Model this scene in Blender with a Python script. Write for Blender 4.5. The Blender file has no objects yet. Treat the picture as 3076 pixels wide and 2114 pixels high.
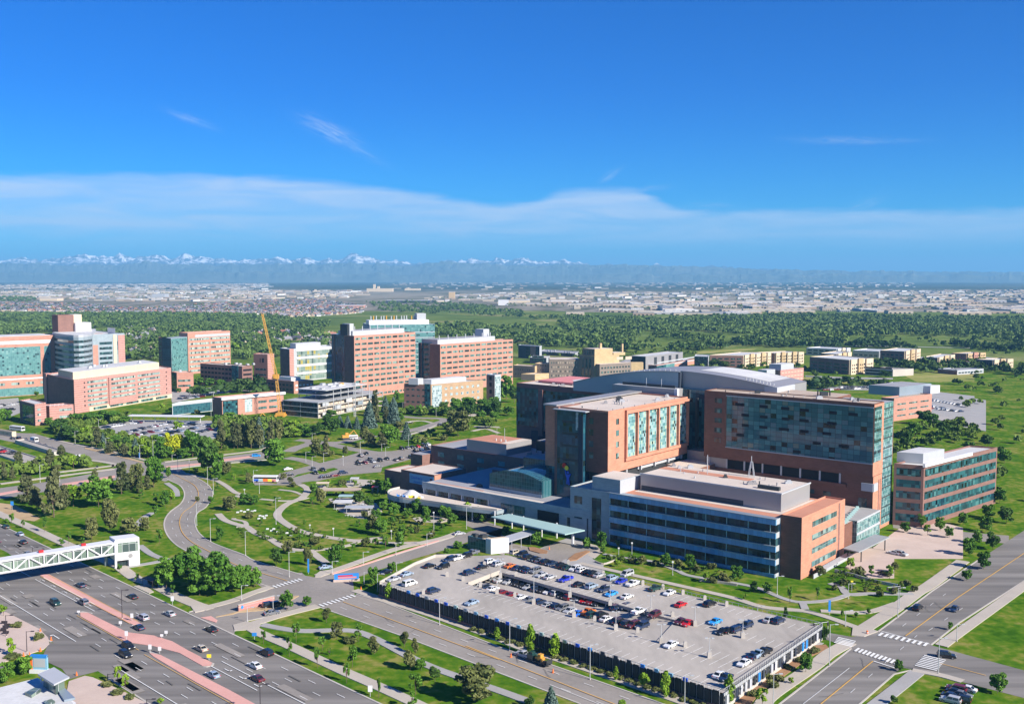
import bpy, math, random
import numpy as np
from math import radians, sin, cos, pi
random.seed(7)
RNG = np.random.default_rng(11)
SC = bpy.context.scene
COL = SC.collection
# ------------------------------------------------------------------ survey of the site: sight lines from the camera to the ground
TH = radians(4.26); FL = 3050.0; CH = 100.0
RB = dict(a=(0,700),b=(700,700),c=(1400,700),d=(2100,700),e=(0,1150),f=(700,1150),g=(1400,1150),h=(2100,1150),
          i=(0,1564),j=(700,1564),k=(1400,1564),l=(2100,1564))
def px(r,x,y):
    b=RB[r]; return b[0]+x/2.9013, b[1]+y/2.9013
def ray(u,v):
    x=(u-1538)/FL; y=-(v-1057)/FL
    return np.array([x, cos(TH)+y*sin(TH), -sin(TH)+y*cos(TH)])
def P(r,x,y,z=0.0):
    d=ray(*px(r,x,y)); t=(z-CH)/d[2]; return np.array([d[0]*t,d[1]*t,z])
def PU(u,v,z=0.0):
    d=ray(u,v); t=(z-CH)/d[2]; return np.array([d[0]*t,d[1]*t,z])
def HZ(r,x,y,depth):
    d=ray(*px(r,x,y)); return CH+depth/d[1]*d[2]
def mper(p):                       # metres per zoom pixel at a point
    return math.hypot(p[1],CH)/FL/2.9013
def pdir(az): return np.array([sin(radians(az)),cos(radians(az))])

# ------------------------------------------------------------------ materials
MATS={}
def node_mat(name):
    m=bpy.data.materials.new(name); m.use_nodes=True
    nt=m.node_tree; b=nt.nodes['Principled BSDF']; return m,nt,b
def N(nt,t,**kw):
    n=nt.nodes.new(t)
    for k,v in kw.items(): setattr(n,k,v)
    return n
def L(nt,a,b): nt.links.new(a,b)
def plain(name,col,rough=0.8,metal=0.0,var=0.12,scale=0.4,spec=0.3,detail=3,emit=None):
    """surface with slight natural variation of tone"""
    if name in MATS: return MATS[name]
    m,nt,b=node_mat(name)
    b.inputs['Roughness'].default_value=rough; b.inputs['Metallic'].default_value=metal
    b.inputs['Specular IOR Level'].default_value=spec
    if var>0:
        g=N(nt,'ShaderNodeNewGeometry'); no=N(nt,'ShaderNodeTexNoise'); no.inputs['Scale'].default_value=scale; no.inputs['Detail'].default_value=detail
        L(nt,g.outputs['Position'],no.inputs['Vector'])
        mx=N(nt,'ShaderNodeMix',data_type='RGBA'); L(nt,no.outputs['Fac'],mx.inputs['Factor'])
        mx.inputs[6].default_value=(*[c*(1-var*1.6) for c in col],1); mx.inputs[7].default_value=(*[min(1,c*(1+var*1.6)) for c in col],1)
        L(nt,mx.outputs[2],b.inputs['Base Color'])
    else: b.inputs['Base Color'].default_value=(*col,1)
    if emit: b.inputs['Emission Color'].default_value=(*col,1); b.inputs['Emission Strength'].default_value=emit
    MATS[name]=m; return m
def brick(name,col,course=0.0,col2=None,period=1.2,duty=0.75):
    """brick wall: tone varies per course group; optional paler string courses"""
    if name in MATS: return MATS[name]
    m,nt,b=node_mat(name); b.inputs['Roughness'].default_value=0.85; b.inputs['Specular IOR Level'].default_value=0.2
    uv=N(nt,'ShaderNodeUVMap'); br=N(nt,'ShaderNodeTexBrick')
    br.inputs['Scale'].default_value=1.0; br.inputs['Brick Width'].default_value=1.6; br.inputs['Row Height'].default_value=0.4
    br.inputs['Mortar Size'].default_value=0.02; br.inputs['Bias'].default_value=0.0
    br.inputs['Color1'].default_value=(*[c*0.9 for c in col],1); br.inputs['Color2'].default_value=(*[c*1.08 for c in col],1)
    br.inputs['Mortar'].default_value=(*[c*0.95+0.02 for c in col],1)
    L(nt,uv.outputs['UV'],br.inputs['Vector'])
    no=N(nt,'ShaderNodeTexNoise'); no.inputs['Scale'].default_value=0.25; no.inputs['Detail'].default_value=4; L(nt,uv.outputs['UV'],no.inputs['Vector'])
    mx=N(nt,'ShaderNodeMix',data_type='RGBA',blend_type='MULTIPLY'); mx.inputs['Factor'].default_value=0.35
    L(nt,br.outputs['Color'],mx.inputs[6]); L(nt,no.outputs['Fac'],mx.inputs[7])
    ga=N(nt,'ShaderNodeMix',data_type='RGBA'); ga.inputs['Factor'].default_value=0.0
    out=mx.outputs[2]
    if col2:
        sp=N(nt,'ShaderNodeSeparateXYZ'); L(nt,uv.outputs['UV'],sp.inputs[0])
        mo=N(nt,'ShaderNodeMath',operation='MODULO'); L(nt,sp.outputs['Y'],mo.inputs[0]); mo.inputs[1].default_value=period
        gt=N(nt,'ShaderNodeMath',operation='GREATER_THAN'); L(nt,mo.outputs[0],gt.inputs[0]); gt.inputs[1].default_value=period*duty
        m2=N(nt,'ShaderNodeMix',data_type='RGBA'); L(nt,gt.outputs[0],m2.inputs['Factor']); L(nt,out,m2.inputs[6]); m2.inputs[7].default_value=(*col2,1)
        out=m2.outputs[2]
    L(nt,out,b.inputs['Base Color']); MATS[name]=m; return m
def curtain(name,cols,pw=1.5,ph=1.8,mull=(0.05,0.06,0.07),mw=0.06,rough=0.08,floor=0.0,seed=0.0,spec=0.6,hbias=0):
    """glazed wall: every pane takes its own tone; mullion grid between panes"""
    if name in MATS: return MATS[name]
    m,nt,b=node_mat(name); b.inputs['Roughness'].default_value=rough; b.inputs['Specular IOR Level'].default_value=spec
    uv=N(nt,'ShaderNodeUVMap')
    sc=N(nt,'ShaderNodeVectorMath',operation='DIVIDE'); sc.inputs[1].default_value=(pw,ph,1); L(nt,uv.outputs['UV'],sc.inputs[0])
    fl=N(nt,'ShaderNodeVectorMath',operation='FLOOR'); L(nt,sc.outputs[0],fl.inputs[0])
    ad=N(nt,'ShaderNodeVectorMath',operation='ADD'); L(nt,fl.outputs[0],ad.inputs[0]); ad.inputs[1].default_value=(seed,seed*1.7,0)
    wn=N(nt,'ShaderNodeTexWhiteNoise',noise_dimensions='3D'); L(nt,ad.outputs[0],wn.inputs['Vector'])
    cr=N(nt,'ShaderNodeValToRGB'); cr.color_ramp.interpolation='CONSTANT'
    el=cr.color_ramp.elements
    while len(el)<len(cols): el.new(0.5)
    acc=0; tot=sum(c[1] for c in cols)
    for e,(c,w) in zip(el,cols):
        e.position=acc/tot; e.color=(*c,1); acc+=w
    L(nt,wn.outputs['Value'],cr.inputs['Fac'])
    fr=N(nt,'ShaderNodeVectorMath',operation='FRACTION'); L(nt,sc.outputs[0],fr.inputs[0])
    sp=N(nt,'ShaderNodeSeparateXYZ'); L(nt,fr.outputs[0],sp.inputs[0])
    a=N(nt,'ShaderNodeMath',operation='LESS_THAN'); L(nt,sp.outputs['X'],a.inputs[0]); a.inputs[1].default_value=mw/pw
    c=N(nt,'ShaderNodeMath',operation='LESS_THAN'); L(nt,sp.outputs['Y'],c.inputs[0]); c.inputs[1].default_value=mw/ph
    mxx=N(nt,'ShaderNodeMath',operation='MAXIMUM'); L(nt,a.outputs[0],mxx.inputs[0]); L(nt,c.outputs[0],mxx.inputs[1])
    mx=N(nt,'ShaderNodeMix',data_type='RGBA'); L(nt,mxx.outputs[0],mx.inputs['Factor']); L(nt,cr.outputs['Color'],mx.inputs[6]); mx.inputs[7].default_value=(*mull,1)
    L(nt,mx.outputs[2],b.inputs['Base Color'])
    # panes are never perfectly coplanar: a tiny tilt per pane breaks up the reflection
    nm=N(nt,'ShaderNodeBump'); nm.inputs['Strength'].default_value=0.04; nm.inputs['Distance'].default_value=0.3
    n2=N(nt,'ShaderNodeTexNoise'); n2.inputs['Scale'].default_value=0.5; L(nt,uv.outputs['UV'],n2.inputs['Vector']); L(nt,n2.outputs['Fac'],nm.inputs['Height']); L(nt,nm.outputs['Normal'],b.inputs['Normal'])
    MATS[name]=m; return m
def ramp_noise(name,stops,scale=0.02,detail=5,rough=0.9,scale2=0.6,mix=0.35,dist=0.0,bump=0.0,stretch=None):
    if name in MATS: return MATS[name]
    m,nt,b=node_mat(name); b.inputs['Roughness'].default_value=rough; b.inputs['Specular IOR Level'].default_value=0.15
    g=N(nt,'ShaderNodeNewGeometry'); src=g.outputs['Position']
    if stretch:
        mp=N(nt,'ShaderNodeMapping'); mp.inputs['Rotation'].default_value=(0,0,stretch[0]); mp.inputs['Scale'].default_value=(stretch[1],stretch[2],1); L(nt,src,mp.inputs['Vector']); src=mp.outputs['Vector']
    n1=N(nt,'ShaderNodeTexNoise'); n1.inputs['Scale'].default_value=scale; n1.inputs['Detail'].default_value=detail; n1.inputs['Distortion'].default_value=dist
    n2=N(nt,'ShaderNodeTexNoise'); n2.inputs['Scale'].default_value=scale2; n2.inputs['Detail'].default_value=4
    L(nt,src,n1.inputs['Vector']); L(nt,src,n2.inputs['Vector'])
    mx=N(nt,'ShaderNodeMix',data_type='FLOAT'); mx.inputs['Factor'].default_value=mix; L(nt,n1.outputs['Fac'],mx.inputs[2]); L(nt,n2.outputs['Fac'],mx.inputs[3])
    cr=N(nt,'ShaderNodeValToRGB'); el=cr.color_ramp.elements
    while len(el)<len(stops): el.new(0.5)
    for e,(p,c) in zip(el,stops): e.position=p; e.color=(*c,1)
    L(nt,mx.outputs[0],cr.inputs['Fac']); L(nt,cr.outputs['Color'],b.inputs['Base Color'])
    if bump:
        bp=N(nt,'ShaderNodeBump'); bp.inputs['Strength'].default_value=bump; L(nt,n2.outputs['Fac'],bp.inputs['Height']); L(nt,bp.outputs['Normal'],b.inputs['Normal'])
    MATS[name]=m; return m
def leafy(name,dark,light,dry=None):
    """foliage: tone differs per tree and per leaf clump"""
    if name in MATS: return MATS[name]
    m,nt,b=node_mat(name); b.inputs['Roughness'].default_value=0.7; b.inputs['Specular IOR Level'].default_value=0.2
    oi=N(nt,'ShaderNodeObjectInfo'); at=N(nt,'ShaderNodeAttribute'); at.attribute_name='tone'
    ad=N(nt,'ShaderNodeMath',operation='MULTIPLY_ADD'); L(nt,oi.outputs['Random'],ad.inputs[0]); ad.inputs[1].default_value=0.5
    hf=N(nt,'ShaderNodeMath',operation='MULTIPLY'); L(nt,at.outputs['Fac'],hf.inputs[0]); hf.inputs[1].default_value=0.5; L(nt,hf.outputs[0],ad.inputs[2])
    mx=N(nt,'ShaderNodeMix',data_type='RGBA'); L(nt,ad.outputs[0],mx.inputs['Factor']); mx.inputs[6].default_value=(*dark,1); mx.inputs[7].default_value=(*light,1)
    L(nt,mx.outputs[2],b.inputs['Base Color'])
    MATS[name]=m; return m

GLASS_D=[((0.018,0.075,0.095),3),((0.028,0.12,0.14),3),((0.012,0.045,0.065),2.5),((0.07,0.20,0.21),0.9),((0.004,0.008,0.012),1)]
GLASS_L=[((0.14,0.29,0.29),3),((0.27,0.41,0.42),2.2),((0.08,0.21,0.22),3),((0.34,0.45,0.34),1.8),((0.02,0.03,0.03),1)]
GLASS_T=[((0.10,0.235,0.235),3),((0.12,0.265,0.265),3),((0.085,0.20,0.21),2),((0.17,0.32,0.31),0.9),((0.03,0.07,0.08),0.7)]
def M(k):
    if k in MATS: return MATS[k]
    D={
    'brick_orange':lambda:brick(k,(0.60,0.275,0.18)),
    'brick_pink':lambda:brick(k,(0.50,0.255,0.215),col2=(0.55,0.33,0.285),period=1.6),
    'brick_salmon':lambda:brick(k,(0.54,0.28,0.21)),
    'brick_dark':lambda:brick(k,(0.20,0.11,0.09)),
    'brick_shaded_brown':lambda:brick(k,(0.22,0.105,0.075)),  # shaded copy of the orange brick, shade put into the colour
    'brick_plum_and_shade':lambda:brick(k,(0.27,0.15,0.125)),  # dark brick; on shaded sides of paler buildings it carries painted shade
    'brick_tan':lambda:brick(k,(0.50,0.34,0.21)),
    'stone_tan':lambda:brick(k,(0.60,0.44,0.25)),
    'stone_shaded':lambda:brick(k,(0.27,0.22,0.19)),  # shaded copy of the tan stone, shade put into the colour
    'roof_pale':lambda:ramp_noise(k,[(0.3,(0.50,0.43,0.37)),(0.7,(0.66,0.58,0.51))],0.06,5,0.9,1.2),
    'roof_white':lambda:ramp_noise(k,[(0.3,(0.44,0.44,0.44)),(0.55,(0.56,0.56,0.56)),(0.7,(0.66,0.66,0.66))],0.08,5,0.7,1.2),
    'roof_terracotta':lambda:ramp_noise(k,[(0.3,(0.44,0.20,0.135)),(0.7,(0.56,0.27,0.18))],0.08,5,0.9,1.5),
    'roof_ballast':lambda:ramp_noise(k,[(0.3,(0.26,0.26,0.28)),(0.7,(0.36,0.36,0.38))],0.1,5,0.9,2),
    'roof_brown':lambda:ramp_noise(k,[(0.3,(0.36,0.28,0.22)),(0.55,(0.46,0.37,0.30)),(0.7,(0.56,0.50,0.44))],0.1,5,0.9,1,stretch=(radians(40),0.3,2.0)),
    'metal_panel':lambda:brick(k,(0.33,0.40,0.44)),
    'metal_silver':lambda:plain(k,(0.34,0.33,0.335),0.45,0.3,0.06,0.1),
    'metal_blue':lambda:plain(k,(0.30,0.36,0.42),0.4,0.35,0.06,0.1),
    'metal_light':lambda:plain(k,(0.44,0.455,0.48),0.5,0.1,0.05,0.2),
    'metal_dark':lambda:plain(k,(0.05,0.055,0.06),0.5,0.3,0.1,0.3),
    'white_paint':lambda:plain(k,(0.66,0.66,0.67),0.45,0,0.04,0.3),
    'cream':lambda:plain(k,(0.60,0.49,0.35),0.8,0,0.06,0.2),
    'louvre':lambda:plain(k,(0.50,0.42,0.33),0.8,0,0.1,0.8),
    'concrete':lambda:ramp_noise(k,[(0.3,(0.40,0.37,0.33)),(0.7,(0.52,0.48,0.43))],0.1,5,0.9,1.5),
    'deck_concrete':lambda:ramp_noise(k,[(0.33,(0.30,0.275,0.245)),(0.5,(0.375,0.343,0.305)),(0.66,(0.44,0.40,0.355))],0.07,6,0.9,0.5,stretch=(radians(43.5),1.0,0.35)),
    'pavement':lambda:ramp_noise(k,[(0.3,(0.38,0.34,0.29)),(0.7,(0.48,0.43,0.37))],0.1,5,0.9,2),
    'paving_grey':lambda:ramp_noise(k,[(0.3,(0.30,0.29,0.28)),(0.7,(0.38,0.37,0.36))],0.1,5,0.9,2),
    'paving_pink':lambda:ramp_noise(k,[(0.3,(0.46,0.36,0.31)),(0.7,(0.56,0.45,0.39))],0.15,5,0.9,1.5),
    'median_pink':lambda:ramp_noise(k,[(0.3,(0.55,0.29,0.25)),(0.7,(0.66,0.37,0.32))],0.15,5,0.9,1.5),
    'asphalt':lambda:ramp_noise(k,[(0.33,(0.22,0.20,0.18)),(0.5,(0.265,0.24,0.215)),(0.68,(0.31,0.28,0.25))],0.05,6,0.85,0.8,stretch=(radians(0),1,1)),
    'asphalt_dark':lambda:ramp_noise(k,[(0.35,(0.125,0.117,0.108)),(0.48,(0.17,0.158,0.147)),(0.6,(0.22,0.205,0.19)),(0.7,(0.25,0.233,0.215))],0.18,5,0.85,0.6,mix=0.2,stretch=(radians(44.4),0.06,1.0)),
    'asphalt_c':lambda:ramp_noise(k,[(0.35,(0.14,0.131,0.122)),(0.5,(0.195,0.182,0.168)),(0.66,(0.255,0.238,0.22))],0.18,5,0.85,0.6,mix=0.2,stretch=(radians(-50),0.06,1.0)),
    'marking_white':lambda:plain(k,(0.72,0.72,0.70),0.7,0,0.15,1.0),
    'marking_yellow':lambda:plain(k,(0.62,0.36,0.09),0.7,0,0.12,1.0),
    'soil':lambda:ramp_noise(k,[(0.3,(0.36,0.25,0.14)),(0.7,(0.50,0.37,0.22))],0.15,5,0.95,1.5),
    'mulch':lambda:ramp_noise(k,[(0.3,(0.24,0.13,0.07)),(0.7,(0.36,0.21,0.12))],0.4,5,0.95,2),
    'bark':lambda:plain(k,(0.13,0.09,0.065),0.95,0,0.2,2.0),
    'glass_dark':lambda:curtain(k,GLASS_D,1.5,1.9),
    'glass_office':lambda:curtain(k,[((0.01,0.03,0.045),3),((0.018,0.05,0.06),2),((0.005,0.012,0.016),3),((0.04,0.10,0.11),0.6)],1.6,2.6,mw=0.09,spec=0.35,rough=0.14),
    'spandrel_blue':lambda:curtain(k,[((0.10,0.31,0.55),3),((0.09,0.27,0.49),3),((0.12,0.35,0.60),2)],1.6,4.0,mw=0.05,mull=(0.03,0.10,0.18),rough=0.2),
    'glass_teal':lambda:curtain(k,GLASS_T,1.6,1.6,mull=(0.2,0.33,0.33)),
    'glass_bright':lambda:curtain(k,GLASS_L,1.05,1.35,mull=(0.35,0.5,0.5),mw=0.08),
    'glass_strip':lambda:curtain(k,[((0.07,0.19,0.195),3),((0.20,0.33,0.32),1.6),((0.04,0.11,0.12),2.4)],1.1,1.5,mull=(0.27,0.38,0.38),mw=0.12),
    'glass_hall':lambda:curtain(k,[((0.02,0.09,0.11),3),((0.03,0.11,0.13),2),((0.015,0.06,0.08),3)],1.3,1.6,mull=(0.10,0.2,0.23),mw=0.12),
    'glass_tower':lambda:curtain(k,[((0.012,0.06,0.10),3),((0.02,0.085,0.13),3),((0.01,0.045,0.07),2),((0.03,0.12,0.15),0.7),((0.01,0.02,0.02),0.4)],1.5,2.2,mull=(0.02,0.05,0.07),mw=0.08),
    'glass_patient':lambda:curtain(k,[((0.025,0.105,0.135),3),((0.04,0.145,0.17),3),((0.06,0.19,0.21),2),((0.085,0.16,0.19),1.2),((0.12,0.17,0.15),0.5),((0.006,0.012,0.015),0.8)],2.5,1.9,mull=(0.012,0.03,0.04),mw=0.12),
    'glass_band':lambda:curtain(k,[((0.22,0.31,0.29),3),((0.30,0.39,0.35),3),((0.07,0.11,0.11),2),((0.03,0.05,0.05),1.4),((0.40,0.48,0.43),1)],1.6,4,mull=(0.5,0.55,0.53),mw=0.12),
    'glass_win':lambda:curtain(k,[((0.07,0.17,0.165),3),((0.04,0.085,0.08),3),((0.20,0.31,0.28),1.2),((0.02,0.03,0.03),1.5)],2.2,4,mull=(0.2,0.28,0.26),mw=0.15),
    'glass_win_dark':lambda:curtain(k,[((0.03,0.07,0.08),3),((0.015,0.03,0.035),3),((0.08,0.17,0.17),1.2)],1.4,2.4,mull=(0.05,0.08,0.08),mw=0.1),
    'glass_white':lambda:curtain(k,[((0.26,0.37,0.38),3),((0.38,0.47,0.47),2),((0.12,0.20,0.22),2)],1.5,1.8,mull=(0.5,0.52,0.54),mw=0.25),
    'glass_yellow':lambda:curtain(k,[((0.17,0.24,0.21),4),((0.24,0.30,0.27),2),((0.36,0.30,0.07),1.1),((0.08,0.12,0.11),2.5)],2.6,5.0,mull=(0.36,0.40,0.38),mw=0.2),
    'glass_bridge':lambda:curtain(k,[((0.13,0.18,0.145),3),((0.20,0.26,0.21),2),((0.07,0.10,0.09),3)],2.2,4,mull=(0.5,0.52,0.52),mw=0.1),
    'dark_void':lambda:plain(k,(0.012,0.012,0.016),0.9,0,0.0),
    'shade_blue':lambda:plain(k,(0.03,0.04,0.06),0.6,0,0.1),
    'canopy_teal':lambda:plain(k,(0.36,0.52,0.50),0.5,0.1,0.05,0.2),
    'canopy_grey':lambda:plain(k,(0.34,0.36,0.37),0.6,0.2,0.05,0.2),
    'steel_grey':lambda:plain(k,(0.42,0.43,0.44),0.6,0.2,0.12,0.8),
    'crane_yellow':lambda:plain(k,(0.55,0.29,0.05),0.5,0,0.08,0.8),
    'orange':lambda:plain(k,(0.80,0.17,0.03),0.6,0,0.05),
    'red':lambda:plain(k,(0.55,0.02,0.02),0.4,0,0.03),
    'blue':lambda:plain(k,(0.02,0.10,0.55),0.4,0,0.05),
    'yellow':lambda:plain(k,(0.80,0.65,0.04),0.4,0,0.05),
    'sign_blue':lambda:plain(k,(0.03,0.22,0.60),0.5,0,0.06),
    'banner':lambda:plain(k,(0.22,0.42,0.56),0.7,0,0.08,0.5),
    'helipad_red':lambda:plain(k,(0.60,0.22,0.22),0.8,0,0.08,0.4),
    'tyre':lambda:plain(k,(0.015,0.015,0.016),0.9,0,0),
    'rim':lambda:plain(k,(0.4,0.4,0.42),0.4,0.6,0),
    'carglass':lambda:plain(k,(0.012,0.016,0.02),0.05,0,0,spec=0.8),
    'headlamp':lambda:plain(k,(0.7,0.7,0.68),0.2,0,0),
    'taillamp':lambda:plain(k,(0.35,0.01,0.01),0.3,0,0),
    'pole_grey':lambda:plain(k,(0.55,0.56,0.56),0.5,0.3,0.05),
    'pole_dark':lambda:plain(k,(0.05,0.04,0.045),0.6,0.2,0.05),
    'screen_dark':lambda:plain(k,(0.03,0.035,0.04),0.6,0.2,0.25,0.6),
    }
    return D[k]()
# ------------------------------------------------------------------ mesh building
class MB:
    def __init__(s): s.v=[]; s.f=[]; s.uv=[]; s.mi=[]; s.cm=0
    def quad(s,pts,uv=None):
        b=len(s.v); s.v+= [tuple(map(float,p)) for p in pts]; s.f.append(tuple(range(b,b+len(pts)))); s.mi.append(s.cm)
        s.uv+= uv if uv else [(float(p[0]),float(p[1])) for p in pts]
    def pbox(s,o,u,v,z0,z1,u0=0.0,top=True,bottom=True):
        """parallelepiped on base o,u,v (2-D) from z0 to z1; uv in metres"""
        o=np.array(o[:2],float); u=np.array(u[:2],float); v=np.array(v[:2],float)
        c=[o,o+u,o+u+v,o+v]; lu=np.hypot(*u); lv=np.hypot(*v)
        for k,(l,st) in enumerate(((lu,u0),(lv,0.0),(lu,u0),(lv,0.0))):
            p,q=c[k],c[(k+1)%4]
            a,b=(st,st+l) if k<2 else (st+l,st)
            s.quad([(*p,z0),(*q,z0),(*q,z1),(*p,z1)],[(a,z0),(b,z0),(b,z1),(a,z1)])
        if top: s.quad([(*p,z1) for p in c])
        if bottom: s.quad([(*p,z0) for p in c[::-1]])
    def box(s,x0,x1,y0,y1,z0,z1): s.pbox((x0,y0),(x1-x0,0),(0,y1-y0),z0,z1)
    def prism(s,poly,z0,z1,bottom=False):
        n=len(poly); acc=0
        for k in range(n):
            p,q=poly[k][:2],poly[(k+1)%n][:2]; l=math.hypot(q[0]-p[0],q[1]-p[1])
            s.quad([(*p,z0),(*q,z0),(*q,z1),(*p,z1)],[(acc,z0),(acc+l,z0),(acc+l,z1),(acc,z1)]); acc+=l
        s.quad([(*p[:2],z1) for p in poly])
        if bottom: s.quad([(*p[:2],z0) for p in poly[::-1]])
    def bar(s,p,q,r,n=6,r2=None):
        p=np.array(p,float); q=np.array(q,float); d=q-p; d/=np.linalg.norm(d)
        a=np.cross(d,(0,0,1) if abs(d[2])<0.9 else (1,0,0)); a/=np.linalg.norm(a); b=np.cross(d,a); r2=r if r2 is None else r2
        R0=[p+r*(cos(2*pi*k/n)*a+sin(2*pi*k/n)*b) for k in range(n)]; R1=[q+r2*(cos(2*pi*k/n)*a+sin(2*pi*k/n)*b) for k in range(n)]
        for k in range(n): s.quad([R0[k],R0[(k+1)%n],R1[(k+1)%n],R1[k]])
        s.quad(R0[::-1]); s.quad(R1)
    def mesh(s,name,mats,off=(0,0,0),smooth=False):
        me=bpy.data.meshes.new(name); ox,oy,oz=off
        me.from_pydata([(x-ox,y-oy,z-oz) for x,y,z in s.v],[],s.f)
        uvl=me.uv_layers.new(name='UVMap'); uvl.data.foreach_set('uv',np.array(s.uv,dtype=np.float32).ravel())
        for m in (mats if isinstance(mats,(list,tuple)) else [mats]): me.materials.append(M(m) if isinstance(m,str) else m)
        if any(s.mi): me.polygons.foreach_set('material_index',s.mi)
        if smooth: me.polygons.foreach_set('use_smooth',[True]*len(me.polygons))
        return me
WL={}
def tag(o,label=None,cat=None,group=None,kind=None):
    if label: o['label']=label
    if cat: o['category']=cat
    if group: o['group']=group
    if kind: o['kind']=kind
    return o
THINGS=[]
def thing(name,label,cat,loc,group=None):
    o=bpy.data.objects.new(name,None); o.empty_display_size=1; COL.objects.link(o); o.location=tuple(float(c) for c in loc); WL[o]=tuple(float(c) for c in loc)
    tag(o,label,cat,group); THINGS.append(o); return o
def part(name,mb,mat,parent,label=None,smooth=False):
    off=WL[parent]; me=mb.mesh(name,mat,off,smooth); o=bpy.data.objects.new(name,me); COL.objects.link(o); o.parent=parent; WL[o]=off
    if label: o['label']=label
    return o
def struct(name,mb,mat,kind='structure'):
    me=mb.mesh(name,mat); o=bpy.data.objects.new(name,me); COL.objects.link(o); o['kind']=kind; return o
def inst(name,me,parent,loc=(0,0,0),scale=(1,1,1),rot=(0,0,0)):
    o=bpy.data.objects.new(name,me); COL.objects.link(o); o.parent=parent; o.location=loc; o.scale=scale; o.rotation_euler=rot; return o

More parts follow.
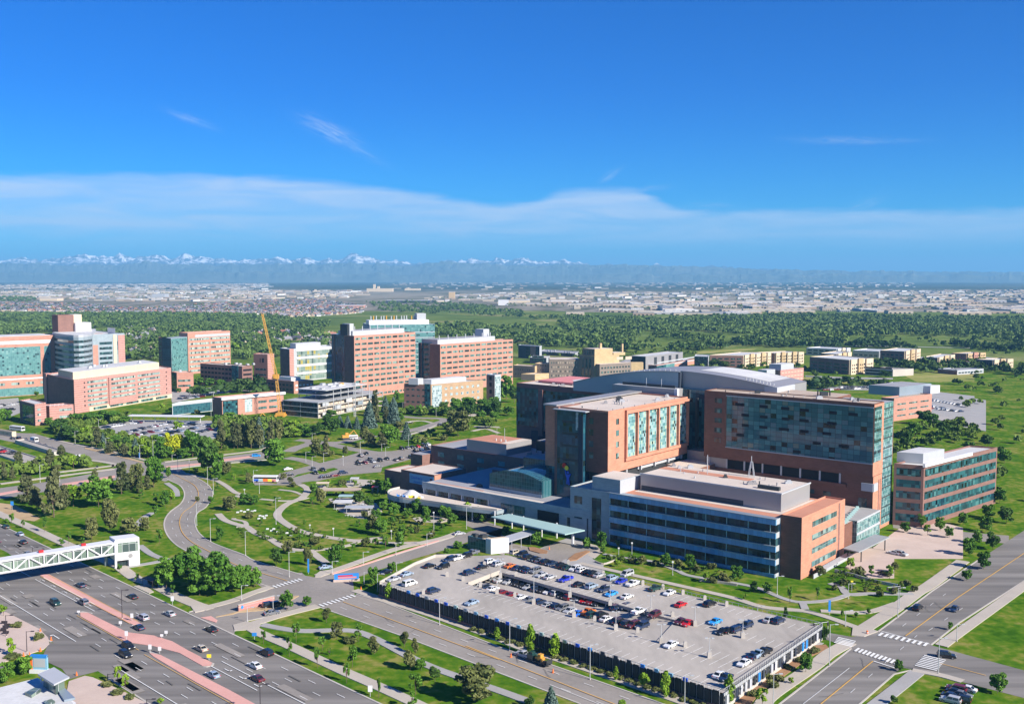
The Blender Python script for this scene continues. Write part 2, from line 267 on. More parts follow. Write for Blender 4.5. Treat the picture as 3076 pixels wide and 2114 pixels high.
# ------------------------------------------------------------------ camera, light, sky
cam=bpy.data.cameras.new('camera'); co=bpy.data.objects.new('camera',cam); COL.objects.link(co)
co.location=(0,0,CH); co.rotation_euler=(pi/2-TH,0,0); cam.sensor_width=36; cam.lens=36*FL/3076; cam.clip_end=200000; cam.clip_start=1
SC.camera=co
SUN_AZ=125.5; SUN_EL=31.0
sl=bpy.data.lights.new('sun','SUN'); so=bpy.data.objects.new('sun',sl); COL.objects.link(so)
sl.energy=4.8; sl.angle=radians(0.5); sl.color=(1.0,0.93,0.82)
so.rotation_euler=(pi/2-radians(SUN_EL),0,pi-radians(SUN_AZ)); so.location=(300,-200,400)
W=bpy.data.worlds.new('World'); SC.world=W; W.use_nodes=True
def build_world():
    nt=W.node_tree; nt.nodes.clear()
    out=N(nt,'ShaderNodeOutputWorld'); bg=N(nt,'ShaderNodeBackground'); bg.inputs['Strength'].default_value=0.072
    sky=N(nt,'ShaderNodeTexSky',sky_type='NISHITA'); sky.sun_disc=False; sky.sun_elevation=radians(SUN_EL); sky.sun_rotation=radians(SUN_AZ)
    sky.altitude=1600; sky.air_density=1.0; sky.dust_density=0.2; sky.ozone_density=4.0
    hs=N(nt,'ShaderNodeHueSaturation'); hs.inputs['Saturation'].default_value=1.5; L(nt,sky.outputs[0],hs.inputs['Color'])
    tint=N(nt,'ShaderNodeMix',data_type='RGBA',blend_type='MULTIPLY'); tint.inputs['Factor'].default_value=1.0; L(nt,hs.outputs[0],tint.inputs[6]); tint.inputs[7].default_value=(0.05,0.60,0.98,1)
    tc=N(nt,'ShaderNodeTexCoord'); sp=N(nt,'ShaderNodeSeparateXYZ'); L(nt,tc.outputs['Generated'],sp.inputs[0])
    def mth(op,a,b=None,c=None,clamp=False):
        n=N(nt,'ShaderNodeMath',operation=op); n.use_clamp=clamp
        for k,x in enumerate((a,b,c)):
            if x is None: continue
            if isinstance(x,(int,float)): n.inputs[k].default_value=x
            else: L(nt,x,n.inputs[k])
        return n.outputs[0]
    az=mth('ARCTAN2',sp.outputs['X'],sp.outputs['Y']); elv=sp.outputs['Z']
    def smooth(x,a,b):
        n=N(nt,'ShaderNodeMapRange'); n.interpolation_type='SMOOTHSTEP'; L(nt,x,n.inputs[0]); n.inputs[1].default_value=a; n.inputs[2].default_value=b; return n.outputs[0]
    def vec(a,b,c=0.0):
        n=N(nt,'ShaderNodeCombineXYZ')
        for k,x in enumerate((a,b,c)):
            if isinstance(x,(int,float)): n.inputs[k].default_value=x
            else: L(nt,x,n.inputs[k])
        return n.outputs[0]
    def noise(v,s,d=5,r=0.55,dist=0):
        n=N(nt,'ShaderNodeTexNoise'); L(nt,v,n.inputs['Vector']); n.inputs['Scale'].default_value=s; n.inputs['Detail'].default_value=d; n.inputs['Roughness'].default_value=r; n.inputs['Distortion'].default_value=dist; return n.outputs['Fac']
    # long veil of cloud above the mountains: its upper rim follows a curve over azimuth
    cv=N(nt,'ShaderNodeFloatCurve'); c=cv.mapping.curves[0]
    mr=N(nt,'ShaderNodeMapRange'); L(nt,az,mr.inputs[0]); mr.inputs[1].default_value=-0.5; mr.inputs[2].default_value=0.5; L(nt,mr.outputs[0],cv.inputs['Value'])
    for (u,v) in ((0,556),(330,541),(700,536),(900,541),(1120,560),(1260,577),(1480,606),(1590,602),(1700,568),(1880,563),(1960,590),(2080,632),(2350,632),(2700,640),(3076,640)):
        x=math.atan((u-1538)/FL)+0.5; y=math.atan((832-v)/FL)
        c.points.new(max(0,min(1,x)),y*8)
    c.points.remove(c.points[0]) if len(c.points)>15 else None
    cv.mapping.update()
    rim=mth('DIVIDE',cv.outputs[0],8.0)
    nz=noise(vec(mth('MULTIPLY',az,22.0),mth('MULTIPLY',elv,120.0)),1.0,6,0.6,0.4)
    rim=mth('ADD',rim,mth('MULTIPLY',mth('SUBTRACT',nz,0.5),0.010))
    below=mth('SUBTRACT',rim,elv)
    m1=smooth(below,-0.001,0.010)
    m1=mth('MULTIPLY',m1,smooth(elv,0.012,0.05))
    n3=noise(vec(mth('MULTIPLY',az,9.0),mth('MULTIPLY',elv,70.0),3.0),1.0,6,0.55,0.6)
    m1=mth('MULTIPLY',m1,mth('ADD',0.34,mth('MULTIPLY',smooth(n3,0.25,0.75),0.44)))
    # lone wisps
    def wisp(u,v,lu,lv,tilt,amp):
        a0=math.atan((u-1538)/FL); e0=math.atan((832-v)/FL)
        da=mth('SUBTRACT',az,a0); de=mth('SUBTRACT',elv,e0)
        x=mth('ADD',mth('MULTIPLY',da,cos(tilt)),mth('MULTIPLY',de,-sin(tilt))); y=mth('ADD',mth('MULTIPLY',da,sin(tilt)),mth('MULTIPLY',de,cos(tilt)))
        q=mth('ADD',mth('POWER',mth('ABSOLUTE',mth('DIVIDE',x,lu/FL)),2.0),mth('POWER',mth('ABSOLUTE',mth('DIVIDE',y,lv/FL)),2.0))
        g=mth('EXPONENT',mth('MULTIPLY',q,-1.0))
        nn=noise(vec(mth('MULTIPLY',x,60.0),mth('MULTIPLY',y,400.0),u*0.01),1.0,5,0.6,0.5)
        return mth('MULTIPLY',mth('MULTIPLY',g,smooth(nn,0.3,0.7)),amp)
    m=m1
    for w in ((1000,412,70,20,0.42,0.5),(1075,458,80,14,0.5,0.22),(590,392,55,10,0.3,0.28),(1830,535,32,9,-0.6,0.25),(2550,452,130,9,0.05,0.25),(2570,640,60,14,-0.4,0.25),(2120,628,70,10,0,0.2),(1930,578,60,8,-0.1,0.3)):
        m=mth('MAXIMUM',m,wisp(*w))
    mx=N(nt,'ShaderNodeMix',data_type='RGBA'); L(nt,m,mx.inputs['Factor']); L(nt,tint.outputs[2],mx.inputs[6]); mx.inputs[7].default_value=(5.4,6.0,7.1,1)
    L(nt,mx.outputs[2],bg.inputs['Color']); L(nt,bg.outputs[0],out.inputs['Surface'])
build_world()
SC.view_settings.view_transform='Standard'; SC.view_settings.look='None'; SC.view_settings.gamma=1; SC.view_settings.exposure=1.0
SC.render.engine='CYCLES'; cy=SC.cycles
cy.max_bounces=5; cy.diffuse_bounces=2; cy.glossy_bounces=3; cy.transmission_bounces=2; cy.volume_bounces=0; cy.transparent_max_bounces=4
cy.use_denoising=True; cy.caustics_reflective=False; cy.caustics_refractive=False
try: cy.denoiser='OPENIMAGEDENOISE'
except Exception: pass
# ------------------------------------------------------------------ ground, roads, paths
def ground_mat():
    m,nt,b=node_mat('ground'); b.inputs['Roughness'].default_value=0.95; b.inputs['Specular IOR Level'].default_value=0.0
    g=N(nt,'ShaderNodeNewGeometry'); sp=N(nt,'ShaderNodeSeparateXYZ'); L(nt,g.outputs['Position'],sp.inputs[0])
    def noise(s,d=5,st=None):
        n=N(nt,'ShaderNodeTexNoise'); n.inputs['Scale'].default_value=s; n.inputs['Detail'].default_value=d
        if st:
            mp=N(nt,'ShaderNodeMapping'); mp.inputs['Scale'].default_value=st; L(nt,g.outputs['Position'],mp.inputs['Vector']); L(nt,mp.outputs['Vector'],n.inputs['Vector'])
        else: L(nt,g.outputs['Position'],n.inputs['Vector'])
        return n.outputs['Fac']
    def ramp(f,st):
        cr=N(nt,'ShaderNodeValToRGB'); el=cr.color_ramp.elements
        while len(el)<len(st): el.new(0.5)
        for e,(p,c) in zip(el,st): e.position=p; e.color=(*c,1)
        L(nt,f,cr.inputs['Fac']); return cr.outputs['Color']
    def mix(f,a,bb):
        x=N(nt,'ShaderNodeMix',data_type='RGBA'); L(nt,f,x.inputs['Factor']); L(nt,a,x.inputs[6]); L(nt,bb,x.inputs[7]); return x.outputs[2]
    def band(y0,y1):
        n=N(nt,'ShaderNodeMapRange'); L(nt,yw,n.inputs[0]); n.inputs[1].default_value=y0; n.inputs[2].default_value=y1; return n.outputs[0]
    ad=N(nt,'ShaderNodeMath',operation='MULTIPLY_ADD'); L(nt,noise(0.002,4),ad.inputs[0]); ad.inputs[1].default_value=900; L(nt,sp.outputs['Y'],ad.inputs[2]); 
    sb=N(nt,'ShaderNodeMath',operation='SUBTRACT'); L(nt,ad.outputs[0],sb.inputs[0]); sb.inputs[1].default_value=450; yw=sb.outputs[0]
    nb=noise(0.06,8); nf=noise(0.35,6)
    mxf=N(nt,'ShaderNodeMix',data_type='FLOAT'); mxf.inputs['Factor'].default_value=0.5; L(nt,nb,mxf.inputs[2]); L(nt,nf,mxf.inputs[3])
    lawn=ramp(mxf.outputs[0],[(0.36,(0.032,0.098,0.006)),(0.44,(0.058,0.14,0.008)),(0.50,(0.09,0.165,0.012)),(0.55,(0.145,0.185,0.025)),(0.63,(0.24,0.22,0.065))])
    mead=ramp(noise(0.006,6),[(0.35,(0.07,0.115,0.025)),(0.55,(0.13,0.18,0.04)),(0.7,(0.26,0.24,0.11))])
    town=ramp(noise(0.012,6,(1,0.35,1)),[(0.35,(0.09,0.10,0.06)),(0.5,(0.20,0.18,0.14)),(0.62,(0.27,0.24,0.2)),(0.75,(0.13,0.14,0.08))])
    indu=ramp(noise(0.004,6,(1,0.3,1)),[(0.32,(0.08,0.09,0.05)),(0.47,(0.22,0.20,0.15)),(0.6,(0.28,0.25,0.2)),(0.72,(0.14,0.15,0.09))])
    far=ramp(noise(0.0012,6,(1,0.2,1)),[(0.35,(0.04,0.055,0.035)),(0.55,(0.075,0.085,0.055)),(0.7,(0.15,0.14,0.10))])
    c=mix(band(1050,1250),lawn,mead); c=mix(band(2850,2950),c,town); c=mix(band(4000,4600),c,indu); c=mix(band(6200,8200),c,far)
    L(nt,c,b.inputs['Base Color']); return m
MATS['ground']=ground_mat()
plain('asphalt_patch',(0.125,0.118,0.11),0.9,0,0.1,1.0)
MATS['meadow_dry']=ramp_noise('meadow_dry',[(0.35,(0.15,0.20,0.03)),(0.5,(0.26,0.26,0.06)),(0.65,(0.36,0.31,0.12))],0.02,6,0.95,0.15)
mb=MB()
xs=[-45000,-6000,-1500,-500,0,500,1500,6000,45000]; ys=[-600,200,600,1500,4000,12000,60000]
for i in range(len(xs)-1):
    for j in range(len(ys)-1): mb.quad([(xs[i],ys[j],0),(xs[i+1],ys[j],0),(xs[i+1],ys[j+1],0),(xs[i],ys[j+1],0)])
struct('ground',mb,'ground')
LAY=[0]
def lay():
    LAY[0]+=1; return LAY[0]*0.0012
def flat(name,mat,z,pts,kerb=0.0):
    mb=MB(); q=[P(*p) for p in pts]; e=lay(); z+=e; kerb=kerb+e if kerb else 0
    if kerb: mb.prism([(p[0],p[1]) for p in q],0,kerb)
    else: mb.quad([(p[0],p[1],z) for p in q])
    return struct(name,mb,mat)
def smooth_line(pts,k=6):
    P0=[np.array(p[:2],float) for p in pts]
    if len(P0)<3: return P0
    out=[]; E=[2*P0[0]-P0[1]]+P0+[2*P0[-1]-P0[-2]]
    for i in range(1,len(E)-2):
        for t in range(k):
            t/=k; a,b,c,d=E[i-1],E[i],E[i+1],E[i+2]
            out.append(0.5*((2*b)+(c-a)*t+(2*a-5*b+4*c-d)*t*t+(3*b-a-3*c+d)*t**3))
    out.append(P0[-1]); return out
def ribbon_mb(pts,w,z,h=0.0,mb=None,off=0.0):
    mb=mb or MB(); n=len(pts); Lf=[];Rt=[]
    for i in range(n):
        d=pts[min(i+1,n-1)]-pts[max(i-1,0)]; d=d/ (np.hypot(*d)+1e-9); nn=np.array([-d[1],d[0]])
        ww=w[i] if hasattr(w,'__len__') else w
        Lf.append(pts[i]+nn*(ww/2+off)); Rt.append(pts[i]-nn*(ww/2-off))
    for i in range(n-1):
        if h: 
            mb.quad([(*Lf[i],h),(*Rt[i],h),(*Rt[i+1],h),(*Lf[i+1],h)]); mb.quad([(*Lf[i],0),(*Lf[i],h),(*Lf[i+1],h),(*Lf[i+1],0)]); mb.quad([(*Rt[i],0),(*Rt[i],h),(*Rt[i+1],h),(*Rt[i+1],0)])
        else: mb.quad([(*Lf[i],z),(*Rt[i],z),(*Rt[i+1],z),(*Lf[i+1],z)])
    return mb
def ribbon(name,mat,pts,w,z=0.0,h=0.0,k=6):
    e=lay(); return struct(name,ribbon_mb(smooth_line([P(*p) for p in pts],k),w,z+e,h+e if h else 0),mat)
def dashes(line,on,off,w,z,mb,start=0.0):
    """painted dashes following a line of ground points"""
    acc=-start
    for a,b in zip(line[:-1],line[1:]):
        l=np.hypot(*(b-a)); d=(b-a)/(l+1e-9); n=np.array([-d[1],d[0]])*w/2; s=0
        while s<l:
            ph=acc%(on+off)
            if acc<0: st=min(l-s,-acc); 
            elif ph<on:
                st=min(on-ph,l-s); p=a+d*s; q=a+d*(s+st); mb.quad([(*(p+n),z),(*(p-n),z),(*(q-n),z),(*(q+n),z)])
            else: st=min(on+off-ph,l-s)
            st=max(st,1e-4); s+=st; acc+=st
# ---- the highway, in its own along/across frame
H1=pdir(134.4); H2=np.array([-H1[1],H1[0]]); HO=P('i',1640,790)[:2]
def hw(s,t): return HO+s*H1+t*H2
def hquad(mb,s0,s1,t0,t1,z): mb.quad([(*hw(s0,t0),z),(*hw(s1,t0),z),(*hw(s1,t1),z),(*hw(s0,t1),z)])
mb=MB(); 
for s in range(-420,220,20): hquad(mb,s,s+20,-38.6,-1.0,0.02)
struct('highway',mb,'asphalt_dark')
mk=MB()
for t in (-4.7,-8.2): dashes([hw(-420,t),hw(220,t)],3.2,8.8,0.16,0.2,mk,2*abs(t))
for t in (-28.0,-31.0): dashes([hw(-420,t),hw(220,t)],3.2,8.8,0.16,0.2,mk,abs(t))
dashes([hw(-130,-11.6),hw(20,-11.6)],3.2,8.8,0.16,0.2,mk); dashes([hw(40,-11.6),hw(220,-11.6)],3.2,8.8,0.16,0.2,mk)
for a,b,t in ((-57.7,1.5,-34.0),(-420,-80,-34.0),(30,220,-34.4),(-66,-20,-19.6),(-150,-70,-19.6),(43,220,-13.4),(44,66,-17.0),(-66,-26,-16.9)):
    hquad(mk,a,b,t-0.11,t+0.11,0.2)
for s in range(-64,-26,9):                      # turn-lane arrows
    hquad(mk,s,s+2.6,-18.4,-18.15,0.2); hquad(mk,s,s+0.35,-19.0,-18.15,0.2)
for s in (48,55,62):
    hquad(mk,s,s+2.6,-15.6,-15.35,0.2); hquad(mk,s+2.2,s+2.6,-15.6,-14.7,0.2)
hquad(mk,-8,-4,-36.5,-36.2,0.2); hquad(mk,-8.5,-7.9,-37.2,-36.2,0.2)
struct('lane_marking',mk,'marking_white')
yl=MB()
for a,b,t in ((-68,-2,-17.1),(-68,-2,-14.6),(-20,20,-24.9),(24,150,-25.3)): hquad(yl,a,b,t-0.09,t+0.09,0.2)
struct('lane_marking',yl,'marking_yellow')
flat('median','median_pink',0,[('i',340,470),('i',430,468),('i',720,622),('i',1180,868),('i',1235,898),('i',1160,906),('i',1050,858),('i',560,596)],0.14)
flat('median','median_pink',0,[('i',700,800),('i',765,800),('i',1110,972),('i',1340,1000),('i',1500,1050),('i',1640,1130),('i',1850,1238),('i',1835,1265),('i',1760,1262),('i',1560,1150),('i',1330,1090),('i',1130,1060),('i',1080,1046),('i',700,832)],0.14)
flat('median','median_pink',0,[('i',1300,1150),('i',1400,1170),('i',2000,1475),('i',2200,1585),('i',2420,1700),('i',2200,1710),('i',2000,1565),('i',1700,1402),('i',1340,1185)],0.14)
flat('median','concrete',0,[('i',692,796),('i',720,790),('i',800,803),('i',812,818),('i',765,799),('i',699,799)],0.16)
flat('median','concrete',0,[('i',1292,1146),('i',1310,1138),('i',1345,1152),('i',1399,1169),('i',1302,1149)],0.16)
flat('median','concrete',0,[('i',1852,1239),('i',1868,1243),('i',1858,1262),('i',1800,1275),('i',1770,1272),('i',1836,1266)],0.16)
# left part of highway beyond the bridge has a planted median
flat('median','ground',0,[('i',-500,-100),('i',-100,200),('i',60,275),('i',118,316),('i',0,330),('i',-500,80)],0.14)
# ---- other carriageways
def road(pts,z=0.012,mat='asphalt',name='road'): return flat(name,mat,z,pts)
road([('i',1645,795),('i',2050,690),('i',2321,610),('j',200,540),('j',335,470),('j',600,450),('j',760,600),('j',740,742),('j',560,760),('j',130,872),('j',30,905),('j',14,960),('i',2040,1005)],0.024)
# crossing with the road past the garage
road([('j',190,530),('j',230,400),('j',560,462),('j',700,490),('j',870,462),('j',1040,500),('j',1060,640),('j',1000,690),('j',760,752),('j',600,740),('j',330,578)],0.016)
road([('j',755,752),('j',1075,640),('j',1320,712),('j',1700,860),('j',2321,1098),('k',0,1000),('k',700,1240),('k',1150,1395),('k',1850,1640),('k',2500,1870),('k',1500,1800),('k',1000,1596),('k',0,1215),('j',2321,1325),('j',1500,1010)],0.012)
outer=[('e',1400,800),('e',1480,850),('e',1570,895),('e',1608,965),('e',1580,1045),('e',1480,1125),('e',1432,1210),('e',1450,1310),('e',1530,1405),('e',1660,1485),('j',-100,455),('j',120,515),('j',340,580)]
inner=[('e',1590,775),('e',1720,830),('e',1825,900),('e',1852,985),('e',1795,1080),('e',1722,1130),('e',1698,1200),('e',1722,1290),('e',1800,1362),('e',1905,1415),('e',2120,1495),('j',200,350),('j',600,470)]
A=smooth_line([P(*p) for p in outer],6); B=smooth_line([P(*p) for p in inner],6)
mb=MB()
for k in range(len(A)-1): mb.quad([(*A[k],0.014),(*A[k+1],0.014),(*B[k+1],0.014),(*B[k],0.014)])
struct('road',mb,'asphalt')
ym=MB(); wm=MB(); mid=[(a*0.5+b*0.5) for a,b in zip(A,B)]
dashes(mid,500,0.1,0.28,0.2,ym)
for f in (0.25,0.75): dashes([a*(1-f)+b*f for a,b in zip(A,B)],3,9,0.15,0.2,wm)
kb=MB()
ribbon_mb(A,0.5,0,0.13,kb); ribbon_mb(B,0.5,0,0.13,kb); struct('kerb',kb,'concrete')
road([('e',-600,1080),('e',-600,1000),('e',0,915),('e',400,862),('e',800,790),('e',1000,742),('e',1420,690),('e',1750,668),('e',2280,598),('f',330,590),('f',330,640),('e',2321,658),('e',1760,712),('e',1420,775),('e',1260,805),('e',700,895),('e',0,1012)],0.018)
road([('e',-500,300),('e',60,432),('e',300,440),('e',500,500),('e',900,590),('e',1280,690),('e',1420,700),('e',1420,780),('e',1200,775),('e',900,690),('e',480,575),('e',60,505),('e',-500,380)],0.022)
road([('e',1180,770),('e',1300,700),('e',1500,690),('e',1620,780),('e',1440,860),('e',1280,800)],0.026)
flat('median','median_pink',0,[('e',1440,727),('e',1740,700),('e',1760,697),('e',1740,712),('e',1450,742)],0.14)
flat('median','median_pink',0,[('e',1945,665),('e',2240,630),('e',2250,638),('e',1950,682)],0.14)
flat('median','median_pink',0,[('e',540,880),('e',800,838),('e',1000,806),('e',1005,822),('e',760,868),('e',545,894)],0.14)
flat('median','median_pink',0,[('e',-300,1000),('e',0,960),('e',170,930),('e',180,945),('e',0,978),('e',-300,1018)],0.14)
flat('meadow','meadow_dry',0.012,[('d',930,1255),('d',1250,1272),('d',1620,1285),('d',1580,1305),('d',1200,1310),('d',1000,1300),('d',860,1330),('d',800,1345),('d',840,1290)])
flat('meadow','meadow_dry',0.012,[('d',1750,1220),('d',2100,1200),('d',2400,1230),('d',2400,1290),('d',1900,1300)])
flat('meadow','meadow_dry',0.012,[('c',1960,1035),('d',100,1020),('d',500,1005),('d',480,1020),('d',60,1050),('c',2000,1055)])
flat('parking_lot','paving_grey',0.016,[('d',1900,1080),('d',2300,1060),('d',2600,1090),('d',2500,1130),('d',2000,1130)])
flat('road','paving_grey',0.016,[('d',1330,980),('d',1700,985),('d',2400,1000),('d',2400,1004),('d',1700,990),('d',1330,985)])
flat('road','asphalt',0.016,[('h',1690,1210),('h',2100,1280),('h',2700,1330),('h',2700,1400),('h',2050,1340),('h',1690,1260)])
flat('median','soil',0,[('e',740,562),('e',980,608),('e',1250,690),('e',1240,698),('e',950,625),('e',740,575)],0.14)
# streets at the right-hand corner
C1=pdir(40.0); C2=np.array([C1[1],-C1[0]])
road([('l',690,1605),('l',1325,1112),('l',1560,965),('l',2030,612),('l',2450,330),('l',2900,40),('l',3000,440),('l',2500,730),('l',2263,890),('l',2020,1082),('l',1700,1335),('l',1390,1605),('l',1200,1800),('l',420,1800)],0.014,'asphalt_c')
road([('l',1060,960),('l',1150,978),('l',1330,1010),('l',1600,965),('l',2020,1082),('l',2263,1148),('l',2900,1320),('l',2900,1560),('l',2263,1395),('l',1850,1290),('l',1700,1270),('l',1310,1110),('l',1220,1070),('l',1110,1035)],0.018,'asphalt_c')
def line2(p,q,w,mb,z=0.2,on=500,off=0.1): dashes([P(*p)[:2],P(*q)[:2]],on,off,w,z,mb)
line2(('l',1060,1600),('l',1515,1225),0.3,ym); line2(('l',1800,1005),('l',2263,665),0.3,ym); line2(('l',2263,665),('l',2900,240),0.3,ym)
line2(('l',2100,1245),('l',2500,1350),0.25,ym)
line2(('l',905,1600),('l',1310,1285),0.15,wm); line2(('l',1520,1225),('l',1705,1285),0.4,wm); line2(('l',1320,1500),('l',1900,1000),0.13,wm,0.2,3,9)
line2(('l',1640,1020),('l',2200,600),0.13,wm,0.2,3,9); line2(('l',2000,960),('l',2300,760),0.13,wm,0.2,3,9)
line2(('l',1590,965),('l',2010,1078),0.3,wm)
def zebra(p,q,n,wid,depth_dir,mb):
    a=P(*p)[:2]; b=P(*q)[:2]; d=(b-a)/np.hypot(*(b-a)); e=np.array(depth_dir); 
    for k in range(n):
        c=a+(b-a)*(k+0.5)/n; u=d*wid/2; mb.quad([(*(c-u-e/2),0.205),(*(c+u-e/2),0.205),(*(c+u+e/2),0.205),(*(c-u+e/2),0.205)])
zebra(('l',1560,985),('l',2000,1085),9,0.75,C1*3.0,wm); zebra(('l',1360,1120),('l',1740,1245),11,0.7,C1*3.0,wm)
zebra(('l',1290,1030),('l',1250,1085),5,0.6,C2*5.0,wm); zebra(('l',2060,1190),('l',1970,1290),8,0.6,C2*5.5,wm)
zebra(('j',350,580),('j',600,510),8,0.7,H2*0+pdir(135)*2.6,wm); zebra(('j',755,745),('j',1060,650),9,0.7,pdir(135)*2.6,wm)
line2(('j',960,708),('j',2321,1212),0.28,ym); line2(('k',0,1092),('k',1400,1640),0.28,ym)
for f in (0.26,0.74):
    a=P('j',755,752)[:2]*(1-f)+P('j',1075,640)[:2]*f; b=P('k',0,1215)[:2]*(1-f)+P('k',0,1000)[:2]*f; c=P('k',1000,1596)[:2]*(1-f)+P('k',1730,1600)[:2]*f
    dashes([a,b,c+(c-b)*0.3],3,8,0.15,0.2,wm,4+f*6)
line2(('k',730,1430),('k',1160,1600),0.15,wm)
for (r,x,y) in (('e',1750,855),('e',1780,950),('e',1700,1035),('e',1530,1330)): pass
struct('lane_marking',wm,'marking_white'); struct('lane_marking',ym,'marking_yellow')
rc=random.Random(4); ck=MB()
for (r,x0,y0,x1,y1,n) in (('j',900,760,2200,1240,3),('k',100,1080,1200,1500,3),('e',1450,1000,1680,1350,2),('l',900,1560,1500,1160,2),('l',1500,1000,2100,700,2)):
    for k in range(n):
        t=rc.random(); p=P(r,x0+(x1-x0)*t,y0+(y1-y0)*t)[:2]+np.array([rc.uniform(-5,5),rc.uniform(-4,4)]); q=[p]; a=rc.uniform(0,6.28)
        for s in range(5): a+=rc.uniform(-.25,.25); q.append(q[-1]+np.array([cos(a),sin(a)])*rc.uniform(.8,2))
        ribbon_mb(q,0.12,0.19,0,ck)
for k in range(36):
    s=rc.uniform(-120,90); t=rc.choice((-2.8,-6.4,-9.9,-26.5,-29.5,-32.4)); ribbon_mb([hw(s,t),hw(s+rc.uniform(1,7),t+rc.uniform(-.2,.2))],rc.uniform(.15,.5),0.19,0,ck)
struct('tar_seam',ck,'asphalt_patch')
pm=MB()
for k in range(26):
    s=rc.uniform(-120,90); t=rc.choice((-3,-6.5,-10,-26.5,-29.5,-32.5,-36)); a,b=hw(s,t-1.4),hw(s+rc.uniform(3,14),t-1.4); ribbon_mb([a,b],rc.uniform(1.5,2.8),0.17,0,pm)
struct('road_patch',pm,'asphalt')
# ---- hospital drive, lots and forecourts
road([('j',855,470),('j',1150,385),('j',1430,292),('j',1790,180),('j',1925,140),('f',2080,1290),('f',2180,1270),('f',2321,1300),('k',400,190),('k',330,300),('k',0,210),('j',2080,170),('j',1920,232),('j',1570,332),('j',1250,432),('j',1045,505)],0.02)
flat('road','asphalt',0.024,[('k',330,60),('k',0,-60),('k',0,40),('k',200,120),('k',420,200),('k',640,250),('k',790,180),('k',1020,222),('k',1140,262),('k',960,300),('k',850,340),('k',790,390),('k',560,330),('k',330,280),('k',280,200),('k',100,130)])
flat('pavement','paving_grey',0.014,[('k',560,330),('k',790,395),('k',1190,470),('k',1200,380),('k',1100,330),('k',1180,260),('k',1100,205),('k',1000,170),('k',880,150),('k',800,180),('k',640,240)])
flat('pavement','pavement',0.02,[('k',1010,180),('k',1140,215),('k',1190,270),('k',1120,330),('k',1060,300),('k',1080,250),('k',1000,215)])
flat('planting_bed','mulch',0,[('k',545,232),('k',600,235),('k',710,265),('k',705,285),('k',640,285),('k',555,262)],0.3)
flat('planting_bed','mulch',0,[('k',885,340),('k',950,290),('k',1050,262),('k',1080,270),('k',1030,300),('k',960,345),('k',900,352)],0.3)
flat('parking_lot','asphalt',0.016,[('f',380,880),('f',400,790),('f',690,715),('f',930,655),('f',1100,605),('f',1430,592),('f',1725,528),('f',1740,600),('f',1640,640),('f',1400,705),('f',1300,735),('f',1290,775),('f',960,805),('f',700,862),('f',540,890),('f',190,890),('f',170,850)])
flat('planting_bed','ground',0,[('f',740,765),('f',880,740),('f',915,752),('f',800,790),('f',700,795)],0.12)
flat('planting_bed','ground',0,[('f',560,800),('f',690,770),('f',680,785),('f',520,825)],0.12)
flat('planting_bed','ground',0,[('f',590,870),('f',700,855),('f',745,860),('f',640,885)],0.12)
ribbon('road','asphalt',[('f',480,600),('f',560,562),('f',640,540),('f',690,515),('f',620,500),('f',560,495)],8,0.016)
ribbon('road','asphalt',[('f',620,500),('f',800,520),('f',960,515),('f',1100,480),('f',1240,460)],8,0.017)
ribbon('road','asphalt',[('f',780,520),('f',920,550),('f',1060,580),('f',1300,612),('f',1500,590)],8,0.018)
ribbon('road','asphalt',[('f',470,650),('f',600,672),('f',730,712)],7,0.018)
ribbon('road','asphalt',[('f',1480,430),('f',1640,395),('f',1790,350),('f',1950,300)],9,0.018)
ribbon('road','asphalt',[('f',1460,290),('f',1620,305),('f',1800,310),('f',1860,330)],7,0.018)
ribbon('path','pavement',[('f',1440,470),('f',1640,420),('f',1830,345)],3,0,0.08); ribbon('path','pavement',[('f',2060,290),('f',2180,250),('f',2321,215)],6,0,0.08)
ribbon('path','pavement',[('f',1500,340),('f',1640,330),('f',1740,350)],3,0,0.08); ribbon('path','pavement',[('f',2100,380),('f',2321,385)],4,0,0.08)
ribbon('path','pavement',[('f',2080,420),('f',2200,400),('f',2321,440)],3,0,0.08)
flat('parking_lot','paving_grey',0.016,[('e',860,380),('e',1100,320),('e',1880,330),('e',1920,470),('e',1750,520),('e',1400,520),('e',1040,470),('e',870,410)])
flat('parking_lot','paving_grey',0.016,[('e',-200,160),('e',160,130),('e',180,260),('e',0,330),('e',-200,330)])
flat('parking_lot','paving_grey',0.016,[('a',1480,1385),('a',1900,1340),('b',200,1350),('b',160,1375),('a',1900,1400),('a',1500,1480)])
flat('parking_lot','paving_grey',0.016,[('d',960,1365),('d',1250,1330),('d',1600,1330),('d',2400,1420),('d',2400,1600),('d',2000,1500),('d',1560,1370)])
flat('parking_lot','paving_grey',0.016,[('h',1690,200),('h',2100,90),('h',2500,150),('h',2500,420),('h',2000,330)])
flat('road','paving_grey',0.016,[('d',920,1240),('d',1250,1255),('d',1690,1262),('d',1690,1275),('d',1250,1270),('d',930,1252)])
flat('road','paving_grey',0.016,[('c',1300,1135),('c',1420,1090),('d',-60,1100),('d',90,1090),('d',90,1110),('c',1440,1140)])
flat('meadow','soil',0.012,[('e',0,1045),('e',120,1060),('e',350,1180),('e',300,1205),('e',170,1190),('e',-60,1090),('e',-200,1040)])
flat('meadow','soil',0.013,[('j',345,775),('j',40,800),('j',0,815),('i',1880,840),('i',2080,790),('j',345,725),('j',540,655),('j',575,655),('j',420,745)],0.13)
flat('median','median_pink',0,[('i',1745,845),('i',1840,832),('i',1895,868),('i',1880,888)],0.12)
flat('planting_bed','mulch',0,[('l',330,1530),('l',960,1090),('l',1105,1080),('l',1130,1110),('l',980,1180),('l',800,1310),('l',560,1480),('l',480,1560),('l',420,1640),('l',300,1640)],0.1)
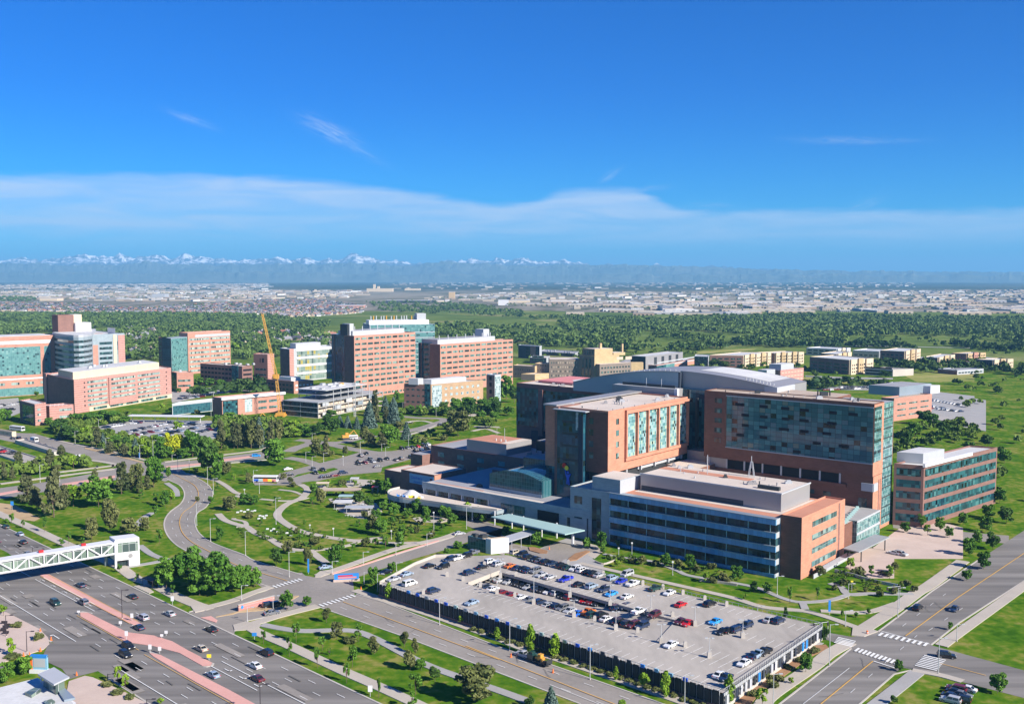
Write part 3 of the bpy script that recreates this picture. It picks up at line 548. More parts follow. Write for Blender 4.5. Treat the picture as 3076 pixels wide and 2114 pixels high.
flat('planting_bed','ground',0,[('k',0,905),('k',240,985),('k',850,1200),('k',1310,1375),('k',1880,1570),('k',2100,1660),('k',2160,1640),('k',1900,1540),('k',1300,1320),('k',800,1130),('k',240,930),('k',0,840)],0.1)
flat('forecourt','paving_pink',0,[('l',1290,300),('l',1530,225),('l',1700,330),('l',1700,500),('l',1480,500),('l',1440,470),('l',1270,410),('l',1330,350)],0.05)
flat('forecourt','paving_pink',0,[('h',1700,1300),('l',1530,225),('l',1700,330),('l',2300,330),('l',2300,60),('l',1900,-40)],0.04)
# entrance plaza, bottom left
flat('forecourt','paving_pink',0.016,[('i',-300,700),('i',0,785),('i',60,800),('i',345,945),('i',420,1020),('i',430,1075),('i',380,1120),('i',0,1245),('i',-300,1330)],0.1)
flat('road','asphalt_dark',0.026,[('i',370,1185),('i',425,1060),('i',520,1075),('i',890,1300),('i',720,1345),('i',610,1380),('i',540,1290),('i',420,1235),('i',240,1250),('i',0,1330),('i',0,1270)])
flat('forecourt','paving_pink',0,[('i',600,1400),('i',740,1352),('i',810,1366),('i',1060,1480),('i',1340,1620),('i',1500,1720),('i',700,1800),('i',560,1600)],0.1)
# paths
for pts,w,m in (
 ([('f',590,885),('f',650,930),('f',600,1000),('f',480,1050),('f',405,1110),('f',388,1160),('f',440,1212),('f',560,1280),('f',700,1320),('f',900,1356),('f',1080,1376),('f',1200,1360),('f',1330,1348)],3.4,'pavement'),
 ([('e',1870,840),('e',1960,890),('e',2060,960),('e',2150,970),('f',40,985),('f',130,1005)],2.6,'pavement'),
 ([('f',240,1012),('f',420,1028),('f',560,1022),('f',650,1000)],2.2,'pavement'),
 ([('f',400,930),('f',520,945),('f',600,975)],1.8,'pavement'),
 ([('e',1900,1140),('e',1960,1195),('e',2060,1232),('f',110,1250),('f',200,1310),('f',320,1358),('f',420,1420),('f',520,1452),('f',660,1462),('f',760,1530),('f',810,1570)],3.0,'pavement'),
 ([('e',2040,1180),('f',10,1190),('f',100,1210),('f',112,1250),('f',30,1255)],1.8,'pavement'),
 ([('f',660,1465),('f',870,1440),('f',1020,1412),('f',1100,1378)],2.2,'pavement'),
 ([('f',1080,1378),('f',1400,1395),('f',1660,1390)],2.2,'pavement'),
 ([('j',735,480),('j',1000,392),('j',1430,242),('j',1800,158),('j',1960,105)],3.4,'pavement'),
 ([('e',1450,872),('e',1530,930),('e',1545,990)],2.6,'paving_grey'),
 ([('e',1330,1130),('e',1260,1170),('e',1180,1250)],2.8,'paving_grey'),
 ([('i',1215,215),('i',1320,292),('i',1440,335),('i',1520,330)],2.6,'paving_grey'),
 ([('i',1110,402),('i',1300,372),('i',1450,342)],2.6,'paving_grey'),
 ([('e',-300,1010),('e',0,1145),('e',250,1252),('e',500,1370),('e',680,1450),('i',1000,380),('i',1080,430),('i',1180,500),('i',1350,562),('i',1520,650),('i',1720,735),('i',1850,770)],4.2,'pavement'),
 ([('j',110,900),('j',200,960),('j',290,1005),('j',480,1085),('j',700,1188),('j',960,1310),('j',1250,1436),('j',1600,1596),('j',1900,1740)],3.6,'pavement'),
 ([('j',60,930),('j',230,880),('j',420,822),('j',740,742)],3.6,'pavement'),
 ([('i',1700,770),('i',1840,745),('i',2050,688),('j',180,625),('j',330,575)],3.0,'pavement'),
 ([('j',250,905),('j',430,940),('j',620,960),('j',1000,955),('j',1200,1010),('j',1500,1165),('j',1700,1262),('j',1970,1362),('j',2321,1482),('k',560,1580)],2.8,'paving_grey'),
 ([('j',1060,605),('j',1320,692),('j',1700,812),('j',2000,915),('j',2321,1030),('k',500,1112),('k',850,1222),('k',1500,1442),('k',1950,1600),('k',2300,1720)],3.2,'pavement'),
 ([('k',990,370),('k',1300,440),('k',1900,575),('k',2321,672),('l',560,752),('l',900,785),('l',1100,835),('l',1330,915),('l',1440,955)],2.6,'pavement'),
 ([('l',1430,945),('l',1700,770),('l',1900,625),('l',2010,560),('l',2300,350)],4.4,'pavement'),
 ([('l',1060,785),('l',1300,800),('l',1500,790),('l',1720,720)],2.4,'pavement'),
 ([('k',1200,290),('k',1350,320),('k',1620,355),('k',1830,430),('k',1950,480),('k',2321,540),('l',520,590),('l',740,680),('l',900,710),('l',1150,690),('l',1310,640)],2.0,'paving_grey'),
 ([('l',1140,545),('l',1240,580),('l',1300,640),('l',1500,635),('l',1870,640)],2.4,'paving_grey'),
 ([('l',540,1620),('l',640,1510),('l',1000,1265),('l',1130,1160),('l',1310,1060)],4.0,'pavement'),
 ([('l',1520,1620),('l',1700,1480),('l',1900,1320)],3.6,'paving_grey'),
 ([('l',1860,1300),('l',2100,1345),('l',2300,1400)],2.6,'pavement'),
 ([('l',2110,1090),('l',2300,950),('l',2900,520)],3.4,'pavement'),
 ([('e',500,780),('e',830,740),('e',1000,715),('e',900,690),('e',720,665)],3.0,'pavement'),
 ([('e',0,880),('e',380,830),('e',680,790),('e',990,750)],3.0,'pavement'),
 ([('e',1430,690),('e',1750,650),('e',2240,590),('f',300,560)],2.6,'pavement'),
 ([('e',1620,790),('e',1800,835),('e',1880,850)],2.4,'pavement'),
 ([('e',1430,760),('e',1760,720),('e',2321,670)],2.0,'concrete'),
 ([('e',400,480),('e',700,545),('e',940,590),('e',1270,675)],2.2,'pavement'),
 ): ribbon('path',m,pts,w,0,0.09)
flat('forecourt','pavement',0,[('j',720,470),('j',760,440),('j',835,430),('j',800,470),('j',770,490),('j',715,492)],0.1)
flat('forecourt','pavement',0,[('i',1160,570),('i',1260,560),('i',1340,620),('i',1300,635)],0.1)
flat('forecourt','pavement',0,[('f',830,1010),('f',1000,1000),('f',1250,1050),('f',1300,1120),('f',1240,1190),('f',1090,1180),('f',930,1120),('f',870,1060)],0.07)
flat('forecourt','pavement',0,[('f',960,860),('f',1100,840),('f',1250,850),('f',1180,900),('f',1000,910)],0.07)
flat('forecourt','pavement',0,[('f',740,900),('f',800,890),('f',820,920),('f',750,935)],0.07)
flat('forecourt','pavement',0,[('f',1560,1180),('f',1760,1150),('f',1900,1200),('f',1800,1220),('f',1600,1210)],0.07)
flat('forecourt','pavement',0,[('i',1660,745),('i',1860,765),('i',1700,800)],0.1)
flat('forecourt','pavement',0,[('j',0,910),('j',110,878),('j',240,905),('j',220,945),('j',14,958)],0.1)
flat('forecourt','pavement',0,[('l',1340,925),('l',1440,925),('l',1560,965),('l',1440,1010),('l',1330,1000)],0.1)
flat('forecourt','paving_grey',0,[('l',870,715),('l',930,710),('l',960,770),('l',890,768)],0.08)
# kerbs along the main edges
kb=MB()
for pts in ([('i',1645,795),('i',2321,606),('j',335,576)],[('j',740,742),('j',120,872),('j',20,925),('j',14,965)],[('j',855,470),('j',1430,292),('j',1925,140)],[('j',1075,640),('j',1320,712),('j',2321,1098),('k',700,1240),('k',1850,1640)],[('j',755,752),('j',1500,1012),('j',2321,1325),('k',1000,1596)],
            [('l',690,1605),('l',1325,1112)],[('l',1560,965),('l',2030,612),('l',2450,330)],[('l',1390,1605),('l',1700,1335),('l',1850,1300)],[('l',2020,1082),('l',2263,890),('l',2900,480)]):
    ribbon_mb([P(*p)[:2] for p in pts],0.45,0,0.14,kb)
ribbon_mb([hw(-420,-0.8),hw(220,-0.8)],0.5,0,0.14,kb); ribbon_mb([hw(-420,-38.8),hw(-3,-38.8)],0.5,0,0.14,kb); ribbon_mb([hw(32,-38.8),hw(220,-38.8)],0.5,0,0.14,kb)
struct('kerb',kb,'concrete')
ribbon('kerb','median_pink',[('j',860,466),('j',1150,378),('j',1430,286),('j',1790,174)],0.9,0,0.15)
# ------------------------------------------------------------------ buildings
class Face:
    """a vertical wall plane: origin, direction along the wall, outward normal"""
    def __init__(s,o,e,n_hint,z0=0.0):
        o=np.array(o[:2],float); e=np.array(e[:2],float); s.o=o; s.L=float(np.hypot(*(e-o))); s.d=(e-o)/s.L
        n=np.array([s.d[1],-s.d[0]]); s.n=n if n@np.array(n_hint[:2])>0 else -n
    def at(s,x): return s.o+s.d*x
    def panel(s,mb,x0,x1,z0,z1,out=0.06,inn=0.0):
        mb.pbox(s.at(x0)-s.n*inn,s.d*(x1-x0),s.n*(out+inn),z0,z1,u0=x0)
    def add(s,name,parent,mat,x0,x1,z0,z1,out=0.06,inn=0.0,label=None):
        mb=MB(); s.panel(mb,x0,x1,z0,z1,out,inn); return part(name,mb,mat,parent,label)
    def rows(s,parent,mat,x0,x1,zs,h,name='window_band',out=0.06,n=1,gap=0.0,mats=None):
        for z in zs:
            w=(x1-x0+gap)/n
            for k in range(n):
                s.add(name,parent,(random.choice(mats) if mats else mat),x0+k*w,x0+(k+1)*w-gap,z,z+h,out)
def slab(mb,poly,z0,z1): mb.prism([tuple(p[:2]) for p in poly],z0,z1,bottom=True)
def inset(poly,d):
    poly=[np.array(p[:2],float) for p in poly]; c=sum(poly)/len(poly); out=[]
    n=len(poly)
    for k in range(n):
        a,b,e=poly[k-1],poly[k],poly[(k+1)%n]; u=(b-a)/np.hypot(*(b-a)); v=(e-b)/np.hypot(*(e-b))
        nu=np.array([-u[1],u[0]]); nv=np.array([-v[1],v[0]]); 
        if nu@(c-b)<0: nu=-nu
        if nv@(c-b)<0: nv=-nv
        bis=nu+nv; bis/=np.hypot(*bis); out.append(b+bis*d/max(0.35,bis@nu))
    return out
class Bld:
    """a block seen at its near corner C, its shaded wall running left-away to A and its sunlit wall right-away to B"""
    def __init__(s,name,label,r,xt,yt,xb,yb,dark,lit,wall,wall_dark=None,roof='roof_pale',cat='building',rb=None,group=None,z=None,parapet=0.7,depth=None):
        c=P(rb or r,xb,yb); z=HZ(r,xt,yt,c[1]) if z is None else z; C=P(r,xt,yt,z)
        g=lambda t: P(*t,z) if len(t)==3 else P(r,*t,z)
        A=g(dark) if dark is not None else None; B=g(lit)
        if A is None:
            u=(B-C)[:2]; nn=np.array([-u[1],u[0]])/np.hypot(*u); A=np.array([*(C[:2]+nn*(depth or 25)),z])
        def snap(E,t,lo,hi,az):
            a=math.degrees(math.atan2(E[0]-C[0],E[1]-C[1]))
            if lo<=a<=hi: return E
            d=pdir(az); q=ray(*px(*(t[:3] if len(t)==3 else (r,)+tuple(t)))); den=d[0]*q[1]-d[1]*q[0]; k=-(C[0]*q[1]-C[1]*q[0])/den if abs(den)>1e-6 else 15
            if not 2<k<90: k=15
            return np.array([*(C[:2]+d*k),z])
        B=snap(B,lit,10,75,40)
        if dark is not None: A=snap(A,dark,-78,-30,-50)
        s.C,s.A,s.B=C[:2],A[:2],B[:2]; s.z=z; s.D=s.A+s.B-s.C
        s.o=thing(name,label,cat,(C[0],C[1],0),group); s.poly=[s.A,s.C,s.B,s.D]
        s.lit=Face(s.C,s.B,s.C-s.A); s.dark=Face(s.C,s.A,s.C-s.B)
        mb=MB(); slab(mb,s.poly,-0.5,z-parapet); mb2=mb
        s.wall=part('wall',mb,wall,s.o)
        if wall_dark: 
            s.dark.add('shaded_face',s.o,wall_dark,0.0,s.dark.L,0.05,z-parapet-0.02,0.05,0)  # shaded side gets its own darker material, shade put into the colour
        mb=MB(); slab(mb,inset(s.poly,0.4),z-parapet,z-parapet+0.05); part('roof',mb,roof,s.o)
        mb=MB(); q=inset(s.poly,0.4)
        for k in range(4):
            a,b,c2,d=s.poly[k],s.poly[(k+1)%4],q[(k+1)%4],q[k]
            for (p1,p2) in ((a,b),(d,c2)): mb.quad([(*p1,z-parapet),(*p2,z-parapet),(*p2,z),(*p1,z)])
            mb.quad([(*a,z),(*b,z),(*c2,z),(*d,z)])
        part('parapet',mb,wall,s.o)
    def block(s,name,mat,x0,x1,y0,y1,z0,z1,roof=None,label=None):
        """box on top or beside; x along the sunlit wall, y along the shaded wall"""
        mb=MB(); o=s.C+s.lit.d*x0+s.dark.d*y0; mb.pbox(o,s.lit.d*(x1-x0),s.dark.d*(y1-y0),z0,z1)
        p=part(name,mb,mat,s.o,label)
        if roof:
            mb=MB(); mb.pbox(o+s.lit.d*.3+s.dark.d*.3,s.lit.d*(x1-x0-.6),s.dark.d*(y1-y0-.6),z1,z1+0.06); part('roof',mb,roof,p)
        return p
    def units(s,n,x0,x1,y0,y1,z,mat='metal_light',hmax=1.8):
        for k in range(n):
            x=random.uniform(x0,x1); y=random.uniform(y0,y1); w=random.uniform(1.2,3); d=random.uniform(1.2,2.5)
            mb=MB(); mb.pbox(s.C+s.lit.d*x+s.dark.d*y,s.lit.d*w,s.dark.d*d,z,z+random.uniform(0.8,hmax)); mb.pbox(s.C+s.lit.d*(x+.2)+s.dark.d*(y+.2),s.lit.d*(w-.4),s.dark.d*(d-.4),z+0.8,z+hmax+.2)
            part('roof_unit',mb,mat,s.o)
def face2(o,e,toward): return Face(o,e,toward)
def fr(n,top,bot): return [bot+(top-bot)*k/n for k in range(n)]

# --- teal glass hospital tower, far left
b=Bld('medical_tower','tall teal glass tower with orange brick trim at the left edge of the view','a',440,890,440,1400,None,(900,874),'brick_salmon',depth=30)
# wall runs to the left of this corner
f=Face(b.C,b.C+(b.C-b.B)/np.hypot(*(b.C-b.B))*70,b.C-b.A)
mb=MB(); u=f.d*70; slab(mb,[b.C,b.C+u,b.C+u+(b.A-b.C),b.A],-0.4,b.z-0.02); part('wall',mb,'brick_salmon',b.o)
mb=MB(); q=[b.C,b.C+u,b.C+u+(b.A-b.C),b.A]; slab(mb,inset(q,0.5),b.z,b.z+0.3); part('roof',mb,'roof_white',b.o)
f.add('white_band',b.o,'white_paint',0,70,b.z-6.4,b.z-3.8,0.15)
f.add('curtain_wall',b.o,'glass_teal',8.5,70,17.5,b.z-9,0.12); f.add('curtain_wall',b.o,'glass_teal',0.5,5.5,17.5,b.z-9,0.12)
for z in (13.8,): f.add('ledge',b.o,'white_paint',0,70,z,z+1.2,0.2)
f.rows(b.o,'glass_band',3,66,[9.5],2.0,n=6,gap=5)
f.add('curtain_wall',b.o,'glass_teal',4,70,0.5,7.0,0.1)
# --- grey and white tower with curved front
b=Bld('clinic_tower','grey and white stepped tower with curved window bands and white roof boxes','a',800,885,800,1400,(560,860),(1085,912),'metal_panel',roof='roof_white')
cen=b.C; arc=[]
pL=P('a',455,880,b.z)[:2]; pM=P('a',640,905,b.z)[:2]; pR=P('a',800,892,b.z)[:2]
arc=[ (1-t)**2*pL+2*t*(1-t)*(pM*2-(pL+pR)/2)+t*t*pR for t in np.linspace(0,1,9)]
mb=MB(); slab(mb,arc+[b.D,b.A],-0.4,b.z-0.3); part('wall',mb,'metal_panel',b.o)
mb=MB(); slab(mb,arc+[b.D,b.A],b.z-0.3,b.z+1.4); part('fascia',mb,'metal_light',b.o)
mb=MB(); slab(mb,inset(arc+[b.D,b.A],0.6),b.z+1.4,b.z+1.5); part('roof',mb,'roof_white',b.o)
for k in range(9):
    z=b.z-5-k*4.3; mb=MB()
    for p,q in zip(arc[:-1],arc[1:]): Face(p,q,(-0.3,-1)).panel(mb,0,float(np.hypot(*(q-p))),z,z+2.1,0.1)
    part('window_band',mb,'glass_win_dark',b.o)
Lb=b.lit
Lb.add('brick_pier',b.o,'brick_salmon',0,5,0,b.z-9,0.5)
Lb.rows(b.o,'glass_win_dark',6.5,18,[b.z-9-4.3*k for k in range(8)],2.2)
Lb.add('stone_pier',b.o,'cream',19,22,0,b.z-1,0.5); Lb.add('curtain_wall',b.o,'glass_band',24,Lb.L*0.77,2,b.z-4,0.2); Lb.add('brick_pier',b.o,'brick_pink',Lb.L*0.79,Lb.L,0,b.z-1.5,0.4)
b.block('roof_box','white_paint',22,Lb.L*0.74,2,18,b.z-0.7,b.z+4.5,'roof_white'); 
b.block('roof_box','white_paint',-2,12,30,44,b.z,b.z+9,'roof_white'); b.block('stair_box','brick_plum_and_shade',-16,-2,34,48,b.z,b.z+16); b.block('stair_box','cream',-2,6,36,48,b.z+4,b.z+16,'roof_white')
# --- pink brick hospital with cream penthouse
b=Bld('brick_hospital','pink brick medical building with window bands and cream roof storey','a',643,1278,650,270,(395,1225),(1490,1172),'brick_pink','brick_plum_and_shade',rb='e',roof='roof_pale')
zs=[b.z-4.0-3.35*k for k in range(6)]
for x0,x1 in ((13,33),(36,61),(66,92)): b.lit.rows(b.o,'glass_band',x0,x1,zs,1.6)
for x in (9.5,99): b.lit.rows(b.o,'dark_void',x,x+1.2,[z+0.2 for z in zs],1.1,name='window')
b.lit.add('bay',b.o,'brick_pink',34,64,2.5,b.z-1.5,1.2)
b.lit.rows(b.o,'glass_band',36,62,[z for z in zs[:5]],1.6,out=1.26)
b.lit.add('base_wall',b.o,'cream',14,b.lit.L,0.05,3.4,0.4); b.lit.rows(b.o,'glass_win',18,100,[0.8],1.9,n=5,gap=3,out=0.46)
pt=b.block('penthouse','cream',3,96,8,40,b.z-0.7,b.z+4.6,'roof_white'); 
pf=Face(b.C+b.lit.d*3+b.dark.d*8,b.C+b.lit.d*96+b.dark.d*8,b.C-b.A)
for k in range(3): pf.add('louvre',b.o,'louvre',54+k*13,65+k*13,b.z+1.0,b.z+3.8,0.05)
b.units(6,20,80,18,34,b.z+4.7,'metal_light',1.5)
b.block('stair_pier','brick_pink',-1.0,4,b.dark.L-4,b.dark.L+2,0,b.z+0.3)
b2=Bld('brick_annex','two-storey pink brick annex below the pink medical building','e',430,200,430,340,(350,190),(640,185),'brick_pink','brick_plum_and_shade',roof='roof_white')
b2.lit.rows(b2.o,'glass_band',b2.lit.L*.4,b2.lit.L*.92,[2.2,7],1.6)
b2=Bld('brick_annex','stepped brick annex with teal corner glazing, left end of the pink building','e',303,185,300,375,(170,150),(400,170),'brick_pink','brick_plum_and_shade',roof='roof_white')
b2.dark.add('curtain_wall',b2.o,'glass_dark',3,b2.dark.L-6,1,b2.z-2,0.1); b2.lit.rows(b2.o,'glass_band',2,5,[2.5,6.5,10],1.5)
# --- green glass and pink slab tower
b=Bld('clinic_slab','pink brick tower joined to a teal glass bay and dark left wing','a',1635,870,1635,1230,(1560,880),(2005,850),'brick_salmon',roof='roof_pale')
zs=[b.z-8-4.6*k for k in range(8)]
b.lit.rows(b.o,'glass_band',2,b.lit.L-1,zs,2.0,n=2,gap=1.5); b.lit.add('fascia',b.o,'metal_light',9,b.lit.L-0.2,b.z-5,b.z-2.4,0.1)
c=P('a',1490,915,b.z-3.5)[:2]; e=b.C-b.lit.n*1.0; f=Face(c,e,b.lit.n)
mb=MB(); q=[c,e,e+b.dark.d*16,c+b.dark.d*16]; slab(mb,q,-0.4,b.z-4); part('bay',mb,'metal_panel',b.o); f.add('curtain_wall',b.o,'glass_teal',0.3,f.L-0.3,1,b.z-4.5,0.15)
c2=P('a',1380,910,b.z-4)[:2]; f2=Face(c2,c,(-0.5,-1)); mb=MB(); slab(mb,[c2,c,c+b.dark.d*18,c2+b.dark.d*18+np.array([8,8])],-0.4,b.z-4); part('wing',mb,'brick_plum_and_shade',b.o)
f2.rows(b.o,'glass_win_dark',2,f2.L-4,[b.z-9-4.6*k for k in range(7)],2.0)
b=Bld('brick_wing','low pink brick wing with two rows of windows before the pink tower','a',1540,1215,1540,1385,(1490,1205),(1685,1210),'brick_salmon','glass_dark',roof='roof_pale')
b.lit.rows(b.o,'glass_win',1,b.lit.L-2.5,[4.5,9],1.6); b.units(1,1,5,3,6,b.z)
# --- dark office block with glazed corner
b=Bld('office_block','dark five-storey office block with pale flat roof and green glass corner','a',2110,1160,2110,1350,(1745,1135),(2200,1140),'brick_plum_and_shade','brick_plum_and_shade',roof='roof_pale')
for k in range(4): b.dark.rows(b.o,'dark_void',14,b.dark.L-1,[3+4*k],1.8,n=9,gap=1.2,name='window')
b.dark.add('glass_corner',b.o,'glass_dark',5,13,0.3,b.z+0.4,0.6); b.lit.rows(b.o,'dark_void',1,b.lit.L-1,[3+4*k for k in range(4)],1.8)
b.units(5,2,20,5,40,b.z-0.6,'metal_light',1.6)
# --- dark tower by the crane
b=Bld('brick_tower','narrow dark brick tower beside the yellow crane','b',300,1055,300,1330,(178,1050),(358,1048),'brick_pink','brick_plum_and_shade',roof='roof_pale')
b.dark.rows(b.o,'dark_void',4,6.5,[b.z-8],4,name='window'); b.dark.rows(b.o,'dark_void',8,9,[b.z-8],4,name='window'); b.dark.rows(b.o,'glass_win_dark',2,b.dark.L-2,[4,9,14],1.6)
# --- lab with yellow blinds
b=Bld('laboratory','glass laboratory with yellow blinds between white floor bands','b',490,1010,490,1300,(410,1000),(900,1052),'metal_light','brick_plum_and_shade',roof='roof_white')
b.lit.add('brick_pier',b.o,'brick_pink',0,5,0,b.z,0.3)
for k in range(4):
    z=b.z-8-k*7.4; b.lit.add('curtain_wall',b.o,'glass_yellow',9,b.lit.L-2,z,z+5.2,0.15); b.lit.add('floor_band',b.o,'white_paint',8,b.lit.L,z+5.2,z+7.2,0.5)
b.block('penthouse','metal_light',10,40,4,16,b.z-0.7,b.z+4.2,'roof_white')
b=Bld('brick_wing','low red brick wing with small white windows in front of the laboratory','b',530,1290,530,1400,(290,1270),(700,1280),'brick_salmon','brick_plum_and_shade',roof='roof_white')
for k in range(2):
    b.lit.rows(b.o,'white_paint',1.5,b.lit.L-1,[2.5+3.8*k],1.5,n=5,gap=1.4,name='window'); b.dark.rows(b.o,'glass_win_dark',2,b.dark.L-2,[2.5+3.8*k],1.5,n=7,gap=1.6,name='window')
b.block('penthouse','white_paint',0.5,9,4,20,b.z-0.5,b.z+3,'roof_white')
# --- two research towers
def research(label,args,ncol,nrow,ztop,penth,bot,extra):
    b=Bld('research_tower',label,*args,'brick_salmon','brick_plum_and_shade',roof='roof_ballast')
    b.lit.rows(b.o,None,1.0,b.lit.L-0.6,[b.z-ztop-k*(b.z-ztop-bot)/(nrow-1) for k in range(nrow)],1.75,name='window',n=ncol,gap=1.6,mats=['glass_win','glass_win','glass_win_dark'])
    b.block('penthouse','metal_light',*penth,b.z-0.7,b.z+3.6,'roof_ballast')
    for k in range(7):
        x=penth[0]+4+k*(penth[1]-penth[0]-8)/6; mb=MB(); p=b.C+b.lit.d*x+b.dark.d*(penth[2]+2); mb.bar((*p,b.z+3.6),(*p,b.z+7.2),0.45); part('vent_stack',mb,'metal_light',b.o)
    # glazed stair strip at the left end
    mb=MB(); o=b.A; f=Face(b.C+b.dark.d*b.dark.L,b.C+b.dark.d*(b.dark.L+extra),-b.lit.d); slab(mb,[b.A,b.A+b.dark.d*extra,b.A+b.dark.d*extra+b.lit.d*24,b.A+b.lit.d*24],-0.4,b.z+0.5); part('glass_bay',mb,'glass_tower',b.o)
    f.add('brick_strip',b.o,'brick_plum_and_shade',extra*0.72,extra*0.8,0,b.z+0.4,0.3)
    return b
b=research('taller pink research tower with grey roof plant, left of the pair',('b',1055,895,1055,1445,(967,890),(1588,862)),10,10,3.6,(2,62,4,22),8.5,16)
b.block('lift_tower','metal_light',0.5,5,6,15,b.z-0.5,b.z+9.5,'roof_white'); b.block('lift_tower','metal_dark',-1,1,7,16,b.z,b.z+9)
b.lit.rows(b.o,'glass_win',20,b.lit.L-8,[1.5],1.5,n=10,gap=1.2,name='window')
b=research('wider pink research tower with grey roof plant, right of the pair',('b',1805,970,1805,1390,(1717,965),('c',408,925)),13,8,3.6,(2,76,5,24),6.0,14)
b.block('lift_tower','metal_light',66,74,10,20,b.z+3,b.z+10,'roof_white')
# --- teal glass tower behind
b=Bld('glass_tower','pale teal glass research tower behind the taller pink tower','b',1190,800,1190,1300,None,(1758,792),'metal_panel',roof='roof_white',depth=40)
b.lit.add('curtain_wall',b.o,'glass_teal',0,b.lit.L,1,b.z-0.3,0.15)
for k in range(9): b.lit.add('floor_band',b.o,'metal_light',0,b.lit.L,b.z-8-k*5.2,b.z-7.3-k*5.2,0.25)
b.block('penthouse','white_paint',0,b.lit.L*.92,3,22,b.z-0.7,b.z+4,'roof_white'); b.block('lift_tower','metal_light',b.lit.L*.74,b.lit.L*.88,5,16,b.z+4,b.z+10,'roof_white')
for k in range(14):
    p=b.C+b.lit.d*(2+k*b.lit.L*0.052)+b.dark.d*(5+(k%3)*4); mb=MB(); mb.bar((*p,b.z+4),(*p,b.z+8),0.6); part('vent_stack',mb,random.choice(['metal_light','crane_yellow','steel_grey']),b.o)
# --- tan building
b=Bld('tan_laboratory','tan stone building with square windows, dark left wall and grey roof plant','b',1725,1320,1725,1535,(1490,1310),(2180,1280),'brick_tan','brick_plum_and_shade',roof='roof_white')
b.lit.add('curtain_wall',b.o,'glass_white',0.8,10,1,b.z-1,0.3)
for k in range(3): b.lit.rows(b.o,'glass_white',13,b.lit.L-4,[b.z-5-4.7*k],1.9,n=7,gap=3.0,name='window')
for k in range(3): b.lit.rows(b.o,'dark_void',13,b.lit.L-4,[1.0],2.6,n=7,gap=3.4,name='window') if k==0 else None
b.dark.rows(b.o,'glass_win_dark',5,b.dark.L-2,[b.z-5-4.7*k for k in range(3)],1.3,n=4,gap=2,name='window'); b.dark.add('curtain_wall',b.o,'glass_dark',0.6,5,0.5,b.z+0.4,0.2)
b.block('penthouse','metal_light',6,40,5,14,b.z-0.5,b.z+3.2,'roof_white'); b.block('lift_tower','metal_light',-1,4,10,18,b.z-0.5,b.z+4.2,'roof_white')
s0=P('c',230,1500)[:2]
b=Bld('stair_tower','free-standing grey stair tower with dark openings and glazed side','c',250,1235,250,1495,(178,1240),(302,1240),'metal_light','stone_shaded',roof='roof_white')
b.dark.rows(b.o,'dark_void',b.dark.L*.35,b.dark.L*.65,[3,8.5,14,19],3,name='window'); b.lit.add('curtain_wall',b.o,'glass_white',0.3,b.lit.L-0.3,1,b.z-1.5,0.1)
# --- pink low building with white fascia
b=Bld('brick_pavilion','low pink brick pavilion with white roof band and tall windows','e',1935,130,1935,300,(1850,120),('f',440,80),'brick_salmon','brick_plum_and_shade',roof='roof_white')
b.lit.add('fascia',b.o,'white_paint',-1,b.lit.L+1,b.z-1.6,b.z+0.3,1.2); b.lit.add('curtain_wall',b.o,'glass_dark',0.5,12,0.5,b.z-2.5,0.1); b.lit.add('window',b.o,'glass_white',18,24,2,b.z-2.5,0.12)
b.lit.rows(b.o,'glass_win',29,45,[3,7.5],1.8,n=2,gap=2); b.lit.add('brick_pier',b.o,'brick_salmon',12,16,0,b.z-1.8,0.7)
# --- glazed link and white canopy
b=Bld('glass_link','two-storey glazed link between the pink medical building and the pavilion','e',1500,180,1500,285,None,(1850,185),'metal_light',roof='roof_white',depth=10)
b.lit.add('curtain_wall',b.o,'glass_hall',0.5,b.lit.L-0.3,0.5,b.z-1.8,0.1)
t=thing('entrance_canopy','long thin white canopy over the drop-off before the glazed link','canopy',P('e',1440,300))
a=P('e',1130,282,4.5)[:2]; c=P('e',1770,290,4.5)[:2]; f=Face(a,c,(0,-1)); mb=MB(); f.panel(mb,0,f.L,4.2,4.8,3,3); part('roof',mb,'white_paint',t)
for k in range(7): 
    mb=MB(); p=f.at(2+k*(f.L-4)/6); mb.bar((*p,0),(*p,4.2),0.2); part('column',mb,'white_paint',t)
t=thing('shelter','grey flat-roofed shelter in the lot behind the glazed link','shelter',P('a',1750,1420)); a=P('a',1640,1390,3.5)[:2]; c=P('a',1870,1385,3.5)[:2]; f=Face(a,c,(0,-1)); mb=MB(); f.panel(mb,0,f.L,3.1,3.6,1,6); part('roof',mb,'metal_light',t)
for k in range(4):
    mb=MB(); p=f.at(1+k*(f.L-2)/3); mb.bar((*p,0),(*p,3.1),0.2); part('column',mb,'steel_grey',t)
# --- steel frame under construction
b=thing('construction_frame','unfinished steel framed building with open floors and scaffolding','building',P('b',740,1610))
C=P('b',740,1480,11)[:2]; A=P('b',430,1455,11)[:2]; Bq=P('b',1310,1380,11)[:2]; la=A-C; lb=Bq-C; ea=la/np.hypot(*la); eb=lb/np.hypot(*lb); LA=np.hypot(*la); LBB=np.hypot(*lb)
for k,z in enumerate((0.3,3.9,7.5,11.0)):
    mb=MB(); slab(mb,[C,A,A+lb,Bq],z-0.35,z); part('floor_slab',mb,'concrete' if k<3 else 'steel_grey',b)
C2=C+ea*4+eb*14
for k,z in enumerate((14.6,18.2)):
    mb=MB(); mb.pbox(C2,eb*(LBB-30),ea*(LA-6),z-0.35,z); part('floor_slab',mb,'steel_grey' if k==0 else 'roof_white',b)
cols=0
for i in range(10):
    for j in (0,0.5,1.0):
        p=C+eb*(0.5+i*(LBB-1)/9)+ea*(0.4+j*(LA-0.8)); top=18 if 2<=i<=7 else 11; mb=MB(); mb.bar((*p,0),(*p,top),0.28,4); part('column',mb,'steel_grey',b)
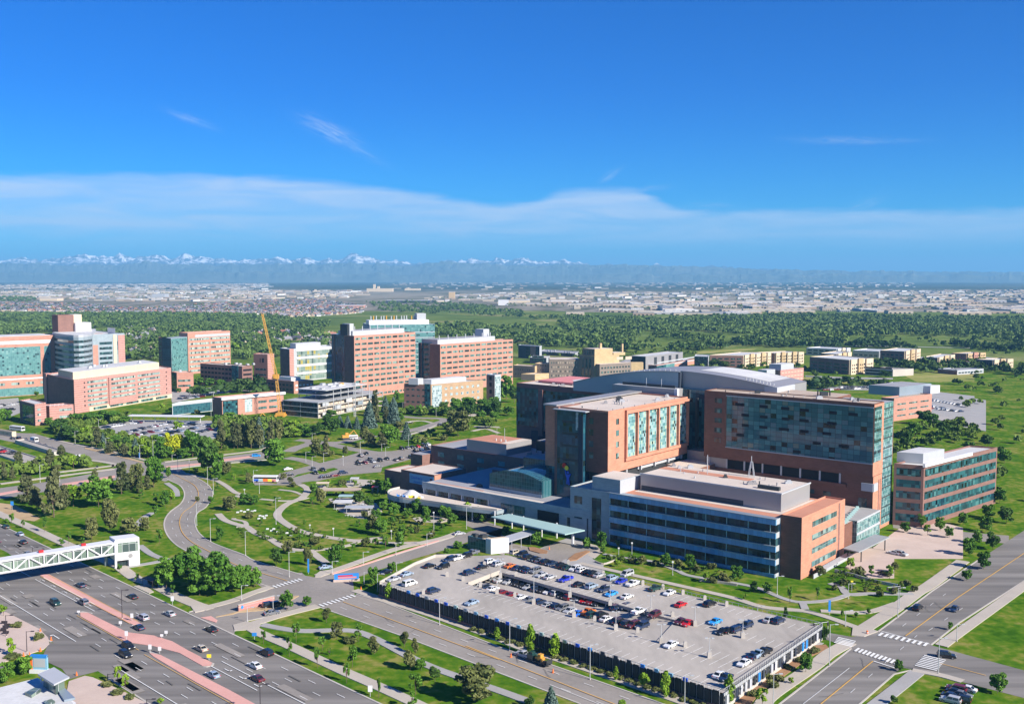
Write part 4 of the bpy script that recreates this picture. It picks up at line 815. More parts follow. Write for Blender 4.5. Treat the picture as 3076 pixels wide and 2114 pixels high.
mb=MB(); Face(C+eb*3,C+eb*LBB*0.93,C-A).panel(mb,0,LBB*0.88,0.1,10.6,-3,3.4); part('inner_wall',mb,'louvre',b)
mb=MB(); fd=Face(C,A,C-Bq)
fd.panel(mb,0.2,LA-0.2,0.3,10.9,-0.4,0.5); part('glazing',mb,'glass_office',b)
for k in range(3): fd.add('floor_edge',b,'steel_grey',0,LA,3.6+3.6*k,4.1+3.6*k,0.1)
fl=Face(C,Bq,C-A)
for k in range(3):
    for j in range(5):
        if (k+j)%2==0: fl.add('sheeting',b,random.choice(['roof_white','metal_light','metal_blue']),6+j*14,13+j*14,0.6+3.6*k,3.4+3.6*k,-0.6,0.7)
for k in range(12):
    p=C2+eb*random.uniform(2,LBB-34)+ea*random.uniform(1,LA-8); mb=MB(); mb.pbox(p,eb*random.uniform(2,6),ea*random.uniform(1,3),18.2,18.2+random.uniform(.6,1.6)); part('material_stack',mb,random.choice(['roof_white','metal_light','crane_yellow','steel_grey']),b)
# scaffold mast
t=thing('hoist_mast','grey lattice hoist mast standing against the steel frame','hoist',P('b',1062,1600)); z1=HZ('b',1062,1300,P('b',1062,1600)[1]); p=P('b',1062,1600)[:2]
mb=MB()
for dx in (-.6,.6):
    for dy in (-.6,.6): mb.bar((p[0]+dx,p[1]+dy,0),(p[0]+dx,p[1]+dy,z1),0.12,4)
for k in range(14): mb.bar((p[0]-.6,p[1]-.6,k*z1/14),(p[0]+.6,p[1]-.6,(k+1)*z1/14),0.08,4); mb.bar((p[0]+.6,p[1]-.6,k*z1/14),(p[0]-.6,p[1]-.6,(k+1)*z1/14),0.08,4)
part('mast',mb,'steel_grey',t); mb=MB(); mb.box(p[0]-2,p[0]-.7,p[1]-.8,p[1]+.8,4,6.5); part('hoist_cage',mb,'steel_grey',t)
# --- tower crane jib (lattice boom)
base=P('b',415,1596); yb=base[1]; t=thing('crane','tall yellow lattice boom crane leaning over the building site','crane',base)
def at_depth(r,x,y,dep): d=ray(*px(r,x,y)); k=dep/d[1]; return np.array([d[0]*k,dep,CH+d[2]*k])
def lattice(mb,p,q,w,n,r):
    p=np.array(p);q=np.array(q); ox=np.array([w,0,0]); oy=np.array([0,w,0])
    for a in (ox,-ox):
        for c in (oy,-oy): mb.bar(p+a+c,q+a*0.6+c*0.6,r,4)
    for k in range(n):
        a=p+(q-p)*k/n; c=p+(q-p)*(k+1)/n; s=1-0.4*k/n; sg=1 if k%2 else -1
        mb.bar(a+ox*s*sg-oy*s,c-ox*s*sg-oy*s,r*0.7,4); mb.bar(a+ox*s*sg+oy*s,c-ox*s*sg+oy*s,r*0.7,4)
mb=MB(); k1=at_depth('b',375,1240,yb); k2=at_depth('b',255,705,yb); lattice(mb,base,k1,1.1,16,0.14); part('mast',mb,'crane_yellow',t)
mb=MB(); lattice(mb,k1,k2,0.9,26,0.13); part('jib',mb,'crane_yellow',t)
mb=MB(); mb.box(k1[0]-2.2,k1[0]+1.8,k1[1]-2,k1[1]+2,k1[2]-2.5,k1[2]+0.8); mb.box(k1[0]-1.4,k1[0]+0.4,k1[1]-2.6,k1[1]-2,k1[2]-2,k1[2]); part('cab',mb,'crane_yellow',t)
mb=MB(); mb.box(base[0]-3,base[0]+3,base[1]-3,base[1]+3,0.6,2.6); mb.box(base[0]-3.6,base[0]-2.2,base[1]-4,base[1]+4,0,1.2); mb.box(base[0]+2.2,base[0]+3.6,base[1]-4,base[1]+4,0,1.2); part('undercarriage',mb,'crane_yellow',t)
# --- historic tan building
b=Bld('historic_building','tan stone historic building with stepped central tower and long dark wings','c',1120,1070,1120,1285,(985,1060),(1335,1060),'stone_tan','stone_shaded',roof='roof_pale')
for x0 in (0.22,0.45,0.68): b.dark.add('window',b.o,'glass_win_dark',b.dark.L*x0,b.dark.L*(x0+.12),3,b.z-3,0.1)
b.block('tower','stone_tan',1,22,1,16,b.z-0.7,b.z+6.5,'roof_pale'); b.block('tower_end','stone_shaded',0.9,21,15.8,16.4,b.z-0.6,b.z+6.4)
tf=Face(b.C+b.lit.d*1+b.dark.d*1,b.C+b.lit.d*1+b.dark.d*16,-b.lit.d); tf.add('tower_face',b.o,'stone_shaded',0,15,b.z-0.5,b.z+6.2,0.06)  # tower side away from the sun painted in darker stone
for k in range(4): tf.add('window',b.o,'glass_win_dark',2+k*3.2,3.4+k*3.2,b.z+1,b.z+4.5,0.15)
b.block('chimney','stone_tan',12,14,6,8,b.z+6,b.z+11.5); b.block('chimney','stone_tan',40,41.5,8,9.5,b.z,b.z+10)
b.lit.rows(b.o,'louvre',26,44,[b.z-5],3,name='window',n=2,gap=3); b.block('setback','stone_tan',24,38,2,14,b.z-0.7,b.z+2,'roof_pale')
w=Face(b.C+b.dark.d*b.dark.L,P('c',725,1100,b.z-4.5)[:2],(-0.4,-1)); mb=MB(); q=[w.o,w.at(w.L),w.at(w.L)-w.n*24,w.o-w.n*24]; slab(mb,q,-0.4,b.z-4.5); wg=part('wing',mb,'stone_shaded',b.o)
mb=MB(); slab(mb,inset(q,0.4),b.z-4.5,b.z-4.4); part('roof',mb,'roof_pale',wg)
for k in range(4): w.rows(wg,None,2,w.L-2,[2.5+4.2*k],1.7,n=12,gap=1.5,name='window',mats=['glass_win_dark','louvre'])
w2=Face(P('c',1165,1135,17)[:2],P('c',1440,1145,14)[:2],(-0.4,-1)); mb=MB(); q=[w2.o,w2.at(w2.L),w2.at(w2.L)-w2.n*18,w2.o-w2.n*18]; slab(mb,q,-0.4,16); wg=part('wing',mb,'stone_shaded',b.o)
mb=MB(); slab(mb,inset(q,0.4),16,16.1); part('roof',mb,'roof_pale',wg)
for k in range(3): w2.rows(wg,'glass_win_dark',2,w2.L-2,[3+4.2*k],1.7,n=10,gap=1.6,name='window')
w3=Face(w2.at(w2.L),P('c',1545,1135,15)[:2],(1,-0.6)); mb=MB(); w3.panel(mb,0,w3.L,0,16,0.1,6); part('wing_end',mb,'stone_tan',b.o)
b=Bld('stone_block','square tan stone block with pale cornice left of the historic tower','c',720,1140,720,1270,(600,1135),(760,1130),'stone_tan','stone_shaded',roof='roof_pale'); b.dark.rows(b.o,'glass_win_dark',3,b.dark.L-3,[3,7.5,12],1.6,n=4,gap=2,name='window')
b=Bld('stone_block','low dark stone wing left of the square stone block','c',600,1160,600,1270,(410,1150),(640,1150),'stone_tan','stone_shaded',roof='roof_pale'); b.dark.rows(b.o,'glass_win_dark',3,b.dark.L-3,[3,7.5],1.6,n=8,gap=2,name='window')
b=Bld('stone_annex','low tan stone annex with small dark windows before the square block','c',600,1230,600,1285,(480,1225),(722,1220),'stone_tan','stone_shaded',roof='roof_pale'); b.lit.rows(b.o,'louvre',2,b.lit.L-2,[2.5],1.5,n=8,gap=1.2,name='window')
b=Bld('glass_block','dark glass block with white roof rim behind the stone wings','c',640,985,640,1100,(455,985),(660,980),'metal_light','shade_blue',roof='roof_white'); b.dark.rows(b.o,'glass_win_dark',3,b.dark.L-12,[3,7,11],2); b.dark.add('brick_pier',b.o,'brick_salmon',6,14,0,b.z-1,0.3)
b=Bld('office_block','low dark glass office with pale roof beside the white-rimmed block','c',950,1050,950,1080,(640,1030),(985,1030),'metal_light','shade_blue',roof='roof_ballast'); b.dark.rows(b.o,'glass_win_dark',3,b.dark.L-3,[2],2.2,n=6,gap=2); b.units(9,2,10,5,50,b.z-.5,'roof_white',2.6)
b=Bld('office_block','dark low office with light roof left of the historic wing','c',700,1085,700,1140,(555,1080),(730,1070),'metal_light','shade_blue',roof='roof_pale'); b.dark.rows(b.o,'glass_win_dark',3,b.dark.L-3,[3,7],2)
# --- grey metal hall with pink base
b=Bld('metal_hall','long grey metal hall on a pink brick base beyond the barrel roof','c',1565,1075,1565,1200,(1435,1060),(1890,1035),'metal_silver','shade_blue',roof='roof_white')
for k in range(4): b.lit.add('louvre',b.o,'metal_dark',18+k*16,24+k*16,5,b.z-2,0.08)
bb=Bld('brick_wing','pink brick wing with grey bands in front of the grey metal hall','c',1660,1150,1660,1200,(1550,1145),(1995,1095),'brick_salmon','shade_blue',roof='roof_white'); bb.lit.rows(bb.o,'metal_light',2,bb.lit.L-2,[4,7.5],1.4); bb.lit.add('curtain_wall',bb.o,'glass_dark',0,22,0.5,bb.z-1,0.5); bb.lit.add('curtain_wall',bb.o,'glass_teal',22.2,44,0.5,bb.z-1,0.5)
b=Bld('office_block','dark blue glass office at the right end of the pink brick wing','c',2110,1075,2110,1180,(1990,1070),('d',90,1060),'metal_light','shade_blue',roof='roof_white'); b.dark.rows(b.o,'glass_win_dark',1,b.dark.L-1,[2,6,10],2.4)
# --- apartments
def flats(label,args,n,matd='brick_plum_and_shade',mats=('cream','stone_tan')):
    b=Bld('apartment_block',label,*args,mats[0],matd,roof='roof_white',cat='apartment building')
    for k in range(n):
        x0=1+k*(b.lit.L-2)/n; w=(b.lit.L-2)/n
        b.lit.add('bay',b.o,mats[k%2],x0,x0+w*0.62,0,b.z+(0.9 if k%2 else 0.2),1.6)
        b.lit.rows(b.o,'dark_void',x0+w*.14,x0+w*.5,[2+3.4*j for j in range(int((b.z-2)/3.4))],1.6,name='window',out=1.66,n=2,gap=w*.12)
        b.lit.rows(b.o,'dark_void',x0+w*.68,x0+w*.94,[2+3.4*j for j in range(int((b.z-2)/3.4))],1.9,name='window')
    b.dark.rows(b.o,'glass_win_dark',2,b.dark.L-2,[2+3.4*j for j in range(int((b.z-2)/3.4))],1.7,n=5,gap=2,name='window')
    return b
flats('cream four-storey apartment block with projecting bays, nearest the pink annex',('d',385,1065,385,1175,(95,1060),(640,1040)),5)
flats('cream apartment block with dark entry bays behind the first cream block',('d',660,1045,660,1150,(500,1030),(915,1035)),5)
flats('dark fronted apartment block with cream corner beside the low parking structure',('d',1310,1105,1310,1235,(965,1075),(1520,1090)),3)
flats('pale apartment block with white roof at the back of the apartment group',('d',1200,1010,1200,1075,(935,985),(1320,1000)),3,'cream',('white_paint','cream'))
flats('white roofed apartment block with brick stair bay, right of the group',('d',1570,1030,1570,1090,(1340,1010),(1690,1015)),3,'cream',('white_paint','brick_salmon'))
flats('apartment block with dark balconies at the right edge beyond the meadow',('d',1790,1030,1790,1140,(1580,1040),(1930,1060)),3)
flats('small cream apartment block between the two larger ones',('d',1200,1055,1200,1120,(1060,1045),(1330,1060)),3)
b=Bld('pink_laboratory','small pink laboratory with grey roof box beyond the barrel roof','d',710,1195,710,1310,(540,1290),(912,1172),'brick_pink','brick_salmon',roof='roof_ballast')
b.lit.rows(b.o,'louvre',2,b.lit.L-2,[2,5.5,9],1.0,n=7,gap=1.5,name='window'); b.block('penthouse','metal_light',4,26,2,14,b.z-.5,b.z+5,'roof_white'); b.block('penthouse','metal_light',-18,-4,3,12,4,b.z+1,'roof_white')
b=Bld('parking_structure','low grey open parking structure with dark slots by the apartments','d',1690,1190,1690,1250,(1445,1150),(1870,1180),'concrete','concrete',roof='deck_concrete',cat='parking structure')
for k in range(3): b.dark.add('opening',b.o,'dark_void',1,b.dark.L-1,1+3*k,2.6+3*k,0.1)
b=Bld('brick_laboratory','long pink brick laboratory at the right edge with grey parapet and roof','d',1700,1440,1700,1640,(1590,1400),(2030,1400),'brick_salmon','brick_plum_and_shade',roof='roof_brown')
for k in range(4): b.lit.rows(b.o,'glass_win',4,b.lit.L-4,[b.z-5-4*k],1.0,n=3,gap=4)
b.block('penthouse','metal_blue',20,60,8,30,b.z-.5,b.z+6,'roof_ballast'); b.block('penthouse','white_paint',50,62,3,12,b.z-.5,b.z+5,'roof_white')
b=Bld('metal_hall','dark blue metal hall with pale end behind the tan roof of the right tower','d',1800,1345,1800,1400,(1570,1300),(1910,1310),'metal_light','metal_blue',roof='metal_blue'); b.dark.add('fascia',b.o,'metal_blue',0,b.dark.L,b.z-2,b.z,0.2); b.units(2,2,8,5,20,b.z)
b=Bld('clinic_building','dark glazed clinic with curved white roof edge at the far right','h',1960,720,1960,1260,(1700,700),(2600,560),'brick_plum_and_shade','brick_plum_and_shade',roof='roof_white')
for k in range(5): b.dark.rows(b.o,'glass_dark',1,b.dark.L-1,[2+4.6*k],3.0); b.lit.rows(b.o,'glass_dark',1,b.lit.L-1,[2+4.6*k],3.0)
b.block('roof_box','metal_light',8,26,4,14,b.z-.5,b.z+3.5,'roof_white'); b.block('roof_edge','white_paint',-1,40,-1,0,b.z-.5,b.z+.9)

flats('low tan apartment block right of the dark-balcony block',('d',2080,1085,2080,1160,(1950,1065),(2230,1085)),3)
flats('tan brick apartment block near the far right end of the group',('d',2330,1050,2330,1120,(2200,1035),(2500,1040)),3,'brick_shaded_brown',('stone_tan','brick_salmon'))
flats('cream apartment block with flat white roof at the far right end',('d',2560,1105,2560,1190,(2420,1085),(2740,1095)),3)
b=Bld('office_block','long low grey office beyond the meadow at the far right','d',2250,1195,2250,1235,(2080,1180),(2480,1180),'metal_light','brick_plum_and_shade',roof='roof_ballast'); b.lit.rows(b.o,'glass_win_dark',2,b.lit.L-2,[1.2],1.4,n=8,gap=1)
b=Bld('office_block','tan low medical office between the metal hall and the apartments','d',1480,1190,1480,1230,(1330,1180),(1440,1170),'stone_tan','stone_shaded',roof='roof_pale') if 0 else None
# ------------------------------------------------------------------ the children's hospital: a = metres left-away along its front, b = metres back, from the right-hand front corner
hD1=pdir(129.5); hD2=np.array([-hD1[1],hD1[0]]); hO=P('l',885,515)[:2]
def hw2(a,b): return hO-a*hD1+b*hD2
def hbox(mb,a0,a1,b0,b1,z0,z1): mb.pbox(hw2(a1,b0),hD1*(a1-a0),hD2*(b1-b0),z0,z1)
def FF(a0,a1,b): return Face(hw2(a0,b),hw2(a1,b),-hD2)      # front wall, x runs left-away from a0
def FS(a,b0,b1): return Face(hw2(a,b0),hw2(a,b1),hD1)       # sunlit side wall, x runs away from b0
def hpart(name,mat,parent,a0,a1,b0,b1,z0,z1,roof=None,label=None,par=0.0):
    mb=MB(); hbox(mb,a0,a1,b0,b1,z0,z1); p=part(name,mb,mat,parent,label)
    if roof:
        mb=MB(); hbox(mb,a0+.35,a1-.35,b0+.35,b1-.35,z1,z1+0.05); part('roof',mb,roof,p)
    if par:
        mb=MB()
        for q in ((a0,a1,b0,b0+.3),(a0,a1,b1-.3,b1),(a0,a0+.3,b0+.3,b1-.3),(a1-.3,a1,b0+.3,b1-.3)): hbox(mb,*q,z1+0.002,z1+par)
        part('parapet',mb,mat,p)
    return p
# ===== office wing (its own building)
ob=thing('office_building','four-storey office building with blue glass bands and orange brick end wall','building',(*hO,0))
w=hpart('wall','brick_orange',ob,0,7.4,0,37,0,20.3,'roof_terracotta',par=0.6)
e=hpart('shaded_face','brick_shaded_brown',ob,0.02,7.3,-0.05,0.0,0,20.85,label='dark shaded brick front of the end block')  # shade of the front painted as brown over the orange brick
hpart('roof_block','metal_panel',ob,7.4,73.5,-0.4,37,0,19.4,'roof_terracotta')
glass=hpart('glass_front','glass_office',ob,7.6,73.5,-3.2,-0.5,0,18.6)
mb=MB(); hbox(mb,7.7,73.5,-3.0,0.3,18.6,19.6); part('roof_edge',mb,'metal_blue',ob)
fo=FF(7.4,73.6,-3.2)
for k in range(5):
    z=-0.4+4.55*k if k else 0.0
    if k: fo.add('spandrel',ob,'spandrel_blue',0,66.2,z,z+1.9,0.55)
    else: fo.add('spandrel',ob,'spandrel_blue',0,66.2,0,1.2,0.4)
    if k: fo.add('ledge',ob,'metal_blue',-0.1,66.3,z+1.9,z+2.1,0.8)
for k in range(9):
    x=2+k*8.0
    for j in range(4): fo.add('mullion',ob,'canopy_teal',x,x+0.22,1.3+4.55*j if j==0 else 1.7+4.55*j,4.1+4.55*j,0.2)
fs=FS(7.6,-3.75,-0.1)
for k in range(4): fs.add('spandrel',ob,'metal_light',0,3.6,4.15+4.55*k,6.1+4.55*k,0.1)
fs.add('spandrel',ob,'metal_light',0,3.6,0.1,1.3,0.1)
fe=FS(0,0,37)
for k in range(4): fe.add('window_band',ob,'glass_win',9,30.5,2.6+4.5*k,4.6+4.5*k,-0.05,0.1) if 0 else fe.add('window_band',ob,'glass_win',8.5,29.5,2.4+4.55*k,4.3+4.55*k,0.08)
fe.add('recess_shade',ob,'brick_plum_and_shade',31.2,32.6,0.3,20.2,0.05)  # recess drawn flat, its shade put in as darker brick
mb=MB(); f2=FS(-2.5,4,34); f2.panel(mb,0,30,0,1.4,0.3,0.0); f2.panel(mb,4,32,1.4,1.7,1.2,1.2); part('terrace_wall',mb,'metal_light',ob)
for k in range(10):
    mb=MB(); p=f2.at(5+k*3); mb.bar((*p,1.7),(*p,2.7),0.06,4); part('rail_post',mb,'metal_light',ob)
pent=hpart('penthouse','metal_silver',ob,11.5,68,9,33,19.4,25.7,'roof_pale')
mb=MB(); hbox(mb,11.2,68.3,8.7,9.1,25.5,26.0); hbox(mb,11.2,11.6,9.1,33.2,25.5,26.0); part('coping',mb,'metal_light',pent)
mb=MB(); hbox(mb,30,68,22,27,25.76,25.8); part('roof_strip',mb,'roof_terracotta',pent)
FF(11.6,68,9).add('louvre_strip',pent,'shade_blue',14,56,19.6,21.4,0.06)
mb=MB(); hbox(mb,14,22,12.5,14,25.8,27.0); part('roof_unit',mb,'metal_dark',pent)
mb=MB(); p=hw2(48,24); mb.bar((*p,25.8),(*p,33),0.16,5); part('antenna_mast',mb,'metal_light',pent)
mb=MB(); p=hw2(33,30); 
for dx in (-1,1):
    for dy in (-1,1): mb.bar((p[0]+dx,p[1]+dy,25.8),(p[0]+dx*.3,p[1]+dy*.3,31.5),0.13,4)
mb.bar((*p,29),(*p,33.5),0.14,5); part('antenna_tower',mb,'metal_light',pent)
mb=MB(); hbox(mb,8.5,68.5,5.5,8.9,19.46,19.5); hbox(mb,8,11.3,8.9,34,19.46,19.5); part('roof_walkway',mb,'roof_pale',ob)
# grey block at the left end
gb=hpart('entry_block','metal_panel',ob,73.6,92.4,-2.6,30,0,19.2,'roof_pale',par=0.4,label='pale blue-grey metal panel block')
fg=FF(73.6,92.4,-2.6)
fg.add('glass_strip',gb,'glass_office',4.4,8.6,0.5,16.6,0.05); fg.rows(gb,'glass_win_dark',13.2,16.8,[7.6,13.3],2.9,name='window',out=0.08)
fg.add('recess_shade',gb,'shade_blue',10.3,10.9,0,9.5,0.06)  # flat dark strip stands in for the shade of a recess
ub=hpart('penthouse','metal_panel',gb,70.0,82.5,-2.0,12.5,19.25,24.6,'roof_pale')
FS(70.0,-2.0,12.5).add('metal_side',gb,'metal_light',0,14.4,19.3,24.5,0.05)
# ===== hospital
hb=thing('hospital_building',"children's hospital with brick towers, curtain walls and a silver barrel roof",'hospital',(*hw2(80,20),0))
# podium
pod=hpart('podium','metal_panel',hb,82.6,172,-2.2,46,0,10.4,'roof_ballast')
fp=FF(82.6,172,-2.25)
fp.add('fascia',pod,'metal_panel',0,89.4,8.2,11.0,0.5)
fp.add('window',pod,'glass_hall',32.5,45,4.5,8.1,0.1); fp.add('recess_shade',pod,'dark_void',15.5,26,1.5,8.0,0.1); fp.add('window',pod,'glass_win_dark',6.5,11.5,0.3,7.2,0.1)  # recess is a flat black panel in place of real shade
for k in range(5): fp.add('window',pod,'glass_office',52+k*7.4,57.8+k*7.4,5.6,8.1,0.1)
for k in range(6): fp.add('pier',pod,'metal_light',51.2+k*7.4,51.8+k*7.4,0,8.2,0.4)
mb=MB(); hbox(mb,108,171,-2.0,1.2,10.46,10.56); part('roof_strip',mb,'roof_pale',pod); mb=MB(); hbox(mb,140,168,0.8,1.8,10.57,10.62); part('roof_strip',mb,'roof_terracotta',pod)
hpart('podium_step','brick_plum_and_shade',hb,111,160,30,30.5,10.45,13)
# terrace with rounded end
edge=[]; 
for (r,x,y) in (('f',2300,1112),('f',2000,1080),('f',1800,1050),('f',1600,1022),('f',1450,1005),('f',1370,985),('f',1345,960),('f',1370,935),('f',1450,915)): edge.append(P(r,x,y,6.0)[:2])
edge=smooth_line(edge,4); mb=MB(); poly=[tuple(p) for p in edge]+[tuple(hw2(172,-2.2)),tuple(hw2(125,-2.2))]
slab(mb,poly,4.4,5.8); ter=part('terrace',mb,'metal_panel',hb)
mb=MB(); slab(mb,inset(poly,1.0),5.8,5.88); part('deck',mb,'roof_pale',ter)
mb=MB()
for p,q in zip(edge[:-1],edge[1:]): Face(p,q,(-1,-1)).panel(mb,0,float(np.hypot(*(q-p))),5.8,6.7,0.0,0.25)
part('balustrade',mb,'concrete',ter)
mb=MB()
for p,q in zip(edge[4:-5],edge[5:-4]): mb.quad([(*p,0),(*q,0),(*q,4.4),(*p,4.4)])
pl=[np.array(p)+np.array([3.0,3.5]) for p in edge]; mb=MB()
for p,q in zip(pl[:-1],pl[1:]): mb.quad([(*p,0),(*q,0),(*q,4.4),(*p,4.4)],[(0,0),(3,0),(3,4.4),(0,4.4)])
part('undercroft_glass',mb,'glass_office',ter)
for k in range(3,len(edge)-6,4):
    mb=MB(); p=edge[k]+np.array([0.8,1.0]); mb.bar((*p,0),(*p,4.4),0.3); part('column',mb,'metal_light',ter)
c=P('f',1555,960,6.5)[:2]
mb=MB()
for k in range(12):
    a0,a1=2*pi*k/12,2*pi*(k+1)/12; mb.quad([(c[0]+4*cos(a0),c[1]+4*sin(a0),5.9),(c[0]+4*cos(a1),c[1]+4*sin(a1),5.9),(c[0]+1.2*cos(a1),c[1]+1.2*sin(a1),7.8),(c[0]+1.2*cos(a0),c[1]+1.2*sin(a0),7.8)]); mb.quad([(c[0]+1.2*cos(a0),c[1]+1.2*sin(a0),7.8),(c[0]+1.2*cos(a1),c[1]+1.2*sin(a1),7.8),(c[0],c[1],8)])
part('tent_roof',mb,'roof_white',ter)
for k in range(9):
    p=P('f',1440+k*26,985+k*3+random.uniform(-8,8),5.9); mb=MB(); mb.box(p[0]-.6,p[0]+.6,p[1]-.5,p[1]+.5,5.9,6.7); mb.box(p[0]-.6,p[0]-.4,p[1]-.5,p[1]+.5,6.7,7.2); part('terrace_seat',mb,random.choice(['blue','yellow','white_paint','sign_blue','roof_white']),ter)
# entrance pavilion with banner
pv=hpart('entrance_pavilion','brick_plum_and_shade',hb,173.5,194.5,6.5,27.5,0,11.9,'roof_pale',par=0.4)
FS(173.5,6.5,10.5).add('sunlit_side',pv,'brick_orange',0,4,8,11.9,0.1)  # sunlit side painted in brighter brick than the rest of the pavilion
hpart('low_wing','brick_plum_and_shade',hb,194.6,207,8,24,0,10.2,'roof_pale',par=0.4)
fpv=FF(173.5,194.5,6.5); 
bn=fpv.add('banner',hb,'banner',0.5,15.5,7.0,11.3,0.12,label='light blue banner sign on the entrance pavilion')
# lettering on the banner
def lettering(text,face,x,z,size,mat,parent,out,name='lettering'):
    """raised letters on a wall; x is measured along the face to the left end of the text"""
    cu=bpy.data.curves.new('text','FONT'); cu.body=text; cu.size=size; cu.extrude=0.02; ob_=bpy.data.objects.new('text',cu); COL.objects.link(ob_)
    dg=bpy.context.evaluated_depsgraph_get(); me=bpy.data.meshes.new_from_object(ob_.evaluated_get(dg)); bpy.data.objects.remove(ob_); bpy.data.curves.remove(cu)
    off=WL[parent]; co_=np.empty(len(me.vertices)*3); me.vertices.foreach_get('co',co_); co_=co_.reshape(-1,3)
    rd=np.array([-face.n[1],face.n[0]]); sgn=1 if rd@face.d>0 else -1
    w=np.empty_like(co_); base=face.at(x)+face.n*out
    w[:,0]=base[0]+rd[0]*co_[:,0]+face.n[0]*co_[:,2]-off[0]; w[:,1]=base[1]+rd[1]*co_[:,0]+face.n[1]*co_[:,2]-off[1]; w[:,2]=z+co_[:,1]-off[2]
    me.vertices.foreach_set('co',w.ravel().astype(np.float32)); me.materials.clear(); me.materials.append(M(mat)); me.update()
    o=bpy.data.objects.new(name,me); COL.objects.link(o); o.parent=parent; WL[o]=off; return o
lettering("Children's",fpv,14.6,9.1,1.75,'blue',bn,0.16); lettering("Hospital",fpv,12.8,7.5,1.3,'sign_blue',bn,0.16)
mb=MB(); fpv.panel(mb,1.4,2.6,7.5,10.5,0.16); part('picture_strip',mb,'brick_plum_and_shade',bn)
# brick wing on the left
bw=hpart('brick_wing','brick_plum_and_shade',hb,139,214,46.2,74,0,15.8,'roof_ballast',par=0.5)
hpart('brick_wing','brick_plum_and_shade',hb,214,222,40,60,0,12.0,'roof_ballast')
fb=FF(139,222,46.2)
for k in range(5):
    for z in (11.2,6.8): fb.add('window',bw,'glass_teal',14+k*13.0,18.2+k*13.0,z,z+2.2,0.1)
tp=hpart('penthouse','metal_silver',bw,167,192,48.5,67.5,15.9,21.2,'roof_terracotta',label='grey-green metal roof storey under terracotta gravel')
mb=MB(); hbox(mb,167,172,50,67,21.27,21.3); part('roof_strip',mb,'roof_pale',tp)
for k in range(3):
    mb=MB(); p=hw2(172+k*3,54); mb.bar((*p,21.2),(*p,22.3),0.35); part('roof_vent',mb,'roof_white',tp)
mb=MB(); p=hw2(176,58); mb.bar((*p,21.2),(*p,27),0.12,5); part('antenna_mast',mb,'metal_light',tp)
hpart('plant_block','brick_plum_and_shade',hb,119,139,60,80,0,25,'roof_ballast'); hpart('plant_block','metal_dark',hb,150,166,70,90,0,20.5,'roof_ballast')
# arched glass hall
gh=FF(113,141,6.2); mb=MB(); n=14; pts=[(113+28*k/n,10.4+5.2+4.2*math.sin(pi*(0.12+0.76*k/n))) for k in range(n+1)]
for d0 in (0,):
    for (a0,z0),(a1,z1) in zip(pts[:-1],pts[1:]):
        p,q=hw2(a0,6.2),hw2(a1,6.2); mb.quad([(*p,10.4),(*q,10.4),(*q,z1),(*p,z0)],[(a0,10.4),(a1,10.4),(a1,z1),(a0,z0)])
        p2,q2=hw2(a0,24),hw2(a1,24); mb.quad([(*p,z0),(*q,z1),(*q2,z1),(*p2,z0)],[(a0,0),(a1,0),(a1,18),(a0,18)])
a,z=pts[-1]; mb.quad([(*hw2(a,6.2),10.4),(*hw2(a,24),10.4),(*hw2(a,24),z),(*hw2(a,6.2),z)]); a,z=pts[0]; mb.quad([(*hw2(a,6.2),10.4),(*hw2(a,24),10.4),(*hw2(a,24),z),(*hw2(a,6.2),z)])
hall=part('glass_hall',mb,'glass_hall',hb,'arched glazed hall above the podium'); gh.add('sill_band',hall,'metal_blue',0,28,10.5,11.8,0.2)
hpart('glass_step','glass_hall',hb,113,137,24,34,0,22,'roof_ballast'); 
# tower with the sunlit orange wall
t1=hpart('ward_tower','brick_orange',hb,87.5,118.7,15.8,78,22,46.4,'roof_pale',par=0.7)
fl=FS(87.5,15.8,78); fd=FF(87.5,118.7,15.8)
fd.add('shaded_wall',t1,'brick_shaded_brown',0.02,10.3,22.02,46.3,0.06)  # shade put into the colour: brown brick laid over the orange tower
for k in range(4):
    fd.add('window',t1,'glass_win_dark',7.0,9.0,27.5+4.6*k,29.9+4.6*k,0.12); fl.add('window',t1,'glass_win',5.6,7.6,27.3+4.6*k,29.6+4.6*k,0.08)
nb=6; x0=12.0; st=(61.5-x0)/nb
for k in range(nb):
    x=x0+k*st; fl.add('curtain_wall',t1,'glass_bright',x+0.7,x+st-0.6,27.0,44.6,0.06)
    fl.add('fin',t1,'brick_orange',x-0.25,x+0.55,26.9,44.8,1.1)
fl.add('fin',t1,'brick_orange',61.2,61.8,26.9,44.8,1.1); fl.add('lintel',t1,'brick_orange',x0-0.25,61.8,44.8,46.3,1.1); fl.add('sill',t1,'brick_orange',x0-0.25,61.8,25.6,26.9,0.9)
mb=MB()
for (a,b_) in ((97,40),(98.5,40.5),(100,41)): p=hw2(a,b_); mb.bar((*p,46.4),(*p,48.0),0.3)
part('roof_vent',mb,'metal_silver',t1)
for k in range(7):
    mb=MB(); p=hw2(89.5,22+k*8); mb.bar((*p,46.4),(*p,47.2),0.25); part('roof_vent',mb,'metal_silver',t1)
# base below the tower
hpart('tower_base','metal_dark',hb,89.5,117,18,78,0,22)
for k in range(5): hpart('column','metal_light',hb,88.0,88.7,30+k*11,30.8+k*11,20,22)
hpart('clerestory','metal_light',hb,88.9,89.4,40,76,20.2,21.6)
